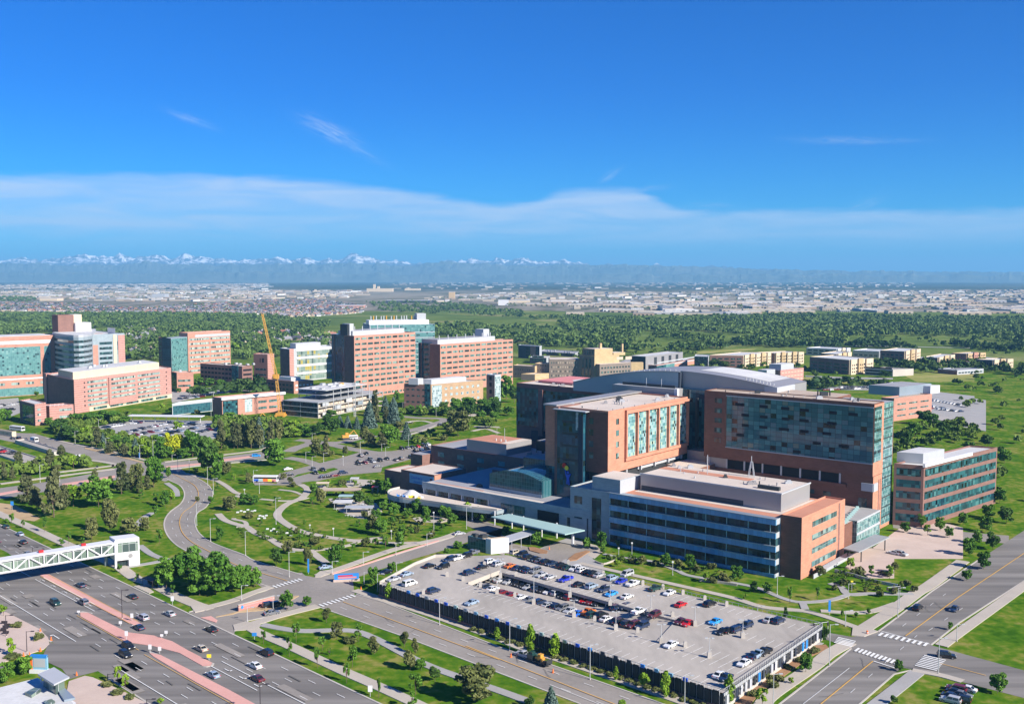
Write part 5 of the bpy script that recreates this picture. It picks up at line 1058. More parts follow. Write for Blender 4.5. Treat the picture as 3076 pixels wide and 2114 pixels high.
# glazed lift shaft on the tower's left corner
sh=hpart('glass_shaft','glass_tower',hb,98,111,13.6,30,0,46.0,label='dark blue glass shaft at the tower corner')
fsft=FF(98,111,13.6)
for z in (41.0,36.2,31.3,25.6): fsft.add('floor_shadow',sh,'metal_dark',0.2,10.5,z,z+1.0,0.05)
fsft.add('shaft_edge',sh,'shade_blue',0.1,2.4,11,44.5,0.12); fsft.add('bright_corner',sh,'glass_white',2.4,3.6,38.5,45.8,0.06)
mb=MB(); hbox(mb,96.5,112.8,13.0,28,46.0,46.35); part('shaft_roof',mb,'metal_light',sh)
hpart('brick_strip','brick_plum_and_shade',hb,111.05,113,14.6,30,0,47.0); hpart('glass_wing','glass_dark',hb,113.05,118.7,16.4,46,0,44)
mb=MB(); hbox(mb,112.5,119.4,15.2,80,47.0,47.6); part('roof_rim',mb,'metal_silver',t1)
# emblem: figure with balloons on the shaft
em=thing('wall_emblem','blue figure holding red and yellow balloons, mounted on the glass shaft','emblem',(*fsft.at(7),19)); fe2=Face(fsft.at(0),fsft.at(13),fsft.n)
def disc(mb,face,x,z,r,out,n=14):
    pts=[]; 
    for k in range(n): pts.append((*(face.at(x+r*cos(2*pi*k/n))+face.n*out),z+r*sin(2*pi*k/n)))
    mb.quad(pts); b2=[(p[0]-face.n[0]*.25,p[1]-face.n[1]*.25,p[2]) for p in pts]
    for k in range(n): mb.quad([pts[k],pts[(k+1)%n],b2[(k+1)%n],b2[k]])
mb=MB(); disc(mb,fe2,9.0,23.6,1.05,0.5); part('balloon',mb,'red',em); mb=MB(); disc(mb,fe2,7.8,22.7,0.95,0.55); part('balloon',mb,'yellow',em)
mb=MB(); disc(mb,fe2,7.2,20.9,0.55,0.5); part('head',mb,'blue',em)
def fpoly(mb,face,pts,out,th=0.25):
    q=[(*(face.at(x)+face.n*out),z) for x,z in pts]; b2=[(p[0]-face.n[0]*th,p[1]-face.n[1]*th,p[2]) for p in q]; mb.quad(q)
    for k in range(len(q)): mb.quad([q[k],q[(k+1)%len(q)],b2[(k+1)%len(q)],b2[k]])
mb=MB(); fpoly(mb,fe2,[(8.0,20.2),(8.3,21.9),(8.7,21.8),(8.3,19.6),(7.7,18.6),(7.9,16.2),(7.3,16.0),(7.1,18.0),(6.8,15.8),(6.2,16.0),(6.6,18.8),(5.7,20.3),(6.0,20.6),(6.9,20.0)],0.5); part('figure',mb,'blue',em)
mb=MB(); 
for (x,z) in ((9.0,22.6),(7.8,21.8)): mb.bar((*(fe2.at(x)+fe2.n*.4),z),(*(fe2.at(8.5)+fe2.n*.4),21.8),0.05,4)
part('string',mb,'white_paint',em)
# right tower with the big shaded curtain wall
TA0,TA1,TB=3.7,77.0,74.0
hpart('patient_tower_rear','brick_shaded_brown',hb,24,TA1,84.7,103,22.6,50.7,'roof_brown')
t2=hpart('patient_tower','brick_shaded_brown',hb,TA0,TA1,TB,84.6,22.6,50.7,'roof_brown',par=0.35,label='broad brick tower, front shaded brown, with wide curtain wall')
f2=FF(TA0,TA1,TB)
def A2(f,name,mat,x0,x1,z0,z1,out): return f.add(name,t2,mat,x0*1.045,x1*1.045,z0-1.9,z1-1.9,out)
A2(f2,'curtain_wall','glass_patient',0.3,60.0,29.7,51.2,0.25)
A2(f2,'sill','metal_blue',0.2,60.2,29.3,29.7,0.4); A2(f2,'lintel','metal_blue',0.2,60.2,51.2,51.6,0.4)
for k in range(5): A2(f2,'window','glass_win_dark',62.2,65.4,31.0+4.25*k,33.0+4.25*k,0.1)
for j,row in enumerate(((6,14,25,33,42,52),(14,25,33,42,50),(7,16,25,33,42,50),(9,20,42,52),(28,))):
    for x in row: A2(f2,'open_sash','dark_void',x,x+random.uniform(3,4.2),47.6-4.3*j,48.8-4.3*j,0.3)
fs2=FS(TA0,TB,84.6); fs2.add('sunlit_wall',t2,'brick_orange',0.0,10.55,22.7,50.6,0.05)  # sunlight put into the colour: orange brick on the shade-brown tower
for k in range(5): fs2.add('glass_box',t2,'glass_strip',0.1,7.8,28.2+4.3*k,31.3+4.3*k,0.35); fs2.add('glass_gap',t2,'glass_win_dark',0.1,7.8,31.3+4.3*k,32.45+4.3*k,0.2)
hpart('lower_wall','brick_shaded_brown',hb,TA0+.1,TA1-.1,TB+1,84.5,0,22.5); f3=FF(TA0+.1,TA1-.1,TB+1)
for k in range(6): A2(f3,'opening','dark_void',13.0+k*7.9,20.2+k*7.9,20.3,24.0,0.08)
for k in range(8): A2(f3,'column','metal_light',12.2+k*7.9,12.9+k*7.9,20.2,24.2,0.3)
A2(f3,'pale_wall','metal_silver',60.4,69.5,20.2,24.2,0.1); A2(f3,'sunlit_sill','brick_shaded_brown',10,69.9,19.0,20.2,0.7)
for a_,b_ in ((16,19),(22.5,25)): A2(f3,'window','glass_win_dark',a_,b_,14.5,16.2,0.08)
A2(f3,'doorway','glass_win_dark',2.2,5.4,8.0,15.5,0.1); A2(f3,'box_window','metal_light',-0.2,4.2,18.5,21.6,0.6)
fs3=FS(TA0+.1,TB+1,84.5); fs3.add('sunlit_wall',t2,'brick_orange',0.0,9.4,0.5,22.4,0.05); fs3.add('box_window',t2,'metal_light',-0.3,4.0,16.6,19.7,0.5); fs3.add('slot',t2,'brick_plum_and_shade',5.6,6.6,0.5,20.6,0.12); fs3.add('slot',t2,'brick_plum_and_shade',7.7,8.3,0.5,20.6,0.12)  # lower sunlit side also painted in the brighter brick
gs=hpart('glass_strip','glass_strip',hb,TA0+.2,23.9,85.1,95.8,1.5,50.1,'roof_ballast',label='tall bright teal glass strip at the right end'); hpart('groove','brick_plum_and_shade',hb,TA0+.6,10,84.7,85.1,1.5,50); hpart('brick_edge','brick_plum_and_shade',hb,TA0+.4,23.9,95.8,97,0,50)
for k in range(12): FS(TA0+.2,85.1,95.8).add('spandrel',gs,'metal_dark',0.2,10.5,4.2+3.95*k,4.65+3.95*k,0.06)
hpart('strip_base','brick_orange',hb,TA0+.4,23,85.3,95.6,0,1.5)
mb=MB(); p=hw2(30,90); mb.box(p[0]-2,p[0]+1,p[1]-1,p[1]+1,50.7,52.4)
for dx in (-3,2): mb.bar((p[0]+dx,p[1],50.7),(p[0]+dx,p[1],53),0.3)
part('roof_unit',mb,'metal_dark',t2); mb=MB(); p=hw2(46,90); mb.bar((*p,50.7),(*p,51.8),0.35); part('roof_unit',mb,'metal_silver',t2)
# recessed atrium glass between the towers
at=hpart('atrium','glass_dark',hb,TA1+.1,118,86,95,0,49.4,label='dark recessed glass atrium between the towers'); hpart('atrium_pier','metal_dark',hb,86.2,87.3,84.5,86,12,46); hpart('atrium_base','metal_silver',hb,TA1+.1,87.4,78,86,12,23.5)
hpart('podium_rear','metal_dark',hb,30,87.4,37.5,73.9,0,14.5,'roof_pale'); hpart('podium_rear_stair','brick_shaded_brown',hb,72,87.4,60,78,0,19.5,'roof_pale'); hpart('podium_terrace','brick_shaded_brown',hb,2.0,29.9,37.6,73.9,0,10.0,'paving_pink')
for k in range(9):
    mb=MB(); p=hw2(3+k*.6,45+k*3.1); mb.box(p[0]-.8,p[0]+.8,p[1]-.5,p[1]+.5,10.05,10.6); mb.box(p[0]-.6,p[0]+.6,p[1]-.3,p[1]+.3,10.6,11.3); part('planter',mb,'leaf_green' if 'leaf_green' in MATS else 'canopy_teal',hb)
# back tower with helipad
t3=hpart('rear_tower','brick_plum_and_shade',hb,139,199,95.2,135,0,44.0,'roof_pale',par=0.5,label='dark glass tower framed in brown brick')
f4=FF(139,199,95.2); f4.add('curtain_wall',t3,'glass_dark',0.4,42.0,22.0,41.6,0.15); f4.add('curtain_wall',t3,'glass_dark',45.2,59.6,22.5,42.0,0.6)
f4.add('brick_frame',t3,'brick_plum_and_shade',42.2,45.0,18,42,0.8); f4.add('recess_shade',t3,'shade_blue',20,50,15,20.5,0.1)  # recess drawn as a flat panel with its shade painted in
FS(139,95.2,135).add('curtain_wall',t3,'glass_dark',2,38,22,41,0.1)
mb=MB(); hbox(mb,150,193,106,134,44.5,45.4); hp=part('helipad',mb,'helipad_red',t3,'reddish helipad with pale centre')
mb=MB(); c=hw2(171,120); mb.quad([(c[0]+8*cos(2*pi*k/24),c[1]+8*sin(2*pi*k/24),45.43) for k in range(24)]); part('touchdown_mark',mb,'roof_white',hp)
# barrel roof: arched metal wall and curved roof behind it
def arch(name,a0,a1,b0,b1,zbase,zf,mat,roofmat,n=24):
    mb=MB(); S=[(a0+(a1-a0)*k/n) for k in range(n+1)]
    for p,q in zip(S[:-1],S[1:]):
        P0,P1,Q0,Q1=hw2(p,b0),hw2(q,b0),hw2(p,b1),hw2(q,b1)
        mb.quad([(*P0,zbase),(*P1,zbase),(*P1,zf(q)),(*P0,zf(p))],[(p,0),(q,0),(q,zf(q)),(p,zf(p))]); mb.quad([(*Q0,zbase),(*Q1,zbase),(*Q1,zf(q)),(*Q0,zf(p))])
    for s in (S[0],S[-1]): mb.quad([(*hw2(s,b0),zbase),(*hw2(s,b1),zbase),(*hw2(s,b1),zf(s)),(*hw2(s,b0),zf(s))])
    o=part(name,mb,mat,hb); mb=MB()
    for p,q in zip(S[:-1],S[1:]):
        P0,P1,Q0,Q1=hw2(p,b0-.25),hw2(q,b0-.25),hw2(p,b1),hw2(q,b1); mb.quad([(*P0,zf(p)+.12),(*P1,zf(q)+.12),(*Q1,zf(q)+.12),(*Q0,zf(p)+.12)]); mb.quad([(*P0,zf(p)-.3),(*P1,zf(q)-.3),(*P1,zf(q)+.12),(*P0,zf(p)+.12)])
    part('curved_roof',mb,roofmat,o); return o
def zl(a):                       # left arch outline
    t=(156-a)/(156-97.0); return 48.4+8.6*(1-(1-min(1,max(0,t)))**1.9)
def zr(a):
    t=(100-a)/(100-51.0); return 57.2-4.4*max(0,t)**1.9
al=arch('barrel_end_wall',97.2,156,86.5,118,44.2,zl,'metal_blue','metal_silver'); ar=arch('barrel_end_wall',51,97,88.5,120,47.5,zr,'metal_silver','metal_silver')
mb=MB(); hbox(mb,96.4,97.1,86.2,88.4,44,56.8); part('recess_dark',mb,'shade_blue',al)  # dark box stands in for the shaded recess between the arches
mb=MB()
for p,q in zip(np.linspace(58,92,13)[:-1],np.linspace(58,92,13)[1:]): mb.quad([(*hw2(p,97),zr(p)+.2),(*hw2(q,97),zr(q)+.2),(*hw2(q,119),zr(q)+.2),(*hw2(p,119),zr(p)+.2)])
part('white_membrane',mb,'roof_white',ar)
mb=MB(); hbox(mb,50.2,56,88,106,48,52.9); part('barrel_foot',mb,'metal_light',ar)
for k in range(9):
    mb=MB(); a=66-k*1.6; p=hw2(a,91); mb.bar((*p,zr(a)),(*p,zr(a)+1.0),0.2); part('roof_vent',mb,'roof_white',ar)
for k in range(9):
    mb=MB(); a=122-k*2.8; p=hw2(a,88); mb.bar((*p,zl(a)),(*p,zl(a)+.8),0.2); part('roof_vent',mb,'metal_light',al)
gp=hpart('rear_penthouse','metal_silver',hb,94.6,129,80.4,86.2,40,49.6,'metal_light'); hpart('rear_penthouse_pier','white_paint',gp,93.9,95.5,79.9,81.5,44,49.9)
mb=MB(); hbox(mb,97,125,83.0,83.4,49.7,50.9); part('roof_rail',mb,'metal_dark',gp)
for a in (104,112):
    mb=MB(); p=hw2(a,83); mb.bar((*p,49.6),(*p,53.5),0.12,4); part('antenna_mast',mb,'metal_light',gp)
rv=random.Random(8)
for (nm,par_,a0,a1,b0,b1,z,n) in (('t1',t1,90,117,20,76,46.45,14),('t2',t2,8,75,76,83,50.7,16),('of',pent,14,66,12,31,25.76,22),('t3',t3,142,196,98,104,44.0,8),('pod',pod,112,168,6,28,10.45,14),('wing',bw,142,165,50,72,15.85,10)):
    for k in range(n):
        p=hw2(rv.uniform(a0,a1),rv.uniform(b0,b1)); mb=MB(); s_=rv.choice((0,1,1))
        if s_: mb.bar((*p,z),(*p,z+rv.uniform(.5,1.2)),rv.uniform(.12,.3),6)
        else: w_=rv.uniform(.5,1.4); mb.box(p[0]-w_,p[0]+w_,p[1]-.6,p[1]+.6,z,z+rv.uniform(.5,1.1)); mb.box(p[0]-w_*.6,p[0]+w_*.6,p[1]-.4,p[1]+.4,z+.5,z+1.3)
        part('roof_vent',mb,rv.choice(['metal_silver','metal_light','metal_dark']),par_)
# link and canopy at the right-hand entrance
lk=hpart('glass_link','glass_strip',hb,0.4,8,50,73.9,0.4,10.2,'paving_grey',label='bright two-storey glazed link'); fk=FS(0.4,50,73.9)
fk.add('floor_band',lk,'metal_light',0,23.8,4.9,5.7,0.12); fk.add('floor_band',lk,'metal_light',0,23.8,9.6,10.3,0.12)
mb=MB(); a,c,d,e=[P(*t,4.6)[:2] for t in (('h',1255,1440),('h',1392,1472),('h',1660,1342),('h',1530,1318))]
slab(mb,[a,c,d,e],4.3,4.7); cn=part('entrance_canopy',mb,'canopy_grey',hb)
for p in (a*.9+d*.1,c*.85+e*.15,d*.9+a*.1,e*.9+c*.1):
    mb=MB(); mb.bar((*p,0),(*p,4.3),0.2); part('column',mb,'metal_dark',cn)
# teal canopy over the main entrance
tc_=[P(*t,6.2)[:2] for t in (('g',218,1165),('g',862,1318),('g',1035,1282),('g',372,1140))]
mb=MB(); slab(mb,tc_,5.9,6.3); cn=part('main_canopy',mb,'canopy_teal',hb,'long pale teal canopy over the main entrance')
for (r,x,y,w) in (('g',930,1410,.55),('g',790,1350,.35),('g',500,1290,.3),('g',660,1340,.3),('g',250,1240,.3),('g',400,1265,.3)):
    p=P(r,x,y)[:2]; mb=MB(); mb.bar((*p,0),(*p,5.9),w); part('column',mb,'white_paint',cn)
wp_=[P(*t)[:2] for t in (('g',205,1205,3.5),)]
cb=[P(*t,4.2)[:2] for t in (('f',2230,1130),('f',2240,1130),('f',2310,1120),('f',2180,1100))]
mb=MB(); pA=P('f',2240,1140,3.0)[:2]; slab(mb,[pA,pA+np.array([5,-4.0]),pA+np.array([8,-0.5]),pA+np.array([3,3.5])],2.6,5.2); part('canopy_end',mb,'white_paint',cn)

# ------------------------------------------------------------------ booth, parking deck, bridge, corner store
b=Bld('pay_booth','small glass booth with tan roof and white box beside the parking deck','g',220,1375,220,1490,(15,1365),(365,1360),'glass_hall',None,roof='cream')
b.block('white_box','white_paint',-0.3,b.lit.L+.2,-0.2,b.dark.L*.2,0,b.z+0.6,'cream'); b.units(2,1,3,7,11,b.z-.5,'metal_dark',1.0)
t=thing('walkway_cover','light grey sloped walkway roof from the booth to the main canopy','canopy',P('g',480,1360)); q=[P(*k,3.6)[:2] for k in (('g',310,1345),('g',370,1385),('g',640,1300),('g',545,1275))]
mb=MB(); slab(mb,q,3.4,3.7); part('roof',mb,'metal_light',t)
for f_ in (0.1,0.4,0.7,0.95):
    for (u,v) in ((q[0],q[3]),(q[1],q[2])):
        p=u*(1-f_)+v*f_; mb=MB(); mb.bar((*p,0),(*p,3.4),0.12,5); part('post',mb,'metal_light',t)
# parking deck frame: a left-away along the street front, b back
DK=4.0; gD1=pdir(133.4); gD2=np.array([-gD1[1],gD1[0]]); gO=P('l',215,1500,DK)[:2]
def gw(a,b): return gO-a*gD1+b*gD2
pk=thing('parking_garage','concrete parking deck with a sunken ramp and dark screened street front','parking garage',(*gw(60,25),0))
NL,FLc,FR,NR=gw(103,17.6),gw(105,33.8),gw(36.5,34.2),gw(31,17.2)
outl=[gw(0,0),gw(123,-1.5),gw(131,20),gw(133,31),gw(125,41),gw(117,50),gw(96,52.3),gw(60,55),gw(32,56.5),gw(4.5,58)]
mb=MB()
def deckquad(pts): 
    mb.quad([(*p,DK) for p in pts]); mb.quad([(*p,DK-0.7) for p in pts[::-1]])
deckquad([outl[0],outl[1],NL,NR]); deckquad([outl[1],outl[2],outl[3],outl[4],FLc,NL]); deckquad([outl[4],outl[5],outl[6],outl[7],FR,FLc]); deckquad([outl[7],outl[8],outl[9],FR]); deckquad([outl[9],outl[0],NR,FR])
hole=[NL,FLc,FR,NR]
for k in range(4):
    p,q=hole[k],hole[(k+1)%4]; mb.quad([(*p,DK-0.9),(*q,DK-0.9),(*q,DK),(*p,DK)])
part('deck',mb,'deck_concrete',pk)
mb=MB(); mb.quad([(*gw(112,15),1.2),(*gw(112,40),1.2),(*gw(74,40),1.2),(*gw(74,15),1.2)]); mb.quad([(*gw(74,15),1.2),(*gw(74,40),1.2),(*gw(30.0,36),DK+.004),(*gw(27,15),DK+.004)]); part('ramp',mb,'deck_concrete',pk)
mb=MB(); mb.prism([tuple(gw(124,-1)),tuple(gw(124,50)),tuple(gw(3,56)),tuple(gw(1,1))],0.02,0.1); part('lower_floor',mb,'paving_grey',pk)
mb=MB()
for k in range(9):
    for b_ in (34.6,16.8):
        a=103-k*8.3; p=gw(a,b_); mb.bar((*p,0),(*p,DK-.5),0.3,4)
part('column',mb,'concrete',pk)
mb=MB(); Face(gw(106,40),gw(30,40),-gD2).panel(mb,0,76,0.1,3.3,0,0.3); part('inner_wall',mb,'dark_void',pk)  # black sheet stands in for the darkness under the deck
def wallline(name,pts,z0,z1,th,mat):
    mb=MB()
    for p,q in zip(pts[:-1],pts[1:]):
        d=(q-p)/np.hypot(*(q-p)); n=np.array([-d[1],d[0]])*th/2; mb.pbox(p-n,q-p,n*2,z0,z1)
    return part(name,mb,mat,pk)
wallline('edge_wall',[NL,FLc],DK-.85,DK+.55,0.3,'pavement')
# street front: dark vertical screens with coloured panels along the top
ff=Face(gw(0,0),gw(123,-1.5),-gD2); ff.add('front_wall',pk,'screen_dark',0,ff.L,0.0,3.6,0.1,0.2)
ff.add('front_base',pk,'brick_plum_and_shade',0,ff.L,0,0.9,0.5); ff.add('front_rail',pk,'steel_grey',0,ff.L,4.75,4.85,0.05)
mb=MB()
for k in range(118): x=1+k*1.03; ff.panel(mb,x,x+0.05,0.6,4.8,0.25)
scr=part('screen_post',mb,'steel_grey',pk); scr['kind']='stuff'
cs=['blue','sign_blue','banner','canopy_teal','brick_plum_and_shade','metal_dark','metal_blue']
for k in range(58):
    x=1.3+k*2.06
    ff.add('front_panel',pk,'screen_dark',x,x+1.5,0.9,4.0+random.uniform(0,.35),0.32)
    if k%2==0 and 3<k<54: ff.add('coloured_panel',pk,random.choice(['sign_blue','metal_blue','banner','canopy_teal','shade_blue','blue']),x+.2,x+1.4,4.05,4.9,0.36)
fr_=Face(gw(0,0),gw(4.5,58),gD1); fr_.add('side_wall',pk,'concrete',0,fr_.L,0,1.0,0.1,0.2); fr_.add('side_beam',pk,'steel_grey',0,fr_.L,3.3,4.0,0.12,0.2); fr_.add('side_rail',pk,'steel_grey',0,fr_.L,4.95,5.05,0.05)
mb=MB()
for k in range(58): x=0.5+k; fr_.panel(mb,x,x+.08,1.0,5.0,0.2)
scr=part('screen_post',mb,'steel_grey',pk); scr['kind']='stuff'
for k in range(24):
    x=1+k*2.4; fr_.add('side_panel',pk,random.choice(['white_paint','metal_dark','metal_light','sign_blue','shade_blue','banner','metal_dark','yellow' if k==11 else 'metal_light']),x,x+1.1,1.0,3.2,0.28)
fb_=[outl[9],outl[8],outl[7],outl[6],outl[5]]; wallline('back_wall',fb_,0,DK,0.3,'concrete'); wallline('back_rail',fb_,DK+.85,DK+.95,0.1,'steel_grey'); wallline('left_wall',[outl[1],outl[2],outl[3],outl[4]],0,DK+.9,0.3,'concrete')
mb=MB(); 
for p,q in zip(fb_[:-1],fb_[1:]):
    l=np.hypot(*(q-p)); 
    for k in range(int(l/1.5)): c=p+(q-p)*k*1.5/l; mb.bar((*c,DK),(*c,DK+.9),0.05,4)
part('rail_post',mb,'steel_grey',pk)['kind']='stuff'
mk=MB()
def stall(a,b0,b1,z0=DK): p,q=gw(a,b0),gw(a,b1); n=gD1*0.06; mk.quad([(*(p-n),z0+.012),(*(p+n),z0+.012),(*(q+n),z0+.012),(*(q-n),z0+.012)])
for k in range(46): stall(2+k*2.62,0.4,5.2); stall(4+k*2.62,12.4,16.8) if 31<4+k*2.62<103 or k<11 else None
for k in range(33): stall(8+k*2.7,50,54.5); stall(38+k*2.7,34.5,39) if 38+k*2.7<104 else None
for k in range(10): stall(4+k*2.62,17.2,22); stall(6+k*2.62,34,39)
part('stall_line',mk,'marking_white',pk)
for (r,x,y) in (('k',125,575),('k',425,660),('k',1120,870),('k',1495,970),('k',435,480),('k',160,390),('k',1540,555),('k',1715,590),('k',1890,640),('k',2080,690),('k',2270,740),('k',1800,830),('k',1910,1095),('k',2200,940),('j',1660,635),('j',1865,480),('j',2005,520),('j',2155,570),('k',1195,470),('k',890,375)):
    p=P(r,x,y,DK); mb=MB(); mb.box(p[0]-.45,p[0]+.45,p[1]-.4,p[1]+.4,DK,DK+1.3); mb.box(p[0]-.3,p[0]+.3,p[1]-.3,p[1]+.3,DK+1.3,DK+1.45); part('pillar_stub',mb,'concrete',pk)
# pedestrian bridge
cB=P('i',1010,412)[:2]; br=thing('footbridge','white trussed footbridge with glazed stair tower crossing the highway','bridge',(*cB,0))
zt=HZ('i',1000,195,cB[1]); zb=HZ('i',1000,285,cB[1]); endB=P('i',-60,368,zt)[:2]; d=(endB-cB)/np.hypot(*(endB-cB)); Lb=np.hypot(*(endB-cB))+60
far=P('i',1220,385)[:2]; dpt=far-cB
fbr=Face(cB,cB+d*Lb,(0.3,-1)); nb=-fbr.n; WB=4.6
mb=MB(); mb.pbox(cB-d*1,d*(Lb+1),nb*WB,zt,zt+.35); part('roof',mb,'white_paint',br); mb=MB(); mb.pbox(cB-d*1,d*(Lb+1),nb*WB,zb-.35,zb); part('deck',mb,'white_paint',br)
fbr.add('glazing',br,'glass_bridge',0,Lb,zb,zt,-0.5,0.55); Face(cB+nb*WB,cB+nb*WB+d*Lb,-fbr.n).add('glazing',br,'glass_bridge',0,Lb,zb,zt,-0.5,0.55)
for yo in (0.0,WB):
    mb=MB(); n=int(Lb/4.6); dz=zt-zb
    for k in range(n):
        a=cB+d*(k*4.6)+nb*yo; c=cB+d*((k+1)*4.6)+nb*yo
        mb.bar((*a,zb if k%2 else zt),(*c,zt if k%2 else zb),0.26,4); mb.bar((*a,zb),(*a,zt),0.18,4)
    mb.bar((*(cB+nb*yo),zt),(*(cB+d*Lb+nb*yo),zt),0.25,4); mb.bar((*(cB+nb*yo),zb),(*(cB+d*Lb+nb*yo),zb),0.28,4); part('truss',mb,'white_paint',br)
for x in (9,22.5,36): 
    mb=MB(); p=cB+d*x+nb*2; mb.pbox(p,d*1.4,nb*1.0,zt+.35,zt+1.1); part('roof_light',mb,'red',br)
tw=far-cB; fwt=Face(cB,far,(0.3,-1)); mb=MB(); q=[cB,far,far+nb*6,cB+nb*6]; slab(mb,q,zb-2.6,zt+1.2); twr=part('stair_tower',mb,'white_paint',br)
fwt.add('window',twr,'glass_bridge',0.8,fwt.L-0.5,zb+.2,zt-.1,0.08)
mb=MB(); slab(mb,[cB+(far-cB)*.55,far,far+nb*6,cB+(far-cB)*.55+nb*6],0,zb-2.6); part('lobby',mb,'white_paint',br); Face(cB+(far-cB)*.1,cB+(far-cB)*.55,(0.3,-1)).add('doorway',twr,'glass_win_dark',0,(fwt.L*.45),0.1,zb-2.7,-1.5,2.0)
mb=MB(); mb.bar((*cB,0),(*cB,zt+.8),0.45,6); part('column',mb,'white_paint',br); mb=MB(); p=cB+nb*5.5+d*1.5; mb.bar((*p,0),(*p,zb),0.6,6); part('column',mb,'metal_blue',br)
mb=MB(); 
disc(mb,fwt,fwt.L*.62,zb-1.3,0.75,0.1); part('emblem',mb,'metal_silver',twr)
# white building at the bottom left
zR=5.5; q=[P(*k,zR)[:2] for k in (('i',-200,1500),('i',330,1365),('i',660,1580),('i',640,1800),('i',-200,1900))]
t=thing('station_building','white flat-roofed low building with skylights at the bottom left corner','building',(*q[1],0)); mb=MB(); slab(mb,q,0,zR); w=part('wall',mb,'white_paint',t)
mb=MB(); slab(mb,inset(q,0.5),zR,zR+.08); part('roof',mb,'roof_white',t)
c=[P(*k,8.6)[:2] for k in (('i',330,1335),('i',470,1275),('i',605,1360),('i',470,1425))]; mb=MB(); slab(mb,c,8.3,8.7); k9=part('tower_roof',mb,'metal_light',t); mb=MB(); slab(mb,inset(c,0.9),zR,8.3); part('clerestory',mb,'glass_bridge',t)
for (x,y) in ((360,1420),(455,1460)): 
    p=P('i',x,y,zR); mb=MB(); mb.bar((p[0],p[1],zR),(p[0],p[1],8.3),0.2,5); part('post',mb,'white_paint',t)
s=[P(*k,zR)[:2] for k in (('i',215,1520),('i',300,1480),('i',360,1490),('i',275,1545))]; mb=MB(); slab(mb,s,zR+.1,zR+.8); part('skylight',mb,'glass_bridge',t)
s=[P(*k,zR)[:2] for k in (('i',500,1490),('i',560,1470),('i',655,1560),('i',560,1580))]; mb=MB(); slab(mb,s,zR+.1,zR+.6); part('roof_panel',mb,'metal_blue',t)
s=[P(*k,zR)[:2] for k in (('i',380,1590),('i',450,1570),('i',480,1590),('i',400,1620))]; mb=MB(); slab(mb,s,zR+.1,zR+.6); part('skylight',mb,'glass_bridge',t)
# structures at the left edge
b=Bld('parking_deck','pale concrete parking deck with parked cars along its top, left edge','e',470,600,470,640,('e',130,495),('e',560,570),'concrete',None,roof='deck_concrete',z=2.2,cat='parking deck')
b=Bld('parking_deck','lower grey parking deck with a red car, left edge below the pale deck','e',230,700,230,730,('e',-200,560),('e',420,640),'concrete',None,roof='deck_concrete',z=1.2,cat='parking deck')
b=Bld('kiosk','white kiosk with blue-grey glazing at the left edge by the street','e',105,425,105,470,('e',-60,400),('e',140,415),'cream',None,roof='roof_white'); b.dark.add('window',b.o,'glass_bridge',0.5,b.dark.L-.5,0.8,b.z-.8,0.1)
b=Bld('kiosk','small white kiosk with blue sign panel near the street junction','e',710,645,710,670,('e',650,625),('e',770,640),'white_paint',None,roof='roof_white'); b.dark.add('window',b.o,'banner',0.3,b.dark.L-.3,0.8,b.z-.5,0.1)
# ------------------------------------------------------------------ mountains and air
def fbm(x,seed,octs=6,base=1.0):
    rng=np.random.default_rng(seed); y=np.zeros_like(x); a=1.0
    for o in range(octs):
        f=base*2**o; n=int(np.ceil((x.max()-x.min())*f))+4; v=rng.random(n); t=(x-x.min())*f; i=t.astype(int); w=t-i; w=w*w*(3-2*w); y+=a*(v[i]*(1-w)+v[i+1]*w-0.5); a*=0.52
    return y
def range_mesh(name,yc,depth,u0,u1,prof,mat,rough,seed,nx=700,ny=14,zlow=-20):
    """a mountain range: ridge line follows a measured skyline, slopes broken by spurs"""
    us=np.linspace(u0,u1,nx); xr=(us-1538)/FL; ridge=np.interp(us,[p[0] for p in prof],[p[1] for p in prof])
    ridge=CH+(832-ridge)/FL*yc
    rel=fbm(us/40.0,seed,6,1.1); ridge=ridge+rel*rough
    V=[];Fc=[]
    rows=np.linspace(-1,1,ny*2+1)
    for j,t in enumerate(rows):
        h=(1-abs(t))**0.85; sp=fbm(us/22.0+j*0.13,seed+1+j//3,5,0.8)
        y=yc+t*depth+sp*depth*0.10; z=zlow+(ridge-zlow)*h*(1+ (sp*0.28 if 0.02<abs(t)<0.98 else 0)*(1 if abs(t)>0.05 else 0.2))
        for k in range(nx): V.append((xr[k]*y[k],y[k],z[k]))
    for j in range(len(rows)-1):
        for k in range(nx-1): a=j*nx+k; Fc.append((a,a+1,a+1+nx,a+nx))
    me=bpy.data.meshes.new(name); me.from_pydata(V,[],Fc); me.materials.append(mat); o=bpy.data.objects.new(name,me); COL.objects.link(o); o['kind']='structure'; return o
fh=ramp_noise('foothill',[(0.35,(0.09,0.12,0.11)),(0.6,(0.14,0.165,0.14)),(0.75,(0.22,0.21,0.18))],0.0012,6,0.95,0.006)
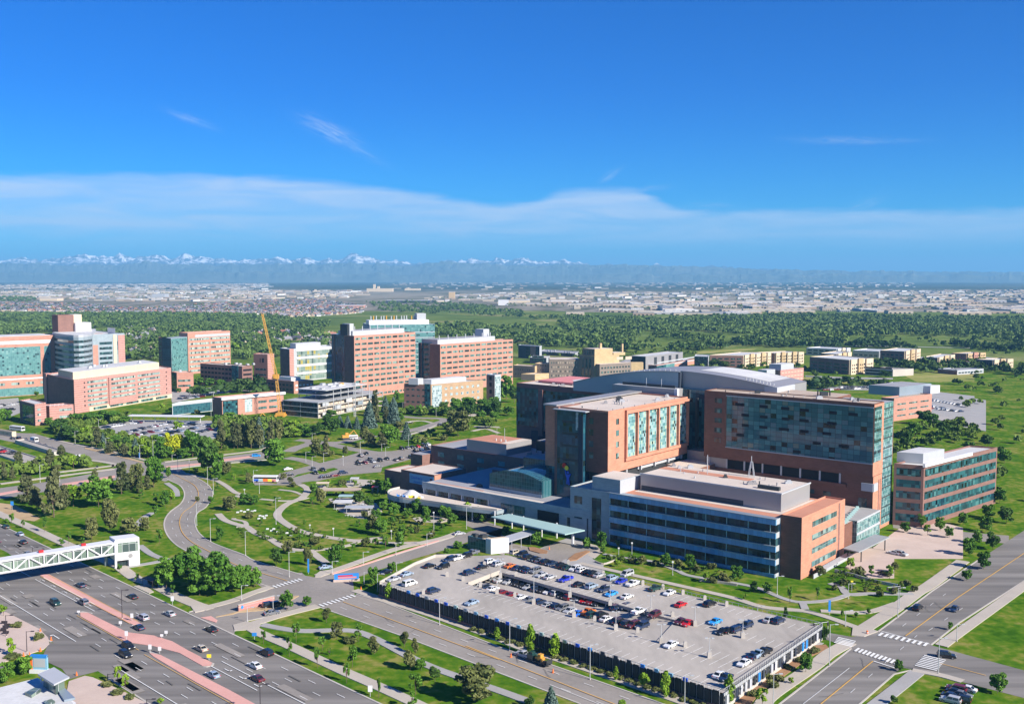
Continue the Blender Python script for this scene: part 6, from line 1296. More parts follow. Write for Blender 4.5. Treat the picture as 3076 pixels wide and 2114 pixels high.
def snow_mat():
    m,nt,b=node_mat('snow_peak'); b.inputs['Roughness'].default_value=0.8
    g=N(nt,'ShaderNodeNewGeometry'); no=N(nt,'ShaderNodeTexNoise'); no.inputs['Scale'].default_value=0.0055; no.inputs['Detail'].default_value=9; no.inputs['Roughness'].default_value=0.68; L(nt,g.outputs['Position'],no.inputs['Vector'])
    sp=N(nt,'ShaderNodeSeparateXYZ'); L(nt,g.outputs['Position'],sp.inputs[0]); mr=N(nt,'ShaderNodeMapRange'); L(nt,sp.outputs['Z'],mr.inputs[0]); mr.inputs[1].default_value=285; mr.inputs[2].default_value=450; mr.inputs[3].default_value=-0.22; mr.inputs[4].default_value=0.0
    ad=N(nt,'ShaderNodeMath',operation='ADD'); L(nt,no.outputs['Fac'],ad.inputs[0]); L(nt,mr.outputs[0],ad.inputs[1])
    cr=N(nt,'ShaderNodeValToRGB'); cr.color_ramp.elements[0].position=0.47; cr.color_ramp.elements[1].position=0.54; cr.color_ramp.elements[0].color=(0.08,0.09,0.11,1); cr.color_ramp.elements[1].color=(0.93,0.93,0.95,1)
    L(nt,ad.outputs[0],cr.inputs['Fac']); L(nt,cr.outputs['Color'],b.inputs['Base Color']); return m
range_mesh('mountain',25500,2300,-900,3900,[(u_,v_-2.5) for u_,v_ in [(-900,795),(0,789),(60,781),(130,788),(200,778),(235,771),(300,778),(370,773),(440,777),(520,778),(570,772),(640,783),(760,790),(810,777),(860,783),(930,782),(1000,786),(1070,769),(1110,777),(1150,788),(1210,790),(1290,797),(1400,788),(1480,786),(1560,786),(1660,795),(1750,797),(1900,800),(2300,815),(2700,825),(3900,835)]],snow_mat(),105,3)
range_mesh('hill',19300,1800,-900,3900,[(-900,798),(0,798),(110,795),(220,800),(340,797),(430,793),(560,796),(700,800),(900,796),(1050,796),(1230,799),(1320,790),(1350,788),(1400,793),(1500,798),(1750,799),(1960,800),(2100,804),(2250,811),(2500,816),(2800,818),(3200,820),(3900,822)],fh,35,9)
range_mesh('hill',16800,800,-900,3900,[(-900,824),(0,822),(300,818),(500,823),(800,820),(1100,825),(1500,827),(2000,829),(3900,829)],fh,40,21)
# the air itself
hz=bpy.data.materials.new('haze'); hz.use_nodes=True; nt=hz.node_tree; nt.nodes.clear(); o_=N(nt,'ShaderNodeOutputMaterial'); pv_=N(nt,'ShaderNodeVolumePrincipled')
pv_.inputs['Color'].default_value=(0.24,0.62,1.0,1); pv_.inputs['Density'].default_value=6.4e-5; pv_.inputs['Anisotropy'].default_value=0.0; L(nt,pv_.outputs[0],o_.inputs['Volume'])
MATS['haze']=hz; mb=MB(); mb.box(-52000,52000,-800,62500,-30,900); struct('haze',mb,'haze','stuff')
# ------------------------------------------------------------------ trees
leafy('leaf_green',(0.035,0.11,0.010),(0.13,0.26,0.028)); leafy('leaf_light',(0.11,0.22,0.014),(0.25,0.38,0.03)); leafy('leaf_yellow',(0.28,0.34,0.012),(0.48,0.50,0.02))
leafy('leaf_pine',(0.045,0.065,0.022),(0.15,0.16,0.065)); leafy('leaf_spruce',(0.05,0.095,0.075),(0.13,0.19,0.16)); leafy('leaf_olive',(0.06,0.085,0.022),(0.19,0.20,0.065)); leafy('leaf_far',(0.012,0.045,0.010),(0.115,0.18,0.038))
leafy('leaf_mix',(0.03,0.075,0.012),(0.15,0.22,0.03)); leafy('leaf_dark',(0.02,0.065,0.010),(0.075,0.15,0.022))
def leaf_cloud(pts,nrm,size,rng,tone):
    """small leaf-clump faces at the given points"""
    n=len(pts); a=rng.normal(size=(n,3)); d=nrm*0.6+a*0.7; d/=np.linalg.norm(d,axis=1)[:,None]
    h=np.cross(d,rng.normal(size=(n,3))); h/=np.linalg.norm(h,axis=1)[:,None]; k=np.cross(d,h); s=(size*rng.uniform(0.6,1.35,n))[:,None]
    V=np.empty((n,4,3)); V[:,0]=pts-h*s-k*s*0.6; V[:,1]=pts+h*s*0.7-k*s; V[:,2]=pts+h*s+k*s*0.5; V[:,3]=pts-h*s*0.5+k*s
    return V.reshape(-1,3),tone
def mesh_from(name,V,tone,mat):
    n=len(V)//4; me=bpy.data.meshes.new(name); me.vertices.add(n*4); me.vertices.foreach_set('co',V.astype(np.float32).ravel()); me.loops.add(n*4); me.loops.foreach_set('vertex_index',np.arange(n*4,dtype=np.int32))
    me.polygons.add(n); me.polygons.foreach_set('loop_start',np.arange(0,n*4,4,dtype=np.int32)); 
    me.update(calc_edges=True); at=me.attributes.new('tone','FLOAT','POINT'); at.data.foreach_set('value',np.repeat(tone,4).astype(np.float32)); me.materials.append(M(mat) if mat in MATS else MATS[mat]); me.validate(); return me
def crown_mesh(kind,seed,mat):
    rng=np.random.default_rng(seed); P_=[];Nn=[];T=[]
    def lobe(c,r,n):
        d=rng.normal(size=(n,3)); d/=np.linalg.norm(d,axis=1)[:,None]; rad=rng.uniform(0.55,1.05,n)**0.6
        P_.append(np.array(c)+d*rad[:,None]*np.array(r)); Nn.append(d); T.append(np.clip(rng.normal(0.5,0.3)+rng.normal(0,0.18,n),0,1))
    if kind=='round':
        lobe((rng.normal(0,.04),rng.normal(0,.04),0.48),(0.30,0.30,0.36),300)
        for k in range(16):
            a=rng.uniform(0,2*pi); z=rng.uniform(0.12,0.92); r=0.40*math.sqrt(max(0.06,1-((z-0.48)/0.55)**2)); q=rng.uniform(0.09,0.21); f=rng.uniform(.55,.95); lobe((r*cos(a)*f,r*sin(a)*f,z),(q,q*rng.uniform(.7,1.1),q*rng.uniform(.6,1.0)),int(520*q))
        sz=0.045
    elif kind=='open':                # young street tree: loose, see-through
        for k in range(12):
            a=rng.uniform(0,2*pi); z=rng.uniform(0.1,0.92); r=0.34*math.sqrt(max(0.05,1-((z-0.45)/0.58)**2)); q=rng.uniform(0.11,0.18); lobe((r*cos(a)*.8,r*sin(a)*.8,z),(q,q,q*.9),48)
        sz=0.052
    elif kind=='column':
        for k in range(14):
            z=0.05+0.9*k/13; r=0.36*math.sin(pi*(0.12+0.80*z))**0.8; a=rng.uniform(0,2*pi); lobe((r*.35*cos(a),r*.35*sin(a),z),(r*.8,r*.8,.085),70)
        sz=0.05
    elif kind=='cone':
        for k in range(17):
            z=0.02+0.95*k/16; r=0.47*(1-z)**0.85+0.02; n=int(40+110*(1-z)); a=rng.uniform(0,2*pi,n); q=r*rng.uniform(0.45,1.08,n); P_.append(np.c_[q*np.cos(a),q*np.sin(a),z-0.06*q/0.4+rng.normal(0,.012,n)]); Nn.append(np.c_[np.cos(a),np.sin(a),np.full(n,.5)]); T.append(np.clip(rng.normal(.5,.25,n),0,1))
        sz=0.042
    elif kind=='pine':
        for k in range(22):
            z=rng.uniform(0.05,0.95); r=0.42*(1-z*0.72)*rng.uniform(.5,1); a=rng.uniform(0,2*pi); q=0.16*(1.1-z*.55); lobe((r*cos(a)*.85,r*sin(a)*.85,z),(q,q,q*.5),72)
        lobe((0,0,.5),(.18,.18,.42),150); sz=0.042
    else:                             # shrub
        for k in range(8):
            a=rng.uniform(0,2*pi); r=rng.uniform(0,.3); lobe((r*cos(a),r*sin(a),rng.uniform(.3,.6)),(.2,.2,.32),70)
        sz=0.07
    Pn=np.concatenate(P_); V,t=leaf_cloud(Pn,np.concatenate(Nn),sz,rng,np.concatenate(T)); return mesh_from('crown',V,t,mat)
def trunk_mesh():
    mb=MB(); mb.bar((0,0,-0.02),(0.02,0.01,0.55),1.0,7,0.62); mb.bar((0.02,0.01,0.55),(-0.02,0.03,1.0),0.62,6,0.3)
    for k in range(4):
        a=k*1.7+.4; mb.bar((0.0,0.0,0.5+k*.1),(3.2*cos(a),3.2*sin(a),0.95),0.34,5,0.12)
    return mb.mesh('trunk','bark')
TRUNK=trunk_mesh()
CM={}
KINDS={'R':('round','leaf_green','green leafy tree'),'D':('round','leaf_dark','dark green round tree'),'L':('open','leaf_light','bright light green tree'),'Y':('open','leaf_green','slender young tree'),
 'P':('pine','leaf_pine','dark olive pine'),'S':('cone','leaf_spruce','blue-grey spruce'),'O':('round','leaf_olive','greyish olive tree'),'G':('round','leaf_yellow','vivid yellow-green tree'),'C':('column','leaf_light','narrow light green tree'),'B':('shrub','leaf_olive','low rounded shrub'),'F':('round','leaf_far','green meadow tree')}
for k,(kd,mt,_) in KINDS.items(): CM[k]=[crown_mesh(kd,sum(map(ord,k))*13+j,mt) for j in range(4)]
TREES=[]
LM=[]   # landmarks for wording: (phrase, point)
def lm(ph,r,x,y): LM.append((ph,P(r,x,y)[:2]))
def plant(k,p,h,w,where,group):
    kd,mt,desc=KINDS[k]
    nm={'S':'spruce_tree','P':'pine_tree','B':'shrub'}.get(k,'tree')
    t=thing(nm,desc,'shrub' if k=='B' else 'tree',p,group); TREES.append((t,k,h,where))
    tr={'B':0.02,'S':0.06,'P':0.08,'C':0.12,'Y':0.27,'L':0.22}.get(k,0.16); 
    c=inst('crown',random.choice(CM[k]),t,(0,0,h*tr),(w,w*random.uniform(.9,1.1),h*(1-tr)),(0,0,random.uniform(0,6.28)))
    if k!='B': r=max(0.07,h*0.014 if k!='Y' else 0.07); inst('trunk',TRUNK,t,(0,0,0),(r,r,h*(tr+.35)),(0,0,random.uniform(0,6.28)))
    return t
def tr(r,k,where,group,items):
    for it in items:
        x,y,hp,wp=it[:4]; kk=it[4] if len(it)>4 else k; p=P(r,x,y); m=mper(p); plant(kk,p,hp*m*1.08,wp*m*1.14,where,group)
G1='trees of the grove by the footbridge'; 
tr('i','R','in the grove by the footbridge','trees of the dense grove',[(1450,590,240,200),(1640,575,300,260),(1740,650,240,200),(1880,640,340,300),(2030,620,230,190),(2130,590,180,150),(2220,580,150,110)])
tr('i','Y','on the highway verge near the footbridge','young trees along the highway',[(1190,530,75,42),(1345,590,75,46),(1505,650,85,46),(1045,450,70,46)])
tr('i','L','by the paved plaza at the lower left','plaza trees',[(100,1170,150,75),(1030,1420,140,60),(1090,1455,110,70),(30,830,95,70),(220,1330,150,150,'R'),(60,1410,160,120,'R'),(1400,1600,60,60),(150,1310,70,70,'R'),(330,1040,70,90,'B'),(150,925,40,100,'B'),(930,1440,40,110,'B'),(1020,1510,40,110,'B'),(1130,1550,40,90,'B'),(110,1190,30,140,'B')])
tr('e','P','left of the curved road','trees left of the curved road',[(240,1040,230,190),(320,1110,200,160),(470,1170,390,220),(560,1100,210,140),(640,1080,180,160,'L'),(860,1080,240,260,'R'),(830,900,140,90),(1060,970,270,150),(960,900,90,80),(1190,940,210,140,'O'),(1340,910,250,160,'R'),(1470,830,90,52,'R'),(1280,930,120,80),(1130,930,70,70,'B'),(1360,1060,100,62,'Y'),(1440,1080,130,72,'R'),(1490,1060,120,72,'L'),(800,1380,190,120,'O'),(960,1300,260,150,'O'),(1120,1330,140,150,'O'),(1260,1290,110,90,'O'),(1390,1400,130,62,'Y'),(1350,1170,100,72,'Y'),(1220,960,90,70,'B'),(1230,1010,80,50,'Y')])
tr('e','Y','on the highway strip left of the footbridge','young trees along the highway',[(100,1225,85,50),(200,1265,70,34),(390,1300,130,44),(600,1400,110,40),(720,1420,70,34),(540,1425,70,50),(60,1240,60,40)])
tr('e','P','by the left parking decks','trees by the parking decks',[(30,850,160,80),(110,850,120,62),(160,730,130,110),(310,780,110,92),(440,760,170,120),(540,700,150,110),(640,760,120,82,'L'),(690,730,70,62,'B'),(500,770,60,60,'B'),(60,330,100,90,'R'),(10,360,120,110,'R')])
tr('e','R','before the crowded car park','trees of the belt by the crowded car park',[(510,440,120,190,'D'),(660,360,95,110),(790,360,100,112),(940,350,110,180),(1090,350,62,100),(430,370,62,80),(540,490,110,72,'S'),(620,500,120,180,'D'),(740,510,115,92,'L'),(840,560,180,125,'P'),(900,560,115,62,'S'),(1010,560,100,100),(1100,570,95,92,'D'),(1180,640,150,92,'S'),(1260,640,150,92,'L'),(1290,655,110,110,'L'),(1390,650,190,92),(1500,645,200,120,'G'),(1570,640,195,105,'G'),(1680,645,220,135),(1560,430,95,100,'L'),(1780,640,170,150),(1820,820,350,200,'D'),(1900,830,220,125),(1970,800,105,112,'O'),(1710,790,45,45,'Y'),(1930,570,240,115,'P'),(2040,570,225,112,'P'),(2110,560,205,102,'P'),(2190,570,225,102,'O'),(2260,570,205,102,'P'),(1890,370,92,85),(2000,340,85,112),(2130,370,62,122),(2270,350,62,92),(1410,250,72,62,'L'),(1480,270,52,82,'L'),(1720,270,42,62,'B'),(1210,560,80,80,'B'),(1330,650,90,110,'R'),(1450,655,95,120,'R'),(1600,655,90,120,'R'),(1080,640,110,120,'P'),(960,610,100,110,'P'),(1720,620,130,110,'L')])
tr('f','P','before the steel frame','trees before the steel frame',[(40,570,200,112),(150,560,215,112,'O'),(230,560,240,112,'S'),(330,560,225,102),(400,540,200,92,'O'),(500,430,100,165,'L'),(610,450,95,122,'R'),(720,470,115,125,'D'),(850,450,155,172,'D'),(930,380,92,82,'S'),(1000,390,100,72,'S'),(1080,400,100,62,'S'),(1190,390,195,122,'S'),(1250,380,220,102),(1330,330,125,82),(1400,350,205,112,'S'),(1460,330,62,62,'R'),(560,470,80,120,'L'),(660,470,80,110,'R')])
tr('f','P','beyond the hospital drive','trees on the lawns beyond the drive',[(350,720,210,225,'R'),(720,640,140,112,'O'),(810,630,165,92,'P'),(980,630,72,52,'O'),(1160,540,155,112,'O'),(1210,560,120,112),(1300,570,135,132),(1370,560,180,175,'R'),(1510,490,140,86,'S'),(1650,520,52,112,'B'),(1960,470,210,215,'O'),(1550,270,62,62,'R'),(1620,275,75,52,'R'),(1760,280,62,92,'R'),(1870,290,85,92,'D'),(1940,270,112,82,'R'),(2050,240,105,132,'R'),(2180,220,75,102,'R'),(2260,220,72,82,'R'),(2160,310,62,92,'R'),(2280,340,85,82,'R'),(1440,430,90,110,'O'),(1090,560,40,60,'B'),(840,640,60,90,'B'),(1840,500,60,90,'B')])
tr('f','Y','in the park','park trees',[(100,1060,100,92,'R'),(180,1060,82,92,'R'),(20,1090,92,52),(140,1170,52,62,'B'),(370,1070,85,44),(130,880,62,62,'O'),(500,880,62,60,'O'),(700,960,82,62,'R'),(760,1060,130,82,'O'),(690,1080,82,44),(1100,1060,125,112,'D'),(1190,1100,95,82,'D'),(950,890,52,72,'B'),(1330,970,125,102,'R'),(1310,1110,82,82,'R'),(1400,1160,112,92,'R'),(1520,1180,82,82,'R'),(1620,1140,130,112,'R'),(1680,1240,165,82,'R'),(1760,1120,105,112,'R'),(1850,1200,125,102,'R'),(1910,1250,112,92,'R'),(2060,1180,145,82,'L'),(2130,1200,125,62,'L'),(2180,1220,72,62,'R'),(1210,1310,150,105,'O'),(1290,1330,140,112,'R'),(1250,1190,82,82,'R'),(1390,1260,155,82,'Y'),(1470,1330,92,72,'R'),(1550,1340,82,62),(1730,1350,72,72,'B'),(1450,1430,125,92,'R'),(1330,1450,105,62),(1150,1430,82,92,'O'),(950,1480,105,62),(890,1600,190,102,'R'),(590,1370,82,62),(720,1420,72,112,'O'),(640,1450,72,62),(380,1600,150,112,'D'),(480,1490,105,92,'O'),(650,1590,135,72,'O'),(410,1300,62,52),(1040,1460,62,62),(1240,1440,82,62),(620,1250,62,34),(240,1250,62,44),(560,1310,50,50,'B'),(830,900,60,50,'L'),(1060,900,50,60,'L'),(1250,900,60,70,'L'),(440,840,50,60,'O'),(520,905,50,70,'B'),(1000,1110,60,60,'B'),(870,1080,50,70,'B'),(1430,1090,80,70,'R'),(1150,1180,70,60,'B'),(1100,1250,60,50,'Y'),(1600,1310,60,50,'B'),(1820,1290,60,60,'Y')])
tr('e','Y','along the paths beside the curved road','park trees',[(1720,1030,50,40,'B'),(1890,940,70,36),(2040,850,60,44,'L'),(2170,860,70,60,'O'),(2150,810,60,40),(2000,1110,110,130,'O'),(1920,1380,130,62,'R'),(1840,1050,60,50,'R'),(1700,780,40,44,'L'),(1810,830,70,60,'R'),(1900,850,70,70,'R'),(2170,1180,50,60,'B')])
tr('k','R','before the blue office bands','garden trees before the office building',[(345,110,62,72),(615,210,112,92),(1050,240,92,72),(1180,250,155,92),(1195,285,60,50),(1320,400,62,72,'L'),(1530,380,72,82,'O'),(1610,280,62,62,'L'),(1740,400,112,102),(1950,430,125,102),(1860,390,62,72,'B'),(2140,420,62,82,'B'),(2100,540,82,72,'L'),(2230,520,70,80,'B'),(1320,230,60,40,'O'),(1450,370,50,70,'B'),(1650,390,50,70,'B'),(2010,430,60,80,'B')])
tr('l','R','on the lawn right of the office building','garden trees before the office building',[(1320,420,105,82,'L'),(1500,480,92,62,'Y'),(1660,500,105,82,'L'),(1700,450,92,72,'O'),(480,620,92,62,'D'),(600,630,82,92,'R'),(330,520,125,102),(70,530,82,62,'L'),(600,480,62,44,'L'),(790,720,150,44,'Y'),(1030,690,112,52,'Y'),(1250,830,52,34,'R'),(1480,810,52,34,'R'),(1370,840,42,34,'R'),(1450,620,52,52,'B'),(1580,660,52,62,'B'),(1250,560,62,82,'B'),(1050,480,80,100,'O'),(1380,470,70,120,'B'),(1180,600,50,70,'B'),(400,690,60,40,'L'),(120,540,60,80,'B'),(240,530,50,80,'B'),(755,880,130,42,'D'),(2190,950,70,44),(1700,640,80,60,'B'),(1870,620,60,60,'B'),(1650,480,40,90,'B'),(1800,570,60,90,'B')])
tr('k','C','before the dark screens of the parking garage','trees along the garage front',[(270,1040,105,62),(560,1160,235,102),(770,1190,185,115),(1305,1390,112,52),(1555,1470,145,102,'L'),(1740,1540,205,105),(2290,1600,235,115)])
tr('j','C','by the left end of the parking garage','trees along the garage front',[(1360,690,135,92),(1500,720,85,72,'L'),(1990,900,72,54,'L'),(2300,1030,92,62),(1225,590,185,85,'R'),(1380,460,95,72,'R'),(470,780,150,112,'R'),(645,740,82,72,'R'),(1860,300,62,52,'R'),(1690,790,50,40,'L'),(1960,240,60,80,'R')])
tr('j','Y','between highway and garage street','trees between highway and garage street',[(265,1070,112,44),(490,1180,160,58),(550,1060,170,74),(735,1280,165,62),(815,885,115,72,'O'),(780,1130,112,82),(905,1030,132,112,'O'),(1095,1050,140,82),(1020,1060,52,122,'B'),(1230,1160,132,102,'O'),(1040,1280,190,104),(990,1410,155,62),(1495,1100,125,74,'O'),(1590,1160,120,64,'O'),(1545,1300,155,122,'O'),(1640,1300,92,102,'R'),(1270,1540,165,44),(1590,1520,185,122),(1760,1400,125,92,'D'),(2110,1570,275,330,'O'),(1560,1640,140,92),(840,1170,60,40)])
tr('k','P','at the bottom edge beside the garage street','trees between highway and garage street',[(740,1660,195,155,'S'),(550,1640,100,90,'D'),(1370,1660,95,92,'L')])
tr('l','R','in the planting bed along the garage side','trees along the garage side',[(930,1320,165,112),(550,1620,145,112,'L'),(1740,1310,95,62),(800,1420,62,52,'L'),(1095,1050,112,72,'D'),(640,1450,70,110,'B'),(700,1390,60,90,'B'),(780,1290,50,80,'B'),(460,1530,60,90,'B'),(860,1230,50,70,'B'),(1010,1150,50,90,'B'),(600,1380,60,80,'B')])
for k in range(26): tr('k','B','in the hedge under the garage screens','hedge shrubs under the garage screens',[(60+k*80,955+k*26.5+random.uniform(-6,6),34,86)])
tr('b','R','between the far buildings left of the crane','trees between the far buildings',[(150,1350,60,70),(230,1350,60,60),(30,1370,50,60),(60,1345,60,70),(2130,1270,60,60,'O'),(1430,1480,100,60,'R'),(1550,1580,70,60),(1620,1590,90,50),(1330,1560,130,80,'S'),(1400,1590,150,110,'S'),(1190,1590,120,110,'S'),(1240,1570,200,90,'P'),(740,1600,70,110),(860,1600,60,90),(1730,1570,60,80,'D'),(1840,1540,70,90,'D'),(1950,1560,120,100),(2050,1545,110,130),(2170,1530,80,100),(2270,1510,80,100)])
tr('a','R','between the clinic buildings on the left','trees between the far buildings',[(1740,1320,60,90),(1830,1330,60,90),(1920,1340,60,80),(2190,1370,50,60),(2060,1060,100,90,'L'),(1980,1330,50,60),(1560,1390,40,40),(320,1420,40,40)])
tr('c','R','beside the stair tower','trees between the far buildings',[(350,1460,200,110,'R'),(420,1480,150,90,'D'),(340,1320,80,60,'D'),(40,1600,150,110,'D'),(200,1570,90,120),(270,1590,140,100,'D'),(370,1590,80,90),(620,1080,60,50)])
tr('d','R','before the apartment blocks','trees by the apartments',[(130,1170,70,110,'F'),(220,1175,60,100,'F'),(40,1130,60,60,'F'),(1010,1250,40,60,'F'),(1620,1260,60,110,'D'),(860,1170,40,60,'F'),(460,1180,40,60,'F'),(1130,1290,20,30,'B'),(1400,1320,30,40,'B'),(1500,1330,30,40,'B'),(920,1290,20,40,'B')])
tr('h','R','by the right-hand buildings','trees by the right-hand buildings',[(1960,360,120,130,'D'),(2040,380,110,110,'R'),(1880,470,130,120,'R'),(1790,560,140,110,'D'),(2130,460,120,120,'D'),(1940,1260,110,70,'R'),(2100,1290,110,80,'R'),(2300,1240,110,80,'R'),(2500,1300,140,110,'R'),(1800,1300,90,80,'R')])
tr('h','R','on the grounds beyond the far right clinic','trees by the right-hand buildings',[(2250,900,120,110),(2400,980,120,110,'D'),(2620,1050,130,120),(2300,1120,110,90,'L'),(2520,1180,120,110),(2680,1220,130,120,'D'),(2350,620,110,100),(2520,560,110,110,'D'),(2660,700,120,110),(1990,1330,90,70,'L'),(2180,1350,90,80),(2420,1400,110,90)])
tr('l','R','on the lawn at the right edge','trees by the right-hand buildings',[(2350,300,140,110,'R'),(2480,420,150,110,'R'),(2560,250,140,110,'D'),(2330,520,90,80,'R'),(2600,1500,160,130,'R'),(1700,1596,70,60,'D')])
NT=len([1 for t in TREES if t[1]!='B'])
# meadow and river trees standing apart, nearest first
def region_px(poly,n,seed,cond=None):
    rng=np.random.default_rng(seed); P0=[PU(*p)[:2] for p in poly]; xs=[p[0] for p in P0]; ys=[p[1] for p in P0]; out=[]
    def inside(x,y):
        c=False; j=len(P0)-1
        for i in range(len(P0)):
            xi,yi=P0[i];xj,yj=P0[j]
            if (yi>y)!=(yj>y) and x<(xj-xi)*(y-yi)/(yj-yi)+xi: c=not c
            j=i
        return c
    while len(out)<n:
        x=rng.uniform(min(xs),max(xs)); y=rng.uniform(min(ys),max(ys))
        if inside(x,y) and (cond is None or cond(x,y,rng)): out.append((x,y))
    return out
def zz(r,pts): return [px(r,x,y) for x,y in pts]
clump=lambda th:(lambda x,y,rng: (math.sin(x*.021+1.3*math.sin(y*.008))*math.sin(y*.013+x*.004)+0.35*math.sin(x*.05)+rng.uniform(-.5,.5))>th)
MEAD=zz('c',[(430,1000),(430,900),(300,830),(800,830),(1500,830),(2300,870),('d',0)][:6])+zz('d',[(700,880),(1350,890),(1350,960),(900,990),(480,1000),(0,1030)])+zz('c',[(1900,1050),(1300,1050),(900,1000)])
WOODS=[(MEAD,620,1,clump(-0.1)),(zz('d',[(1350,900),(2260,900),(3000,920),(3000,1010),(2300,990),(1400,940)]),90,31,clump(0.1)),
 (zz('d',[(0,740),(800,725),(1700,740),(2260,750),(3000,760),(3000,900),(1350,900),(700,880),(0,870),(-700,850)]),3600,2,clump(-.75)),(zz('c',[(530,750),(900,740),(1500,760),(2321,760),(2321,860),(1700,840),(900,840),(820,790)]),1000,3,clump(-0.2)),
 (zz('c',[(-700,650),(0,640),(480,690),(520,740),(0,720),(-500,700)]),330,4,clump(-0.2)),(zz('c',[(-600,830),(0,800),(380,830),(420,990),(0,930),(-400,900)]),260,5,None),
 (zz('a',[(-300,720),(600,715),(1400,712),(2000,722),(2500,740),(2860,790),(2860,1050),(2200,1100),(1400,1120),(1080,1110),(430,860),(-300,930)]),5800,6,lambda x,y,rng: (math.sin(x*.017+math.sin(y*.006)*2)*math.sin(y*.011)+.4*math.sin(x*.06+y*.02)+rng.uniform(-.5,.9))>-.2),
 (zz('b',[(1150,600),(1700,610),(2321,640),(2321,700),(1700,700),(1300,690)]),330,7,clump(-.1)),(zz('a',[(-300,560),(300,565),(330,600),(-300,610)]),260,8,None)]
allw=[]
for poly,n,sd,cond in WOODS: allw+=region_px(poly,n,sd,cond)
allw.sort(key=lambda p:p[1])
NEAR=max(0,300-NT); near=[p for p in region_px(MEAD,400,1,clump(0.05))]; near.sort(key=lambda p:p[1])
cnt=0; used=set()
for p in allw:
    if cnt>=NEAR: break
    u=1538+FL*p[0]/p[1]
    if 1430<u<3000 and p[1]>1050 and p[1]<1900:
        plant(random.choice('FFFDO'),(p[0],p[1],0),random.uniform(8,15),random.uniform(9,15),'on the meadow behind the apartments and hospital','meadow trees'); used.add(p); cnt+=1
rest=np.array([p for p in allw if p not in used]); rng=np.random.default_rng(5)
def wood(name,pts,per,hmin,hmax,mat,seed):
    rng=np.random.default_rng(seed); n=len(pts); h=rng.uniform(hmin,hmax,n); w=h*rng.uniform(.42,.6,n); d=rng.normal(size=(n,per,3)); d/=np.linalg.norm(d,axis=2)[:,:,None]; d[:,:,2]=np.abs(d[:,:,2])*1.05-.25; r=rng.uniform(.6,1.05,(n,per,1))
    Pn=np.empty((n,per,3)); Pn[:,:,0]=pts[:,None,0]+d[:,:,0]*r[:,:,0]*w[:,None]; Pn[:,:,1]=pts[:,None,1]+d[:,:,1]*r[:,:,0]*w[:,None]; Pn[:,:,2]=h[:,None]*.48+d[:,:,2]*r[:,:,0]*h[:,None]*.5
    tone=np.clip(rng.normal(.5,.3,(n,1))+rng.normal(0,.15,(n,per)),0,1).ravel(); V,t=leaf_cloud(Pn.reshape(-1,3),d.reshape(-1,3),np.repeat(h*.17,per),rng,tone)
    o=bpy.data.objects.new(name,mesh_from(name,V,t,mat)); COL.objects.link(o); o['kind']='stuff'; return o
wood('woodland',rest,30,5,13,'leaf_far',3)
BELT=region_px(zz('e',[(420,470),(700,520),(900,590),(1200,650),(1880,640),(1880,560),(1500,520),(1050,500),(860,430),(560,440)]),150,81)+region_px(zz('e',[(1880,340),(2321,330),('x',0,0)][:2])+zz('f',[(420,400),(560,360),(560,480),(350,500),(0,590)])+zz('e',[(1900,590)]),130,82)+region_px(zz('e',[(420,400),(760,330),(1120,310),(1120,345),(880,375),(560,430)]),70,83)+region_px(zz('b',[(1320,1580),(1500,1570),(2321,1520),(2321,1590),(1800,1596),(1500,1605)]),60,84)+region_px(zz('f',[(1450,560),(1500,500),(2100,330),(2321,350),(2321,380),(1700,530)]),30,85)+region_px(zz('e',[(0,760),(300,720),(700,690),(760,740),(400,790),(0,850)]),40,86)+region_px(zz('h',[(1700,420),(2300,330),(2500,500),(2000,560),(1700,640)]),60,87)+region_px(zz('d',[(1750,1140),(2300,1100),(2700,1130),(2700,1200),(1900,1200)]),90,88)+region_px(zz('d',[(0,1130),(380,1170),(640,1150),(920,1180),(1440,1150),(1440,1240),(960,1235),(500,1200),(0,1190)]),45,98)+region_px(zz('c',[(400,1120),(720,1060),(980,1030),(1440,1060),(1900,1020),(2321,1010),(2321,1060),(1300,1100),(700,1150)]),60,99)+region_px([(2860,1090),(3076,1090),(3200,1500),(3076,1560),(2900,1330)],60,96)+region_px([(2880,1000),(3076,1000),(3200,1090),(2900,1080)],50,97)
GROVE=region_px(zz('d',[(-300,985),(500,960),(1350,965),(2300,985),(2900,1010),(2900,1040),(2260,1020),(1350,1000),(500,1000),(-300,1030)]),330,101,clump(-.3))+region_px(zz('d',[(900,1330),(1300,1318),(1640,1325),(1640,1340),(1000,1372)]),30,102)+region_px(zz('d',[(1500,1150),(2300,1150),(2900,1190),(2900,1270),(1750,1215)]),90,103,clump(-.3))+region_px(zz('b',[(-60,1330),(200,1290),(420,1390),(430,1440),(0,1400)]),30,104)+region_px(zz('a',[(1480,1390),(1720,1330),(2190,1360),(2000,1400),(1700,1440)]),40,105,clump(-.2))+region_px(zz('c',[(380,930),(900,950),(1450,1010),(1400,1040),(700,985),(400,975)]),120,106)
wood('grove',np.array(GROVE),40,5,11,'leaf_far',15)
wood('underwood',np.array(BELT),60,3,6.5,'leaf_mix',12)
wood('garden_shrubs',np.array(region_px(zz('f',[(0,1330),(300,1390),(700,1470),(1100,1400),(1700,1290),(1950,1240),(1700,1160),(1350,1120),(1330,1340),(1080,1370),(560,1270),(200,1300),(0,1230)]),120,91)+region_px(zz('f',[(820,900),(1280,850),(1300,1100),(1180,1180),(860,1040)]),60,92)+region_px(zz('k',[(1150,330),(1600,380),(2321,540),(2321,440),(1900,400),(1250,290)]),50,93)+region_px(zz('l',[(1050,500),(1250,450),(1800,590),(1700,640),(1300,600)]),50,94)),40,0.6,1.8,'leaf_mix',13)
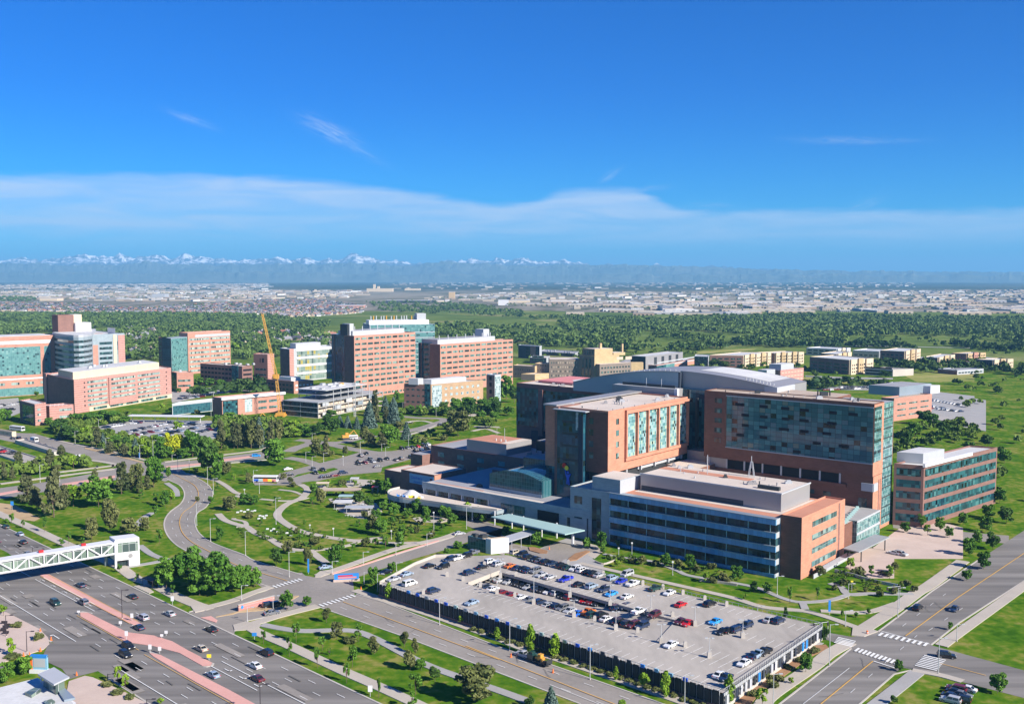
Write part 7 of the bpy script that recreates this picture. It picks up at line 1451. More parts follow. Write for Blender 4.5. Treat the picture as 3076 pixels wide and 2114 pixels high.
# ------------------------------------------------------------------ far suburbs and industry
def house_mesh(seed,wall,roofm):
    mb=MB(); mb.box(-.5,.5,-.4,.4,0,.32); mb.cm=1
    mb.quad([(-.55,-.45,.3),(.55,-.45,.3),(.55,0,.62),(-.55,0,.62)]); mb.quad([(-.55,.45,.3),(.55,.45,.3),(.55,0,.62),(-.55,0,.62)]); mb.cm=0
    mb.quad([(-.5,-.4,.32),(-.5,.4,.32),(-.5,0,.58)]); mb.quad([(.5,-.4,.32),(.5,.4,.32),(.5,0,.58)]); mb.box(.2,.32,.1,.2,.4,.75)
    return mb.mesh('house',[wall,roofm])
WC=[plain('siding_%s'%n,c,0.8,0,0.05,0.2) for n,c in (('cream',(0.44,0.38,0.29)),('grey',(0.30,0.30,0.31)),('white',(0.58,0.57,0.55)),('tan',(0.34,0.26,0.19)),('sand',(0.40,0.33,0.25)))]
RC=[plain('shingle_%s'%n,c,0.9,0,0.1,0.2) for n,c in (('slate',(0.10,0.11,0.14)),('brown',(0.22,0.15,0.12)),('grey',(0.24,0.24,0.26)),('rust',(0.36,0.16,0.11)),('dark',(0.07,0.07,0.09)))]
_=0
HM={(i,j):house_mesh(0,WC[i],RC[j]) for i in range(5) for j in range(5)}
wn=['cream','grey','white','tan','sand']; rn=['slate','brown','grey','rust-red','dark']
HO_=zz('a',[(-500,620),(0,610),(700,620),(1150,660),(1500,640),(2321,590)])+zz('b',[(0,590),(700,580),(1150,640),(1100,700),(600,735),(0,715)])+zz('a',[(1800,712),(1400,708),(700,690),(0,680),(-500,690)])
hs_=region_px(HO_,3600,21); hs_.sort(key=lambda p:p[1]); hl=[]
hnear=[p for p in hs_[:420]]
seq=[p for p in hnear if abs(p[0]/p[1])<0.52][:240]
nbh=region_px(zz('b',[(0,900),(200,860),(860,890),(860,1000),(600,960),(60,980)])+[],64,77)+region_px(zz('a',[(1150,840),(1350,860),(1380,1080),(1100,1090),(1090,900)]),56,78)
for p in nbh: seq.append(p)
for (x,y) in seq:
    i,j=random.randrange(5),random.choice((0,1,2,2,3,4)); s=random.uniform(11,16); o=bpy.data.objects.new('house',HM[(i,j)]); COL.objects.link(o); o.location=(x,y,0); o.scale=(s,s,s*.85); o.rotation_euler=(0,0,radians(random.choice((40,130,85,-5)))+random.uniform(-.2,.2))
    far=y>2000; tag(o,f"tiny {wn[i]} house with {rn[j]} gabled roof "+('in the dense far suburb beyond the trees' if far else 'among the trees behind the research towers' if x>-480 else 'among the trees behind the grey clinic tower'),'house','houses of the far suburb' if far else 'houses among the trees')
def massed(name,pts,seed,kind):
    rng=np.random.default_rng(seed); mb=MB(); 
    for (x,y) in pts:
        if kind=='house':
            s=rng.uniform(8,13); a=radians(rng.choice((40,130,85,-5))); u=np.array([cos(a),sin(a)])*s; v=np.array([-sin(a),cos(a)])*s*.75; mb.cm=int(rng.integers(0,5)); o=np.array([x,y]); h=s*.3
            c=[o,o+u,o+u+v,o+v]; 
            for k in range(4): p,q=c[k],c[(k+1)%4]; mb.quad([(*p,0),(*q,0),(*q,h),(*p,h)])
            mb.cm=5+int(rng.choice((0,0,1,2,2,4,3))); m0,m1=o+v/2,o+u+v/2; mb.quad([(*c[0],h),(*c[1],h),(*m1,h*1.8),(*m0,h*1.8)]); mb.quad([(*c[3],h),(*c[2],h),(*m1,h*1.8),(*m0,h*1.8)])
        else:
            L_=rng.uniform(10,70)*(1 if y<5200 else 1.2); W_=rng.uniform(12,32); a=radians(rng.choice((0,90,3,-4,40))); u=np.array([cos(a),sin(a)])*L_; v=np.array([-sin(a),cos(a)])*W_; mb.cm=int(rng.integers(0,5)); h=rng.uniform(4,8); mb.pbox((x,y),u,v,0,h,bottom=False); mb.cm=int(rng.choice((5,6,7,7,7,1))); mb.pbox(np.array([x,y])+u*.01+v*.01,u*.98,v*.98,h,h+.5,bottom=False)
    mats=(WC+RC) if kind=='house' else WC+[M('roof_white'),M('roof_pale'),RC[2]]
    me=mb.mesh(name,mats); o=bpy.data.objects.new(name,me); COL.objects.link(o); o['kind']='stuff'; return o
ss=set(seq); massed('suburb',[p for p in hs_ if p not in ss],5,'house')
IND=zz('c',[(-400,560),(400,520),(1200,520),(2321,520)])+zz('d',[(200,500),(1000,510),(2260,500),(3200,500),(3200,730),(1700,700),(900,690),(400,720),(0,720)])+zz('c',[(2300,730),(1500,730),(950,720),(800,640),(400,640),(200,600),(-300,600)])
iw=region_px(IND,900,41); iw.sort(key=lambda p:p[1])
def shed_mesh(wall,roofm,n):
    mb=MB(); mb.box(-.5,.5,-.5,.5,0,.9); mb.cm=1; mb.box(-.49,.49,-.49,.49,.9,1.0); 
    for k in range(n): mb.box(-.4+k*.8/n,-.4+k*.8/n+.08,-.2,-.1,1.0,1.12)
    mb.cm=2
    for k in range(5): mb.box(-.45+k*.19,-.37+k*.19,-.505,-.5,0,.45)
    return mb.mesh('warehouse',[wall,roofm,'dark_void'])
SM=[(shed_mesh(WC[i],M('roof_white') if j==0 else M('roof_pale') if j==1 else RC[2],4),wn[i],['white','pale tan','grey'][j]) for i in range(5) for j in range(3)]
for (x,y) in iw[:190]:
    me,a,b_=random.choice(SM); o=bpy.data.objects.new('warehouse',me); COL.objects.link(o); o.location=(x,y,0); o.scale=(random.uniform(25,130),random.uniform(18,40),random.uniform(5,9)); o.rotation_euler=(0,0,radians(random.choice((0,0,4,-5,90))))
    tag(o,f"low {a} warehouse with {b_} flat roof in the far industrial district",'warehouse','far warehouses')
far_pts=iw[190:]+region_px(zz('a',[(-600,500),(1200,500),(2321,505),(2321,600),(1200,600),(-600,570)]),520,43)+region_px(zz('b',[(0,500),(1100,500),(1100,580),(0,590)]),150,44)+region_px(zz('a',[(-600,450),(2321,440),(2321,495),(-600,490)]),700,46)+region_px(zz('c',[(-700,430),(2321,415),(3900,415),(3900,495),(2321,495),(-700,495)]),800,47)
massed('industrial_district',far_pts,6,'shed')
wood('tree_lines',np.array(region_px(IND,1500,61,lambda x,y,r:(math.sin(y*.006+x*.0015)+.5*math.sin(x*.02)+r.uniform(-.3,.3))>.75)+region_px(HO_,900,62)+region_px(zz('a',[(-600,500),(2321,500),(2321,590),(-600,580)]),900,63)),10,5,10,'leaf_far',9)
# named far landmarks: refinery-like block with tower, dark depot, white cube hall
def farbox(name,label,cat,r,x0,x1,yb,yt,mat,roofm='roof_white',extra=()):
    p=P(r,x0,yb); q=P(r,x1,yb); d=q-p; zt=HZ(r,x0,yt,p[1]); t=thing(name,label,cat,p); mb=MB(); mb.pbox(p,(d[0],d[1]),(0,60),0,zt); part('wall',mb,mat,t); mb=MB(); mb.pbox(p,(d[0],d[1]),(0,60),zt,zt+.6); part('roof',mb,roofm,t)
    for (xa,xb,y2) in extra:
        a=P(r,xa,yb); c=P(r,xb,yb); z2=HZ(r,xa,y2,p[1]); mb=MB(); mb.pbox((a[0],p[1]+5),(c[0]-a[0],0),(0,30),0,z2); part('tower',mb,mat,t)
farbox('power_plant','far pale plant with two square towers on the horizon plain','plant','b',1165,1390,512,484,'cream','cream',((1220,1238,447),(1255,1275,465)))
farbox('far_hall','far cream hall right of the two-towered plant','hall','b',1495,1630,500,484,'cream','cream',((1520,1530,475),))
farbox('depot','far dark blue depot with white roof line at the meadow edge','depot','b',1330,1705,610,588,'shade_blue','roof_white',((1495,1515,585),))
farbox('far_hall','bright white cube hall in the industrial district','hall','c',280,370,630,585,'white_paint')
farbox('far_hall','cream long hall next to the white cube hall','hall','c',370,560,608,588,'cream')
farbox('far_hall','pale grey boxy hall left of centre on the far plain','hall','a',1325,1435,568,532,'metal_light')
farbox('far_hall','long cream hall at the left on the far plain','hall','a',345,497,592,570,'cream')
farbox('far_block','pale tan office block rising above the far plain','office block','b',1880,1930,580,515,'stone_tan')
farbox('far_block','reddish school building with white panels at the suburb edge','school','b',900,1130,655,632,'brick_pink')
# ------------------------------------------------------------------ vehicles
CC={'black':(0.012,0.012,0.014),'white':(0.72,0.72,0.72),'silver':(0.42,0.43,0.45),'grey':(0.16,0.165,0.175),'dark blue':(0.015,0.03,0.075),'blue':(0.02,0.13,0.55),'bright blue':(0.03,0.30,0.72),'red':(0.50,0.012,0.015),'dark red':(0.16,0.012,0.018),'beige':(0.50,0.44,0.34),'dark green':(0.015,0.05,0.045),'orange':(0.62,0.17,0.03),'pale blue':(0.28,0.36,0.46),'royal blue':(0.015,0.03,0.42),'maroon':(0.09,0.015,0.02)}
def paint(c):
    k='paint_'+c.replace(' ','_')
    if k not in MATS:
        m,nt,b=node_mat(k); b.inputs['Base Color'].default_value=(*CC[c],1); b.inputs['Roughness'].default_value=0.28; b.inputs['Coat Weight'].default_value=0.6; b.inputs['Coat Roughness'].default_value=0.08; MATS[k]=m
    return MATS[k]
# side outline (x,z), cabin base/roof, half width
CARS={'sedan':dict(o=[(-2.3,.3),(-2.38,.62),(-2.25,.88),(-1.55,.95),(0.95,.93),(1.9,.80),(2.3,.62),(2.36,.36),(2.25,.24),(-2.2,.24)],cb=(-1.75,1.15),cr=(-1.0,.28),zb=.93,zr=1.43,w=.9,wr=.66),
 'suv':dict(o=[(-2.3,.35),(-2.36,.8),(-2.28,1.05),(1.05,1.05),(2.05,.96),(2.32,.75),(2.36,.42),(2.25,.28),(-2.2,.28)],cb=(-2.24,1.2),cr=(-2.0,.42),zb=1.04,zr=1.72,w=.95,wr=.74),
 'van':dict(o=[(-2.5,.35),(-2.55,.8),(-2.5,1.1),(1.55,1.05),(2.3,.85),(2.45,.45),(2.35,.28),(-2.4,.28)],cb=(-2.5,1.9),cr=(-2.35,.95),zb=1.06,zr=1.85,w=.98,wr=.82),
 'pickup':dict(o=[(-2.8,.4),(-2.85,.75),(-2.8,1.02),(1.1,1.02),(2.4,.96),(2.7,.75),(2.72,.45),(2.6,.32),(-2.7,.32)],cb=(-.75,1.25),cr=(-.6,.5),zb=1.01,zr=1.72,w=.96,wr=.75)}
CMESH={}
def car_meshes(kind,col):
    key=(kind,col)
    if key in CMESH: return CMESH[key]
    d=CARS[kind]; o=d['o']; w=d['w']; mb=MB(); n=len(o)
    L0=[(x,-w*(0.94 if z<.4 else 1.0 if z<.85 else .95),z) for x,z in o]; R0=[(x,-y,z) for x,y,z in L0]
    for k in range(n): a=(k+1)%n; mb.quad([L0[k],L0[a],R0[a],R0[k]])
    mb.quad(L0[::-1]); mb.quad(R0)
    (b0,b1),(r0,r1)=d['cb'],d['cr']; zb,zr,wr=d['zb'],d['zr'],d['wr']; wb=w*.93
    B=[(b0,-wb,zb),(b1,-wb,zb),(b1,wb,zb),(b0,wb,zb)]; T=[(r0,-wr,zr),(r1,-wr,zr),(r1,wr,zr),(r0,wr,zr)]
    for k in range(4): mb.quad([B[k],B[(k+1)%4],T[(k+1)%4],T[k]])
    T2=[(r0+.12,-wr+.08,zr+.05),(r1-.1,-wr+.08,zr+.05),(r1-.1,wr-.08,zr+.05),(r0+.12,wr-.08,zr+.05)]
    for k in range(4): mb.quad([T[k],T[(k+1)%4],T2[(k+1)%4],T2[k]])
    mb.quad(T2)
    if kind=='pickup': mb.box(-2.72,-.85,-.86,-.78,.95,1.15); mb.box(-2.72,-.85,.78,.86,.95,1.15); mb.box(-2.78,-2.7,-.86,.86,.95,1.15)
    for s in (-1,1): mb.box(b1-.35,b1-.15,s*(w+.0)-.1*(s<0),s*(w)+.1*(s>0)+.0001,zb-.02,zb+.14)
    for x in (-1.42,1.42):
        for s in (-1,1): mb.bar((x,s*(w-.02),.36),(x,s*(w+.015),.36),.43,12)
    body=mb.mesh('body',paint(col))
    def win(face,ins=.1,out=.015,lo=.08,hi=.92):
        k=face; p,q,r,s=[np.array(v) for v in (B[k],B[(k+1)%4],T[(k+1)%4],T[k])]; nn=np.cross(q-p,s-p); nn/=np.linalg.norm(nn); 
        if nn@((p+q)/2-np.array([(b0+b1)/2,0,zb]))<0: nn=-nn
        def pt(u,v): a=p+(q-p)*u; b=s+(r-s)*u; return a+(b-a)*v+nn*out
        m=MB(); 
        if k in (0,2):
            for u0,u1 in ((.08,.48),(.53,.92)): m.quad([pt(u0,lo),pt(u1,lo),pt(u1,hi),pt(u0,hi)])
        else: m.quad([pt(.05,lo),pt(.95,lo),pt(.95,hi),pt(.05,hi)])
        return m.mesh('window','carglass')
    front=o[[k for k in range(n) if o[k][0]==max(p[0] for p in o)][0]]
    xf=max(p[0] for p in o); xr=min(p[0] for p in o)
    def lampm(x,s,z,mat,nm): m=MB(); m.box(x-.07,x+.05,s*.72-.2,s*.72+.2,z,z+.17); return m.mesh(nm,mat)
    out=[('body',body),('windshield',win(1)),('rear_window',win(3)),('side_window',win(0)),('side_window',win(2))]
    zf=.58 if kind=='sedan' else .7
    out+=[('headlight',lampm(xf-.06,s,zf,'headlamp','headlight')) for s in (-1,1)]+[('taillight',lampm(xr+.04,s,zf+.06,'taillamp','taillight')) for s in (-1,1)]
    CMESH[key]=out; return out
wm_=MB(); wm_.bar((0,-.11,0),(0,.11,0),.34,14); WHEEL=wm_.mesh('wheel','tyre'); wm_=MB(); wm_.bar((0,-.118,0),(0,.118,0),.2,10); RIM=wm_.mesh('rim','rim')
CARSET=[]
def car(p,az,kind,col,where,group,parts=True,pitch=0.0,z=None):
    c=thing('car' if kind!='pickup' else 'pickup_truck','x',{'sedan':'car','suv':'car','van':'van','pickup':'pickup truck'}[kind],(p[0],p[1],p[2] if z is None else z),group)
    c.rotation_euler=(0,pitch,pi/2-radians(az)); c['label']=f"{col} {'SUV' if kind=='suv' else kind if kind!='pickup' else 'pickup'} {where}"; CARSET.append(c)
    ms=car_meshes(kind,col)
    if not parts:
        for nm,me in ms[:5]: inst(nm,me,c)
        return c
    for nm,me in ms: inst(nm,me,c)
    w=CARS[kind]['w']; 
    for x in (-1.42,1.42):
        for s in (-1,1):
            wh=inst('wheel',WHEEL,c,(x,s*(w-.06),.34)); 
            r=bpy.data.objects.new('rim',RIM); COL.objects.link(r); r.parent=wh
    return c
HAZ=134.4
# traffic on the highway
Ghw='cars on the highway'
for r,x,y,kind,col,wh in (('i',52,62,'sedan','dark green','at the far left end of the highway'),('i',172,126,'sedan','pale blue','in the far lanes left of the footbridge'),('i',202,196,'sedan','black','in the far lanes just left of the footbridge'),('i',-30,190,'sedan','dark blue','leaving the picture on the left'),('i',240,300,'sedan','grey','close beyond the footbridge roof'),
 ('i',702,572,'sedan','dark blue','alone in the middle far lane right of the footbridge'),('i',482,728,'suv','dark green','in the near lanes below the first median'),('i',728,724,'suv','grey','waiting in the turn pocket at the median tip'),('i',1152,674,'sedan','black','in the outer far lane below the bus shelter'),('i',1478,822,'sedan','silver','in the outer far lane nearing the side street'),('i',1245,858,'suv','silver','beside the tip of the first median'),('i',1208,942,'sedan','dark blue','crossing between the two medians'),('i',1840,960,'sedan','black','in the outer far lane below the side street mouth'),('i',1118,1110,'suv','black','on the near side below the wide median, upper of two'),('i',1092,1182,'suv','black','on the near side below the wide median, lower of two'),('i',1752,1126,'sedan','beige','right of the wide median near the yellow marker'),('i',2322,1166,'suv','black','by the verge of the far lanes below the blue banner sign'),('i',2220,1275,'sedan','white','in the middle far lane at the right'),('i',2240,1388,'sedan','maroon','in the inner far lane by the dark mast'),('i',1855,1356,'sedan','pale blue','in the turn lane beside the lowest median')):
    near=HW=P(r,x,y); t=(near[:2]-HO)@H2; az=HAZ if t<-22 else HAZ+180
    car(near,HAZ+180 if t>-22 else HAZ,kind,col,wh,Ghw)
# streets
Gst='cars on the side streets'
for r,x,y,az,kind,col,wh in (('l',1905,772,40,'suv','black','driving away on the right-hand street'),('l',2225,780,220,'sedan','dark blue','coming down the right-hand street by the edge'),('l',2155,1190,108,'suv','black','on the crosswalk of the right-hand crossing'),('j',805,416,60,'sedan','pale blue','parked on the path end below the park'),('f',1972,1322,62,'sedan','silver','waiting on the hospital drive before the booth'),('j',320,750,62,'suv','black','behind the brick sign wall, left of two'),('j',385,745,62,'suv','black','behind the brick sign wall, right of two'),('j',340,815,62,'sedan','grey','below the brick sign wall by the verge'),('f',203,642,80,'suv','bright blue','on the far avenue by the big round tree'),('f',480,757,60,'sedan','white','entering the drive at the park edge'),('f',490,806,60,'sedan','black','below the white car at the drive'),('f',705,762,150,'suv','grey','stopped on the drive left of the green island'),('f',715,792,150,'suv','black','stopped on the drive below the grey one'),('f',782,766,150,'pickup','black','on the drive right of the green island'),('f',790,826,62,'sedan','dark blue','at the kerb above the garden shelters, left'),('f',825,824,62,'sedan','black','at the kerb above the garden shelters, middle'),('f',890,813,62,'sedan','dark red','at the kerb above the garden shelters, right'),('f',962,791,62,'suv','dark blue','at the kerb end near the garden shelters'),('f',1262,737,62,'sedan','grey','by the low brick hospital wing'),('f',1540,0+352,62,'sedan','black','on the lawn road beyond the spruce'),('f',1812,372,62,'suv','black','on the far lawn road by the big olive tree')):
    car(P(r,x,y),az,kind,col,wh,Gst)
# parking deck: rows named by where they stand
def dk(r,x,y,z=DK): return P(r,x,y,z)
GAR=43.4
def rowcars(where,group,lst,z=DK,az=GAR,r='k'):
    for it in lst:
        x,y,col=it[:3]; kind=it[3] if len(it)>3 else random.choice(['sedan','sedan','suv']); rr=it[4] if len(it)>4 else r
        car(dk(rr,x,y,z),az+random.choice((0,180))+random.uniform(-2,2),kind,col,where,group)
rowcars('in the back row of the garage roof','cars in the back row of the garage',[(430,288,'beige','suv'),(485,306,'black'),(545,330,'black'),(600,346,'black'),(650,360,'grey'),(700,374,'black'),(745,384,'dark blue'),(830,405,'black','suv'),(885,420,'dark green','sedan'),(950,432,'white','suv'),(1010,444,'white','suv'),(1062,458,'black','sedan'),(1112,476,'black','suv'),(1158,486,'silver','sedan'),(1272,512,'pale blue','suv'),(1402,478,'silver','van'),(1350,538,'royal blue','sedan'),(1452,562,'white','pickup'),(1650,602,'dark green','pickup'),(1772,640,'white','sedan'),(2122,738,'black','suv'),(612,876,'silver','sedan','l'),(692,886,'dark blue','suv','l')])
rowcars('along the far rim of the ramp opening','cars along the far rim of the ramp',[(30,465,'dark blue','suv'),(140,415,'black'),(212,368,'white','suv'),(282,388,'silver','suv'),(385,404,'orange','sedan'),(448,422,'dark blue'),(500,432,'black'),(545,446,'dark blue','sedan'),(605,450,'grey'),(655,482,'silver','sedan'),(730,502,'silver','sedan'),(868,522,'royal blue','pickup'),(980,566,'black','sedan'),(1092,584,'pale blue','suv'),(1200,612,'dark blue','suv'),(1266,648,'bright blue','sedan'),(1402,672,'white','sedan')])
rowcars('at the left end of the garage roof','cars at the left end of the garage',[(1712,404,'black'),(1832,412,'black'),(1885,350,'dark blue','suv'),(1962,336,'white','pickup'),(2030,318,'black','suv'),(2085,292,'grey','pickup'),(1512,476,'pale blue','sedan'),(1540,560,'white','van'),(1745,624,'dark blue','suv'),(1400,520,'silver','sedan'),(1330,460,'black','sedan')],r='j')
rowcars('in the front half of the garage roof','cars on the front half of the garage',[(50,726,'pale blue','sedan'),(1785,1094,'white','sedan'),(2172,892,'bright blue','sedan'),(1872,742,'red','sedan'),(1932,906,'red','sedan'),(1868,890,'maroon','sedan'),(202,978,'black','sedan','l'),(255,968,'black','sedan','l'),(322,962,'dark blue','suv','l'),(412,928,'dark blue','suv','l'),(520,1178,'pale blue','pickup','l'),(480,1192,'dark blue','sedan','l'),(565,1160,'black','pickup','l'),(392,1254,'white','sedan','l'),(182,1358,'white','sedan','l'),(230,1380,'dark blue','sedan','l'),(1640,836,'maroon','suv'),(1505,802,'white','pickup')])
def ramp_z(p):
    q=np.array(p[:2])-gO; a=-(q@gD1); t=(74-a)/(74-29.0); return max(1.2,min(DK,1.2+t*(DK-1.2)))
def rampcar(x,y,col,kind,where,group):
    z=1.0
    for _ in range(25): z=ramp_z(P('k',x,y,z))
    c=car(P('k',x,y,z),GAR+random.choice((0,180)),kind,col,where,group,z=z+.02)
for x,y,col,kind in ((172,520,'black','sedan'),(232,512,'grey','suv'),(292,532,'silver','sedan'),(372,544,'silver','sedan'),(452,560,'black','suv'),(502,574,'black','sedan'),(546,590,'silver','sedan'),(620,608,'dark blue','suv'),(672,618,'black','suv'),(726,630,'white','sedan'),(792,644,'silver','suv'),(858,668,'black','sedan'),(908,680,'dark red','suv'),(980,680,'beige','suv'),(1042,708,'red','sedan'),(1092,722,'dark red','suv'),(1150,732,'black','sedan'),(1312,772,'dark blue','suv'),(1382,768,'dark blue','suv')): rampcar(x,y,col,kind,'on the sunken ramp below the far rim','cars on the ramp below the far rim')
for x,y,col,kind in ((70,560,'grey','sedan'),(110,575,'silver','sedan'),(172,592,'dark blue','suv'),(232,606,'white','sedan'),(310,636,'dark red','sedan'),(390,656,'dark red','sedan'),(478,680,'white','sedan'),(545,702,'grey','sedan'),(640,724,'dark blue','suv'),(712,748,'silver','sedan'),(790,764,'dark blue','suv'),(842,778,'grey','suv'),(905,796,'silver','sedan'),(982,820,'blue','sedan'),(1062,810,'orange','pickup'),(1100,834,'dark green','suv'),(1180,838,'black','suv'),(1222,868,'white','sedan'),(1300,886,'dark blue','sedan'),(1345,896,'black','suv'),(1405,914,'black','suv'),(1455,924,'maroon','suv'),(1535,932,'dark blue','suv')): rampcar(x,y,col,kind,'on the near side of the sunken ramp','cars on the near side of the ramp')
# hospital lot
rowcars('in the small lot by the hospital drive','cars in the lot by the hospital drive',[(1112,642,'dark blue','suv'),(1162,622,'black','sedan'),(1098,692,'black','suv'),(1092,712,'black','sedan'),(1152,702,'dark red','sedan'),(1200,676,'grey','suv'),(1220,692,'silver','sedan'),(1282,682,'black','suv'),(1342,668,'black','sedan'),(1420,678,'grey','sedan'),(1462,668,'black','suv'),(1552,656,'black','suv'),(1602,644,'black','sedan'),(1472,580,'black','suv'),(1522,572,'grey','sedan'),(1562,566,'black','sedan'),(1612,560,'red','sedan'),(1662,552,'black','suv'),(1700,542,'white','sedan'),(1592,596,'black','suv'),(1642,588,'pale blue','sedan'),(1690,580,'black','suv')],z=0,az=150,r='f')
# lower right lot
rowcars('in the lot at the lower right corner','cars in the lower right lot',[(2240,1480,'dark red','suv'),(2235,1510,'black','sedan'),(2200,1545,'dark blue','sedan'),(2190,1580,'silver','suv'),(2290,1530,'grey','sedan'),(2280,1575,'black','suv'),(2330,1480,'white','sedan')],z=0,az=128,r='l')
rowcars('on the forecourt beside the grey canopy','cars on the right forecourt',[(1620,470,'black','sedan'),(1700,290,'white','sedan'),(1760,300,'silver','suv')],z=0.05,az=140,r='l')
rowcars('along the street by the left parking decks','cars by the left parking decks',[(110,490,'black','sedan'),(160,488,'black','suv'),(220,500,'black','sedan'),(270,520,'grey','sedan'),(330,535,'dark blue','sedan'),(390,552,'black','sedan'),(450,575,'black','sedan')],z=0,az=130,r='e')
rowcars('on the lower left parking deck','cars by the left parking decks',[(45,605,'red','sedan'),(15,600,'black','suv'),(90,605,'grey','sedan'),(120,612,'black','sedan')],z=1.2,az=70,r='e')
# crowded car park before the pink building, far lots
def lotcars(poly_rows,where,group,az,cols,prob=0.85):
    for (r,x0,y0,x1,y1,n) in poly_rows:
        for k in range(n):
            if random.random()>prob: continue
            t=(k+.5)/n; p=P(r,x0+(x1-x0)*t,y0+(y1-y0)*t); car(p,az,random.choice(['sedan','suv','sedan']),random.choice(cols),where,group,parts=False)
COLS=['black','black','grey','silver','white','white','dark blue','dark red','pale blue']
lotcars([('e',900,395,1250,345,14),('e',1060,445,1520,345,18),('e',1120,470,1640,375,20),('e',1260,490,1740,390,18),('e',1400,505,1840,410,16),('e',1560,350,1890,395,14)],'in the crowded car park by the pink building','cars in the crowded car park',100,COLS,0.9)
lotcars([('e',-120,215,140,190,10),('e',-120,250,120,235,9)],'in the far left lot below the teal tower','cars in the far left lot',95,COLS)
lotcars([('d',1080,1372,1560,1352,16),('d',1230,1350,1640,1340,14),('d',1700,1500,2300,1560,16),('h',1760,160,2150,230,14),('h',1900,130,2300,200,14)],'in the lots behind the right hospital tower','cars in the lots behind the right tower',70,COLS)
lotcars([('a',1560,1450,1800,1425,10),('b',40,1360,250,1340,8)],'in the lot behind the glazed link','cars in the lot behind the glazed link',90,COLS)
# ------------------------------------------------------------------ bus, trucks
def vehicle_box(name,label,cat,p,az,Lx,Wd,Ht,mat,bands,winmat='carglass'):
    t=thing(name,label,cat,p); rot=pi/2-radians(az); t.rotation_euler=(0,0,rot); 
    mb=MB(); mb.box(-Lx/2,Lx/2,-Wd/2,Wd/2,.4,Ht); mb.box(-Lx/2+.3,Lx/2-.3,-Wd/2+.3,Wd/2-.3,Ht,Ht+.15); inst('body',mb.mesh('body',mat),t)
    for x0,x1,z0,z1,m in bands:
        mb=MB(); mb.box(x0,x1,-Wd/2-.03,Wd/2+.03,z0,z1); inst('side_panel',mb.mesh('side_panel',m),t)
    mb=MB(); mb.box(-Lx/2+.6,Lx/2-.3,-Wd/2-.02,Wd/2+.02,Ht*.58,Ht*.82); inst('side_window',mb.mesh('side_window',winmat),t); mb=MB(); mb.box(Lx/2-.02,Lx/2+.04,-Wd/2+.15,Wd/2-.15,Ht*.45,Ht*.88); inst('windshield',mb.mesh('windshield',winmat),t)
    for x in (-Lx/2+2,Lx/2-2):
        for s in (-1,1): inst('wheel',WHEEL,t,(x,s*(Wd/2-.1),.45),(1.3,1.3,1.3))
    return t
bp=P('f',285,862); vehicle_box('bus','white bus painted with bright coloured panels at the park edge','bus',bp,93,12,2.6,3.2,'white_paint',[(-5.6,-3.2,.6,1.7,'blue'),(-3.2,-1,.6,1.6,'canopy_teal'),(-1,1.4,.5,1.9,'orange'),(1.4,3.4,.5,1.7,'yellow'),(3.4,5.4,.5,1.7,'helipad_red')])
vehicle_box('delivery_truck','small white delivery truck with blue-grey box at the left street','truck',P('e',300,512),130,6,2.3,2.8,'white_paint',[(-2.9,.8,.9,2.7,'banner')])
vehicle_box('city_bus','long white bus on the street at the far left edge','bus',P('e',150,415),118,12,2.6,3.0,'white_paint',[(-5,4,.5,1.2,'metal_light')])
vehicle_box('work_truck','white work truck parked beside the yellow digger on the site road','truck',P('f',1045,490),75,6,2.3,2.5,'white_paint',[(-2.9,.8,.6,1.2,'metal_light')])
sp_=P('k',500,1185); car(sp_,313.5,'pickup','silver','towing a loaded trailer on the street before the garage',Gst)
tp_=P('k',640,1245); t=thing('trailer','green flatbed trailer loaded with a yellow machine behind the silver pickup','trailer',tp_); t.rotation_euler=(0,0,pi/2-radians(133.5))
mb=MB(); mb.box(-3.8,3.4,-1.1,1.1,.6,.85); mb.box(-5.4,-3.8,-.1,.1,.5,.65); mb.box(3.3,3.45,-1.1,1.1,.85,2.0); inst('bed',mb.mesh('bed','metal_dark'),t)
for x in (1,2.1):
    for s in (-1,1): inst('wheel',WHEEL,t,(x,s*1.12,.36))
mb=MB(); mb.box(-3.6,-1.6,-.9,.9,.86,2.2); mb.box(-3.2,-2.0,-.6,.6,2.2,2.7); m_=thing('toolbox','dark green equipment box on the front of the trailer','equipment',tp_); m_.rotation_euler=t.rotation_euler; inst('case',mb.mesh('case','paint_dark_green' if 'paint_dark_green' in MATS else 'metal_dark'),m_)
m_=thing('skid_loader','small yellow loader standing on the trailer','loader',tp_); m_.rotation_euler=t.rotation_euler; mb=MB(); mb.box(-.9,1.4,-.75,.75,1.25,1.95); mb.box(-.2,.9,-.6,.6,1.95,2.75); inst('body',mb.mesh('body','crane_yellow'),m_); mb=MB(); mb.bar((1.2,-.6,1.8),(2.6,-.6,1.2),.1,4); mb.bar((1.2,.6,1.8),(2.6,.6,1.2),.1,4); mb.box(2.4,2.9,-.8,.8,.9,1.4); inst('bucket',mb.mesh('bucket','metal_dark'),m_)
for x in (-.5,.9):
    for s in (-1,1): inst('wheel',WHEEL,m_,(x,s*.85,1.2))
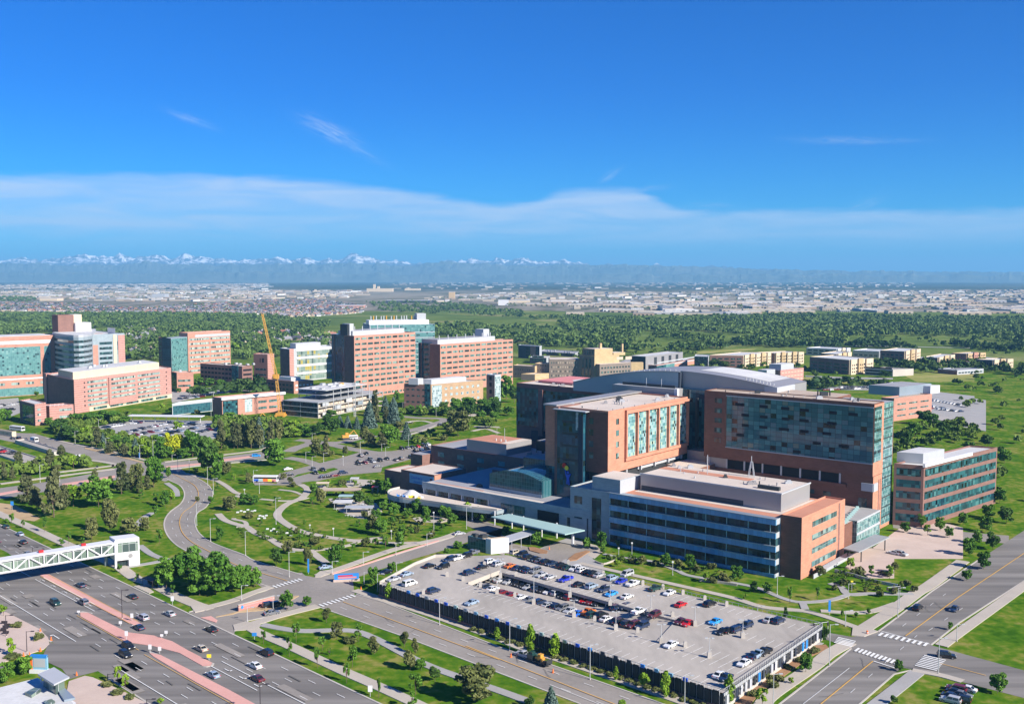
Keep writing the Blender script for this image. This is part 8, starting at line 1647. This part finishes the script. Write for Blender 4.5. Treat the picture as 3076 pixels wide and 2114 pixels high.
def digger(p,az,label,s=1.0):
    t=thing('excavator',label,'excavator',p); t.rotation_euler=(0,0,radians(az)); t.scale=(s,s,s)
    mb=MB(); mb.box(-1.8,1.8,-1.3,-.7,0,.9); mb.box(-1.8,1.8,.7,1.3,0,.9); inst('tracks',mb.mesh('tracks','metal_dark'),t)
    mb=MB(); mb.box(-1.9,1.2,-1.2,1.2,.95,2.1); mb.box(-.2,1.2,.1,1.15,2.1,3.1); inst('cab',mb.mesh('cab','crane_yellow'),t)
    mb=MB(); mb.bar((1,-.3,1.8),(3.6,-.3,4.2),.28,4,.22); mb.bar((3.6,-.3,4.2),(5.2,-.3,2.0),.22,4,.16); mb.box(4.9,5.7,-.8,.2,1.0,1.9); inst('boom',mb.mesh('boom','crane_yellow'),t)
digger(P('f',985,492),20,'yellow digger parked on the site road before the dark pines',1.3); digger(P('f',330,345),200,'orange-yellow digger among the trees before the steel frame',1.6)
# ------------------------------------------------------------------ lamps, signals, signs, cones
LAMPS=[]
def pole_thing(name,label,cat,r,x,yb,yt,mat='pole_grey',head='head',group='street lamps',z0=0.0,base=False,arm=1.4):
    p=P(r,x,yb,z0); zt=HZ(r,x,yt,p[1]); h=zt-z0; t=thing(name,label,cat,p,group); LAMPS.append((t,r,x,yb,h))
    mb=MB(); mb.bar((p[0],p[1],z0),(p[0],p[1],zt),.11,6,.08); part('pole',mb,mat,t)
    if base: mb=MB(); mb.box(p[0]-.5,p[0]+.5,p[1]-.5,p[1]+.5,z0,z0+1.5); part('base',mb,'concrete',t)
    else: mb=MB(); mb.bar((p[0],p[1],z0),(p[0],p[1],z0+.35),.22,6); part('base',mb,'concrete',t)
    if head=='head':
        mb=MB(); mb.bar((p[0],p[1],zt-.15),(p[0]+arm,p[1],zt),.06,5); part('arm',mb,mat,t); mb=MB(); mb.box(p[0]+arm-.2,p[0]+arm+.7,p[1]-.2,p[1]+.2,zt-.08,zt+.1); part('lamp_head',mb,mat,t)
    elif head=='double':
        for s in (-1,1): mb=MB(); mb.bar((p[0],p[1],zt-.1),(p[0]+s*.8,p[1],zt),.06,5); mb.box(p[0]+s*.8-.35,p[0]+s*.8+.35,p[1]-.25,p[1]+.25,zt-.06,zt+.12); part('lamp_head',mb,mat,t)
    elif head=='signal':
        mb=MB(); mb.bar((p[0],p[1],zt-.3),(p[0]-4.5,p[1]-2,zt),.08,5); part('mast_arm',mb,mat,t)
        for f in (0,.55,1): mb=MB(); q=(p[0]-4.5*f,p[1]-2*f,zt-.3+.3*f); mb.box(q[0]-.2,q[0]+.2,q[1]-.2,q[1]+.2,q[2]-1.0,q[2]); part('signal_head',mb,'pole_dark',t)
    else:
        mb=MB(); mb.box(p[0]-.28,p[0]+.28,p[1]-.28,p[1]+.28,zt-.1,zt+.35); part('lamp_head',mb,'white_paint',t)
    return t
gst='tall street lamps'; sl_='grey street lamp with angled arm'
for r,x,yb,yt,wh in (('e',350,865,710,'left of the tall pines by the avenue'),('e',520,860,770,'above the pine crowns by the avenue'),('e',655,525,420,'at the tree belt of the upper left street'),('e',925,605,480,'where the upper left street bends down'),('e',1220,662,540,'before the blue-grey spruces at the junction'),('e',1335,662,500,'before the yellow trees at the junction'),('e',1550,782,640,'in the middle of the avenue junction'),('e',1650,772,660,'right of the avenue junction'),('e',1500,672,625,'behind the avenue junction'),('e',1810,892,730,'at the top of the curved road'),('e',1860,970,830,'inside the first bend of the curved road'),('e',1715,1240,1050,'on the inner kerb of the curved road'),('e',1835,1380,1180,'on the lawn inside the lower bend'),('e',2140,1503,1290,'on the grass above the curved road end'),('e',2210,870,760,'left of the colourful bus'),('e',860,402,315,'at the corner of the crowded car park'),('e',1840,292,140,'at the corner of the brick pavilion'),
  ('f',690,492,440,'on the lawn below the dark tree'),('f',1110,612,510,'among pines by the hospital lot'),('f',1530,552,450,'in front of the blue spruce'),('f',690,722,640,'where two drives meet'),('f',635,690,600,'left of the pine pair by the drive'),('f',790,692,610,'right of the pine pair by the drive'),('f',1295,592,530,'by the hospital lot entrance'),('f',1355,858,770,'before the low brick hospital wing'),('f',1480,252,170,'left of the tan building'),('f',1770,292,200,'before the tan building'),('f',375,1230,1000,'beside the main park path'),('f',230,962,870,'on the upper park lawn'),('f',490,1690,1470,'on the park corner lawn near the crossing'),('f',2035,1272,1080,'at the bend of the hospital drive'),('f',1690,1422,1310,'on the sidewalk of the hospital drive'),('f',1420,1502,1390,'on the drive sidewalk below the park'),('f',1135,1582,1470,'on the drive sidewalk near the blue sign'),('f',1330,640,560,'at the far end of the hospital lot'),('f',2300,480,390,'on the roof edge of the brick wing'),
  ('j',1260,617,460,'at the left corner of the parking garage'),('j',1142,552,445,'beside the blue sign with red lettering'),('j',1425,437,360,'behind the left end of the garage'),('j',1800,905,670,'before the garage screens, nearest the crossing'),('j',865,462,350,'at the corner of park and crossing'),('j',75,692,560,'below the dense grove at the crossing'),('j',125,882,750,'at the lower corner of the side street'),('j',350,802,650,'on the median at the brick sign wall'),
  ('k',380,1132,850,'before the garage screens, second from the crossing'),('k',1080,1382,1075,'before the garage screens, third from the crossing'),('k',1905,1640,1345,'before the garage screens at the bottom edge'),
  ('l',680,642,480,'on the lawn before the office building end'),('l',1300,677,545,'beside the blue and yellow banner'),('l',1275,918,780,'on the lawn triangle by the right crossing'),('l',1730,842,580,'on the verge of the right-hand street'),('l',2085,1333,1020,'at the right crossing, right of the crosswalk'),('l',645,1640,1330,'in the planting bed at the bottom edge'),('l',2245,1050,900,'on the far right verge'),('l',510,817,740,'on the sidewalk behind the garage'),('l',1135,1263,900,'at the garage corner of the right crossing')):
    pole_thing('street_lamp',f'{sl_} {wh}','street lamp',r,x,yb,yt,group=gst)
for r,x,yb,yt,wh in (('i',1875,752,590,'at the mouth of the side street'),('i',2105,692,560,'under the dense grove'),('i',2155,882,750,'on the side street verge')):
    pass
for r,x,yb,yt,wh in (('i',1065,852,600,'on the first pink median'),('i',285,290,230,'behind the footbridge roof'),('i',2270,1700,1420,'at the bottom edge between the lanes'),('i',235,1146,960,'on the plaza at the left'),('i',940,1392,1330,'by the driveway kerb'),('i',1280,1620,1550,'on the plaza at the bottom edge'),('i',55,1010,820,'among the plaza bikes at the left edge')):
    pole_thing('lamp_mast',f'thin dark lamp mast {wh}','lamp mast',r,x,yb,yt,'pole_dark','head','dark masts')
for r,x,yb,yt,wh in (('k',420,652,310+120,'x'),): pass
for r,x,yb,yt,wh in (('k',300,492,330,'by the left tip of the ramp opening'),('k',590,722,390,'in the middle of the ramp'),('k',270,632,510,'on the near rim at the left'),('k',905,662,470,'on the far rim of the ramp at its middle'),('k',1255,732,560,'on the far rim above the dark blue cars'),('k',1610,802,650,'at the right tip of the ramp opening'),('k',1995,912,750,'between the red and the bright blue car'),('k',1700,1062,900,'on the front deck right of the ramp'),('k',2120,1190,1020,'on the front deck by the white car'),('k',1305,947,790,'on the near rim before the white car'),('k',940,837,690,'on the near rim at its middle'),('l',380,1017,860,'beside the dark blue cars at the right')):
    pole_thing('deck_lamp',f'double-headed white lamp {wh}','lamp','k' if r=='k' else 'l',x,yb,yt,'pole_grey','double','lamps on the parking deck',DK,True)
for r,x,yb,yt,wh in (('k',1330,322,240,'left of the garden'),('k',1445,302,195,'at the office left end'),('k',1800,472,360,'on the garden wall'),('f',1750,1312,1130,'in the park near the drive'),('f',670,1282,1240,'on the oval lawn, left'),('f',875,1332,1270,'on the oval lawn, right'),('f',1380,1360,1290,'near the pavilion garden'),('f',960,720,640,'at the small lot'),('f',100,990,930,'at the park top path')):
    pole_thing('garden_lamp',f'short white garden lamp {wh}','lamp',r,x,yb,yt,'pole_grey','post','garden lamps')
for r,x,yb,yt,wh in (('l',1120,1012,870,'at the garage corner'),('l',1745,770,560,'at the far corner of the right street')):
    pole_thing('traffic_signal',f'traffic signal with mast arm {wh}','traffic signal',r,x,yb,yt,'pole_grey','signal','traffic signals')
def sign(name,label,r,x,yb,yt,w,mat,post='pole_grey',zlo=None,az=90,cat='sign',text=None,group=None):
    p=P(r,x,yb); zt=HZ(r,x,yt,p[1]); w*=.75; t=thing(name,label,cat,p,group); f=Face(p[:2]-pdir(az)*w/2,p[:2]+pdir(az)*w/2,(-p[0],-p[1])); zl=zt*.45 if zlo is None else zlo
    mb=MB(); mb.bar((p[0],p[1],0),(p[0],p[1],zt-.1),.07,5); part('post',mb,post,t); pn=f.add('panel',t,mat,0,w,zl,zt,.1,.05); return t,f,pn,zl,zt
sign('banner_sign','bright blue upright sign on the highway verge by the side street','j',187,1032,972,1.7,'sign_blue',zlo=1.0)
sign('road_sign','small white road sign on the highway verge at the lower right','j',1196,1530,1432,1.4,'white_paint')
sign('road_sign','small white round-topped sign before the dense grove','i',1503,730,655,1.2,'white_paint')
sign('marker_sign','yellow diamond marker on the white median tip','i',1822,1212,1160,1.5,'yellow')
for r,x,yb,yt,wh in (('i',1150,872,805,'at the end of the first median'),('i',1050,915,872,'at the start of the wide median'),('i',1448,1000,955,'above the wide median'),('i',1102,1035,958,'at the left bend of the wide median'),('i',1308,1150,1075,'at the tip of the lowest median'),('i',1392,1155,1095,'right of the lowest median tip'),('i',1410,1020,985,'at the right bend of the wide median'),('i',685,810,780,'at the tip of the second median')): sign('median_sign',f'small white traffic sign {wh}',r,x,yb,yt,1.1,'white_paint',group='small signs on the medians')
sign('pole_banner','blue and yellow pole banner in the garden by the tan paving','l',1330,612,520,1.0,'yellow',zlo=3.0); sign('pole_banner','blue pole banner by the garden sidewalk','l',1135,822,690,.9,'sign_blue',zlo=1.2); sign('pole_banner','blue pole banner on the park corner by the crossing','j',657,462,330,.7,'sign_blue',zlo=.6)
sign('pole_banner','blue pole banner at the avenue junction before the dark trees','e',1216,660,605,.9,'sign_blue',zlo=.6); sign('sign','dark green sign on the grass by the left parking deck','e',848,748,718,1.4,'metal_dark'); sign('sign','blue and brick sign post on the bare soil at the left','e',107,1105,1030,1.6,'sign_blue',zlo=2); sign('sign','dark sign box at the path corner by the avenue','e',985,735,708,1.8,'pole_dark',zlo=.3)
# brick monument wall with lettering
a=P('j',40,788)[:2]; c=P('j',352,705)[:2]; zt=HZ('j',352,650,c[1]); t=thing('monument_wall','long pink brick sign wall on the side street median','sign wall',(*a,0)); f=Face(a,c,(0.3,-1)); f.add('wall',t,'brick_pink',0,f.L,0,zt,.6); w_=f.add('cap',t,'concrete',-.1,f.L+.1,zt,zt+.15,.7)
f.add('band',t,'helipad_red',1.5,f.L-.6,zt*.55,zt*.72,.63); f.add('band',t,'helipad_red',1.5,f.L-.6,zt*.3,zt*.42,.63); mb=MB(); disc(mb,f,1.2,zt*.6,.5,.66); part('emblem',mb,'sign_blue',t)
# blue monument sign
p=P('j',990,525)[:2]; zt=HZ('j',990,458,p[1]); t=thing('monument_sign','blue sign with red lettering on a stone base at the hospital drive','sign',(*p,0)); f=Face(p-pdir(80)*4,p+pdir(80)*4,(0.2,-1)); f.add('base',t,'paving_pink',-.3,8.3,0,zt*.3,.5,.4); sp9=f.add('panel',t,'sign_blue',0,8,zt*.3,zt,.3,.2)
f.add('letter_band',sp9 and t,'helipad_red',1.2,7.2,zt*.42,zt*.62,.34); f.add('letter_band',t,'red',1.2,6.0,zt*.68,zt*.84,.34)
# totem at the lower left
p=P('i',345,1322)[:2]; zt=HZ('i',345,1165,p[1]); t=thing('totem_sign','tall pale blue totem sign with orange strip on a white base','sign',(*p,0)); f=Face(p-pdir(95)*2.2,p+pdir(95)*2.2,(0,-1)); f.add('base',t,'white_paint',-.2,4.6,0,zt*.22,.6,.5); f.add('panel',t,'pale_panel' if 'pale_panel' in MATS else 'banner',0,4.4,zt*.22,zt,.4,.3); f.add('header',t,'sign_blue',0,4.4,zt*.86,zt+.01,.45,.3); f.add('picture',t,'metal_light',1.0,4.0,zt*.35,zt*.8,.44); f.add('side_strip',t,'orange',0.0,.7,zt*.22,zt*.8,.44)
# bus shelter and bench
a=P('i',1245,565)[:2]; c=P('i',1330,600)[:2]; t=thing('bus_shelter','dark roofed bus shelter on the highway sidewalk','bus shelter',(*a,0)); d_=(c-a)/np.hypot(*(c-a)); n_=np.array([-d_[1],d_[0]]); 
mb=MB(); mb.pbox(a-n_*.2,c-a,n_*2.2,2.6,2.8); part('roof',mb,'pole_dark',t); mb=MB(); mb.pbox(a+n_*1.7,c-a,n_*.06,.3,2.4); part('back_panel',mb,'carglass',t)
for q in (a,c,a+n_*1.7,c+n_*1.7): mb=MB(); mb.bar((*q,0),(*q,2.6),.06,5); part('post',mb,'pole_dark',t)
mb=MB(); mb.pbox(a+d_*.6+n_*1.1,d_*2.2,n_*.4,.42,.5); part('bench',mb,'steel_grey',t)
# cones and barrels
def cone(r,x,y,label,z=0,h=.75,s=1):
    p=P(r,x,y,z); t=thing('traffic_cone',label,'traffic cone',p,'orange cones'); mb=MB(); mb.bar((p[0],p[1],z+.04),(p[0],p[1],z+h),.24*s,8,.05*s); part('cone',mb,'orange',t); mb=MB(); mb.box(p[0]-.3,p[0]+.3,p[1]-.3,p[1]+.3,z,z+.05); part('foot',mb,'orange',t)
for r,x,y,w in (('i',352,965,'at the plaza corner'),('i',446,1040,'at the driveway corner'),('i',352,1135,'on the lower plaza kerb'),('i',258,1175,'left of the totem sign'),('i',205,1178,'on the planting edge of the plaza'),('i',180,1215,'on the planted strip by the totem sign'),('i',100,1265,'among the trees left of the totem sign'),('i',668,1348,'by the driveway mouth'),('k',392,1186,'in front of the silver pickup'),('k',758,1322,'behind the loaded trailer'),('k',725,248,'on the planting bed at the forecourt'),('f',835,495,'at the site road before the steel frame'),('j',1116,600,'at the garage street mouth')): cone(r,x,y,f'small orange traffic cone {w}',h=1.1,s=1.2)
p=P('l',1465,985); t=thing('barrel','orange traffic barrel on the right crossing island','barrel',p); mb=MB(); mb.bar((p[0],p[1],0),(p[0],p[1],1.0),.32,10,.26); part('drum',mb,'orange',t); mb=MB(); mb.bar((p[0],p[1],.45),(p[0],p[1],.62),.325,10,.31); part('stripe',mb,'white_paint',t)
# white seating stones on the park lawn, garden shelters, benches
for k,(x,y) in enumerate(((40,1130),(70,1118),(100,1125),(130,1108),(165,1122),(190,1115),(235,1160),(260,1165),(290,1158),(225,1185),(275,1180),(300,1275),(355,1275),(390,1300),(335,1290),(470,1310),(505,1330))):
    p=P('f',x,y); t=thing('lawn_stone','small white stone block among the scattered stones on the park lawn','stone',p,'white stones on the lawn'); mb=MB(); mb.box(p[0]-.5,p[0]+.5,p[1]-.4,p[1]+.4,0,.45); mb.box(p[0]-.35,p[0]+.35,p[1]-.3,p[1]+.3,.45,.52); part('block',mb,'white_paint',t)
def pavilion(r,x,y,w,d,label,mat,h=3):
    p=P(r,x,y); t=thing('garden_shelter',label,'shelter',p,'garden shelters'); mb=MB(); mb.box(p[0]-w/2,p[0]+w/2,p[1]-d/2,p[1]+d/2,h,h+.25); part('roof',mb,mat,t)
    for sx in (-1,1):
        for sy in (-1,1): mb=MB(); q=(p[0]+sx*w*.42,p[1]+sy*d*.42); mb.bar((*q,0),(*q,h),.12,5); part('post',mb,'steel_grey',t)
pavilion('f',950,985,17,6,'long tan-roofed garden shelter in the hospital garden','roof_brown'); pavilion('f',1010,1025,9,4,'pale blue glass-roofed shelter below the tan one','canopy_teal',2.2); pavilion('f',780,915,6,4,'small cream shelter by the park path','cream',2.4); pavilion('f',960,1085,8,6,'white awning over the garden terrace, left','roof_white',2.6); pavilion('f',1100,1130,12,5,'pale blue-grey awning over the garden terrace, right','metal_light',2.4); pavilion('f',1240,955,3,3,'small magenta play house by the hospital entrance','red',2.6); pavilion('f',1060,870,4,4,'white round shelter at the garden top','roof_white',2.2)
for k in range(14):
    p=P('f',random.uniform(900,1230),random.uniform(1060,1180)); t=thing('terrace_table','small white table with chairs on the garden terrace','table',p,'tables on the garden terrace'); mb=MB(); mb.bar((p[0],p[1],.7),(p[0],p[1],.76),.6,8); mb.bar((p[0],p[1],0),(p[0],p[1],.7),.08,5); part('top',mb,'white_paint',t); mb=MB()
    for s in (-1,1): mb.box(p[0]+s*.95-.22,p[0]+s*.95+.22,p[1]-.22,p[1]+.22,.4,.46); mb.box(p[0]+s*1.13-.03,p[0]+s*1.13+.03,p[1]-.22,p[1]+.22,.46,.9)
    part('seat',mb,'metal_light',t)
for k in range(5):
    p=P('i',20+random.uniform(0,40),900+k*22); t=thing('bench','dark bench on the plaza at the left edge','bench',p,'plaza benches'); mb=MB(); mb.box(p[0]-.9,p[0]+.9,p[1]-.25,p[1]+.25,.42,.5); part('seat',mb,'pole_dark',t); mb=MB(); mb.box(p[0]-.9,p[0]+.9,p[1]+.25,p[1]+.3,.5,.95); part('backrest',mb,'pole_dark',t); mb=MB(); mb.box(p[0]-.8,p[0]-.7,p[1]-.2,p[1]+.2,0,.42); mb.box(p[0]+.7,p[0]+.8,p[1]-.2,p[1]+.2,0,.42); part('leg',mb,'pole_dark',t)
# garden wall and ramp railing at the office end
for nm,lab,pts,h,mat in (('garden_wall','low grey curved railing wall in the garden right of the office',[('l',1180,445),('l',1330,480),('l',1480,525),('l',1730,578)],1.0,'steel_grey'),('garden_wall','low stone wall along the garden terrace before the blue glass bands',[('l',0,525),('l',180,545),('l',330,568)],.8,'pavement'),('garden_wall','low stone seat wall in the entrance garden',[('k',1120,360),('k',1200,382),('k',1300,350)],.6,'pavement')):
    q=smooth_line([P(*k) for k in pts],4); t=thing(nm,lab,'wall',(*q[0],0)); mb=MB(); 
    for u,v in zip(q[:-1],q[1:]): n_=np.array([-(v-u)[1],(v-u)[0]]); n_=n_/np.hypot(*n_)*.3; mb.pbox(u,v-u,n_,0,h)
    part('wall',mb,mat,t)
# ------------------------------------------------------------------ words for repeated things: look first, then place, then order
ORD=['leftmost','second from the left','third from the left','fourth from the left','fifth from the left','sixth from the left','seventh from the left','eighth from the left','ninth from the left','tenth from the left']+[w+' from the left' for w in ('eleventh','twelfth','thirteenth','fourteenth','fifteenth','sixteenth','seventeenth','eighteenth','nineteenth','twentieth','21st','22nd','23rd','24th','25th','26th')]
def proj_u(o): return 1538+FL*o.location[0]/max(1,o.location[1])
hs=sorted(t[2] for t in TREES)
from collections import defaultdict
for t,k,h,where in TREES:
    d=KINDS[k][2]; sz='' if k=='B' else ('small ' if h<4.5 else 'tall ' if h>10 else ''); t['label']=f"{sz}{d} {where}"; t['_h']=h
def settle(objs,shared_from=27):
    g=defaultdict(list)
    for o in objs: g[o['label']].append(o)
    for lab,os_ in g.items():
        if len(os_)==1: continue
        if len(os_)>=shared_from: continue       # nothing in the photo tells these apart: they share label and group
        os_.sort(key=proj_u)
        for i,o in enumerate(os_):
            od=ORD[i] if i<len(os_)-1 else 'rightmost'
            if len(os_)==2: od='the left one of two' if i==0 else 'the right one of two'
            o['label']=f"{lab}, {od}"
            if len(o['label'].split())>16: o['label']=o['label'].replace(' from the left',' from left').replace(' the left one of two',' left one').replace(' the right one of two',' right one')
settle([t[0] for t in TREES]); settle(CARSET)
for t,_,_,_ in TREES:
    if '_h' in t: del t['_h']
for o in THINGS:
    pass
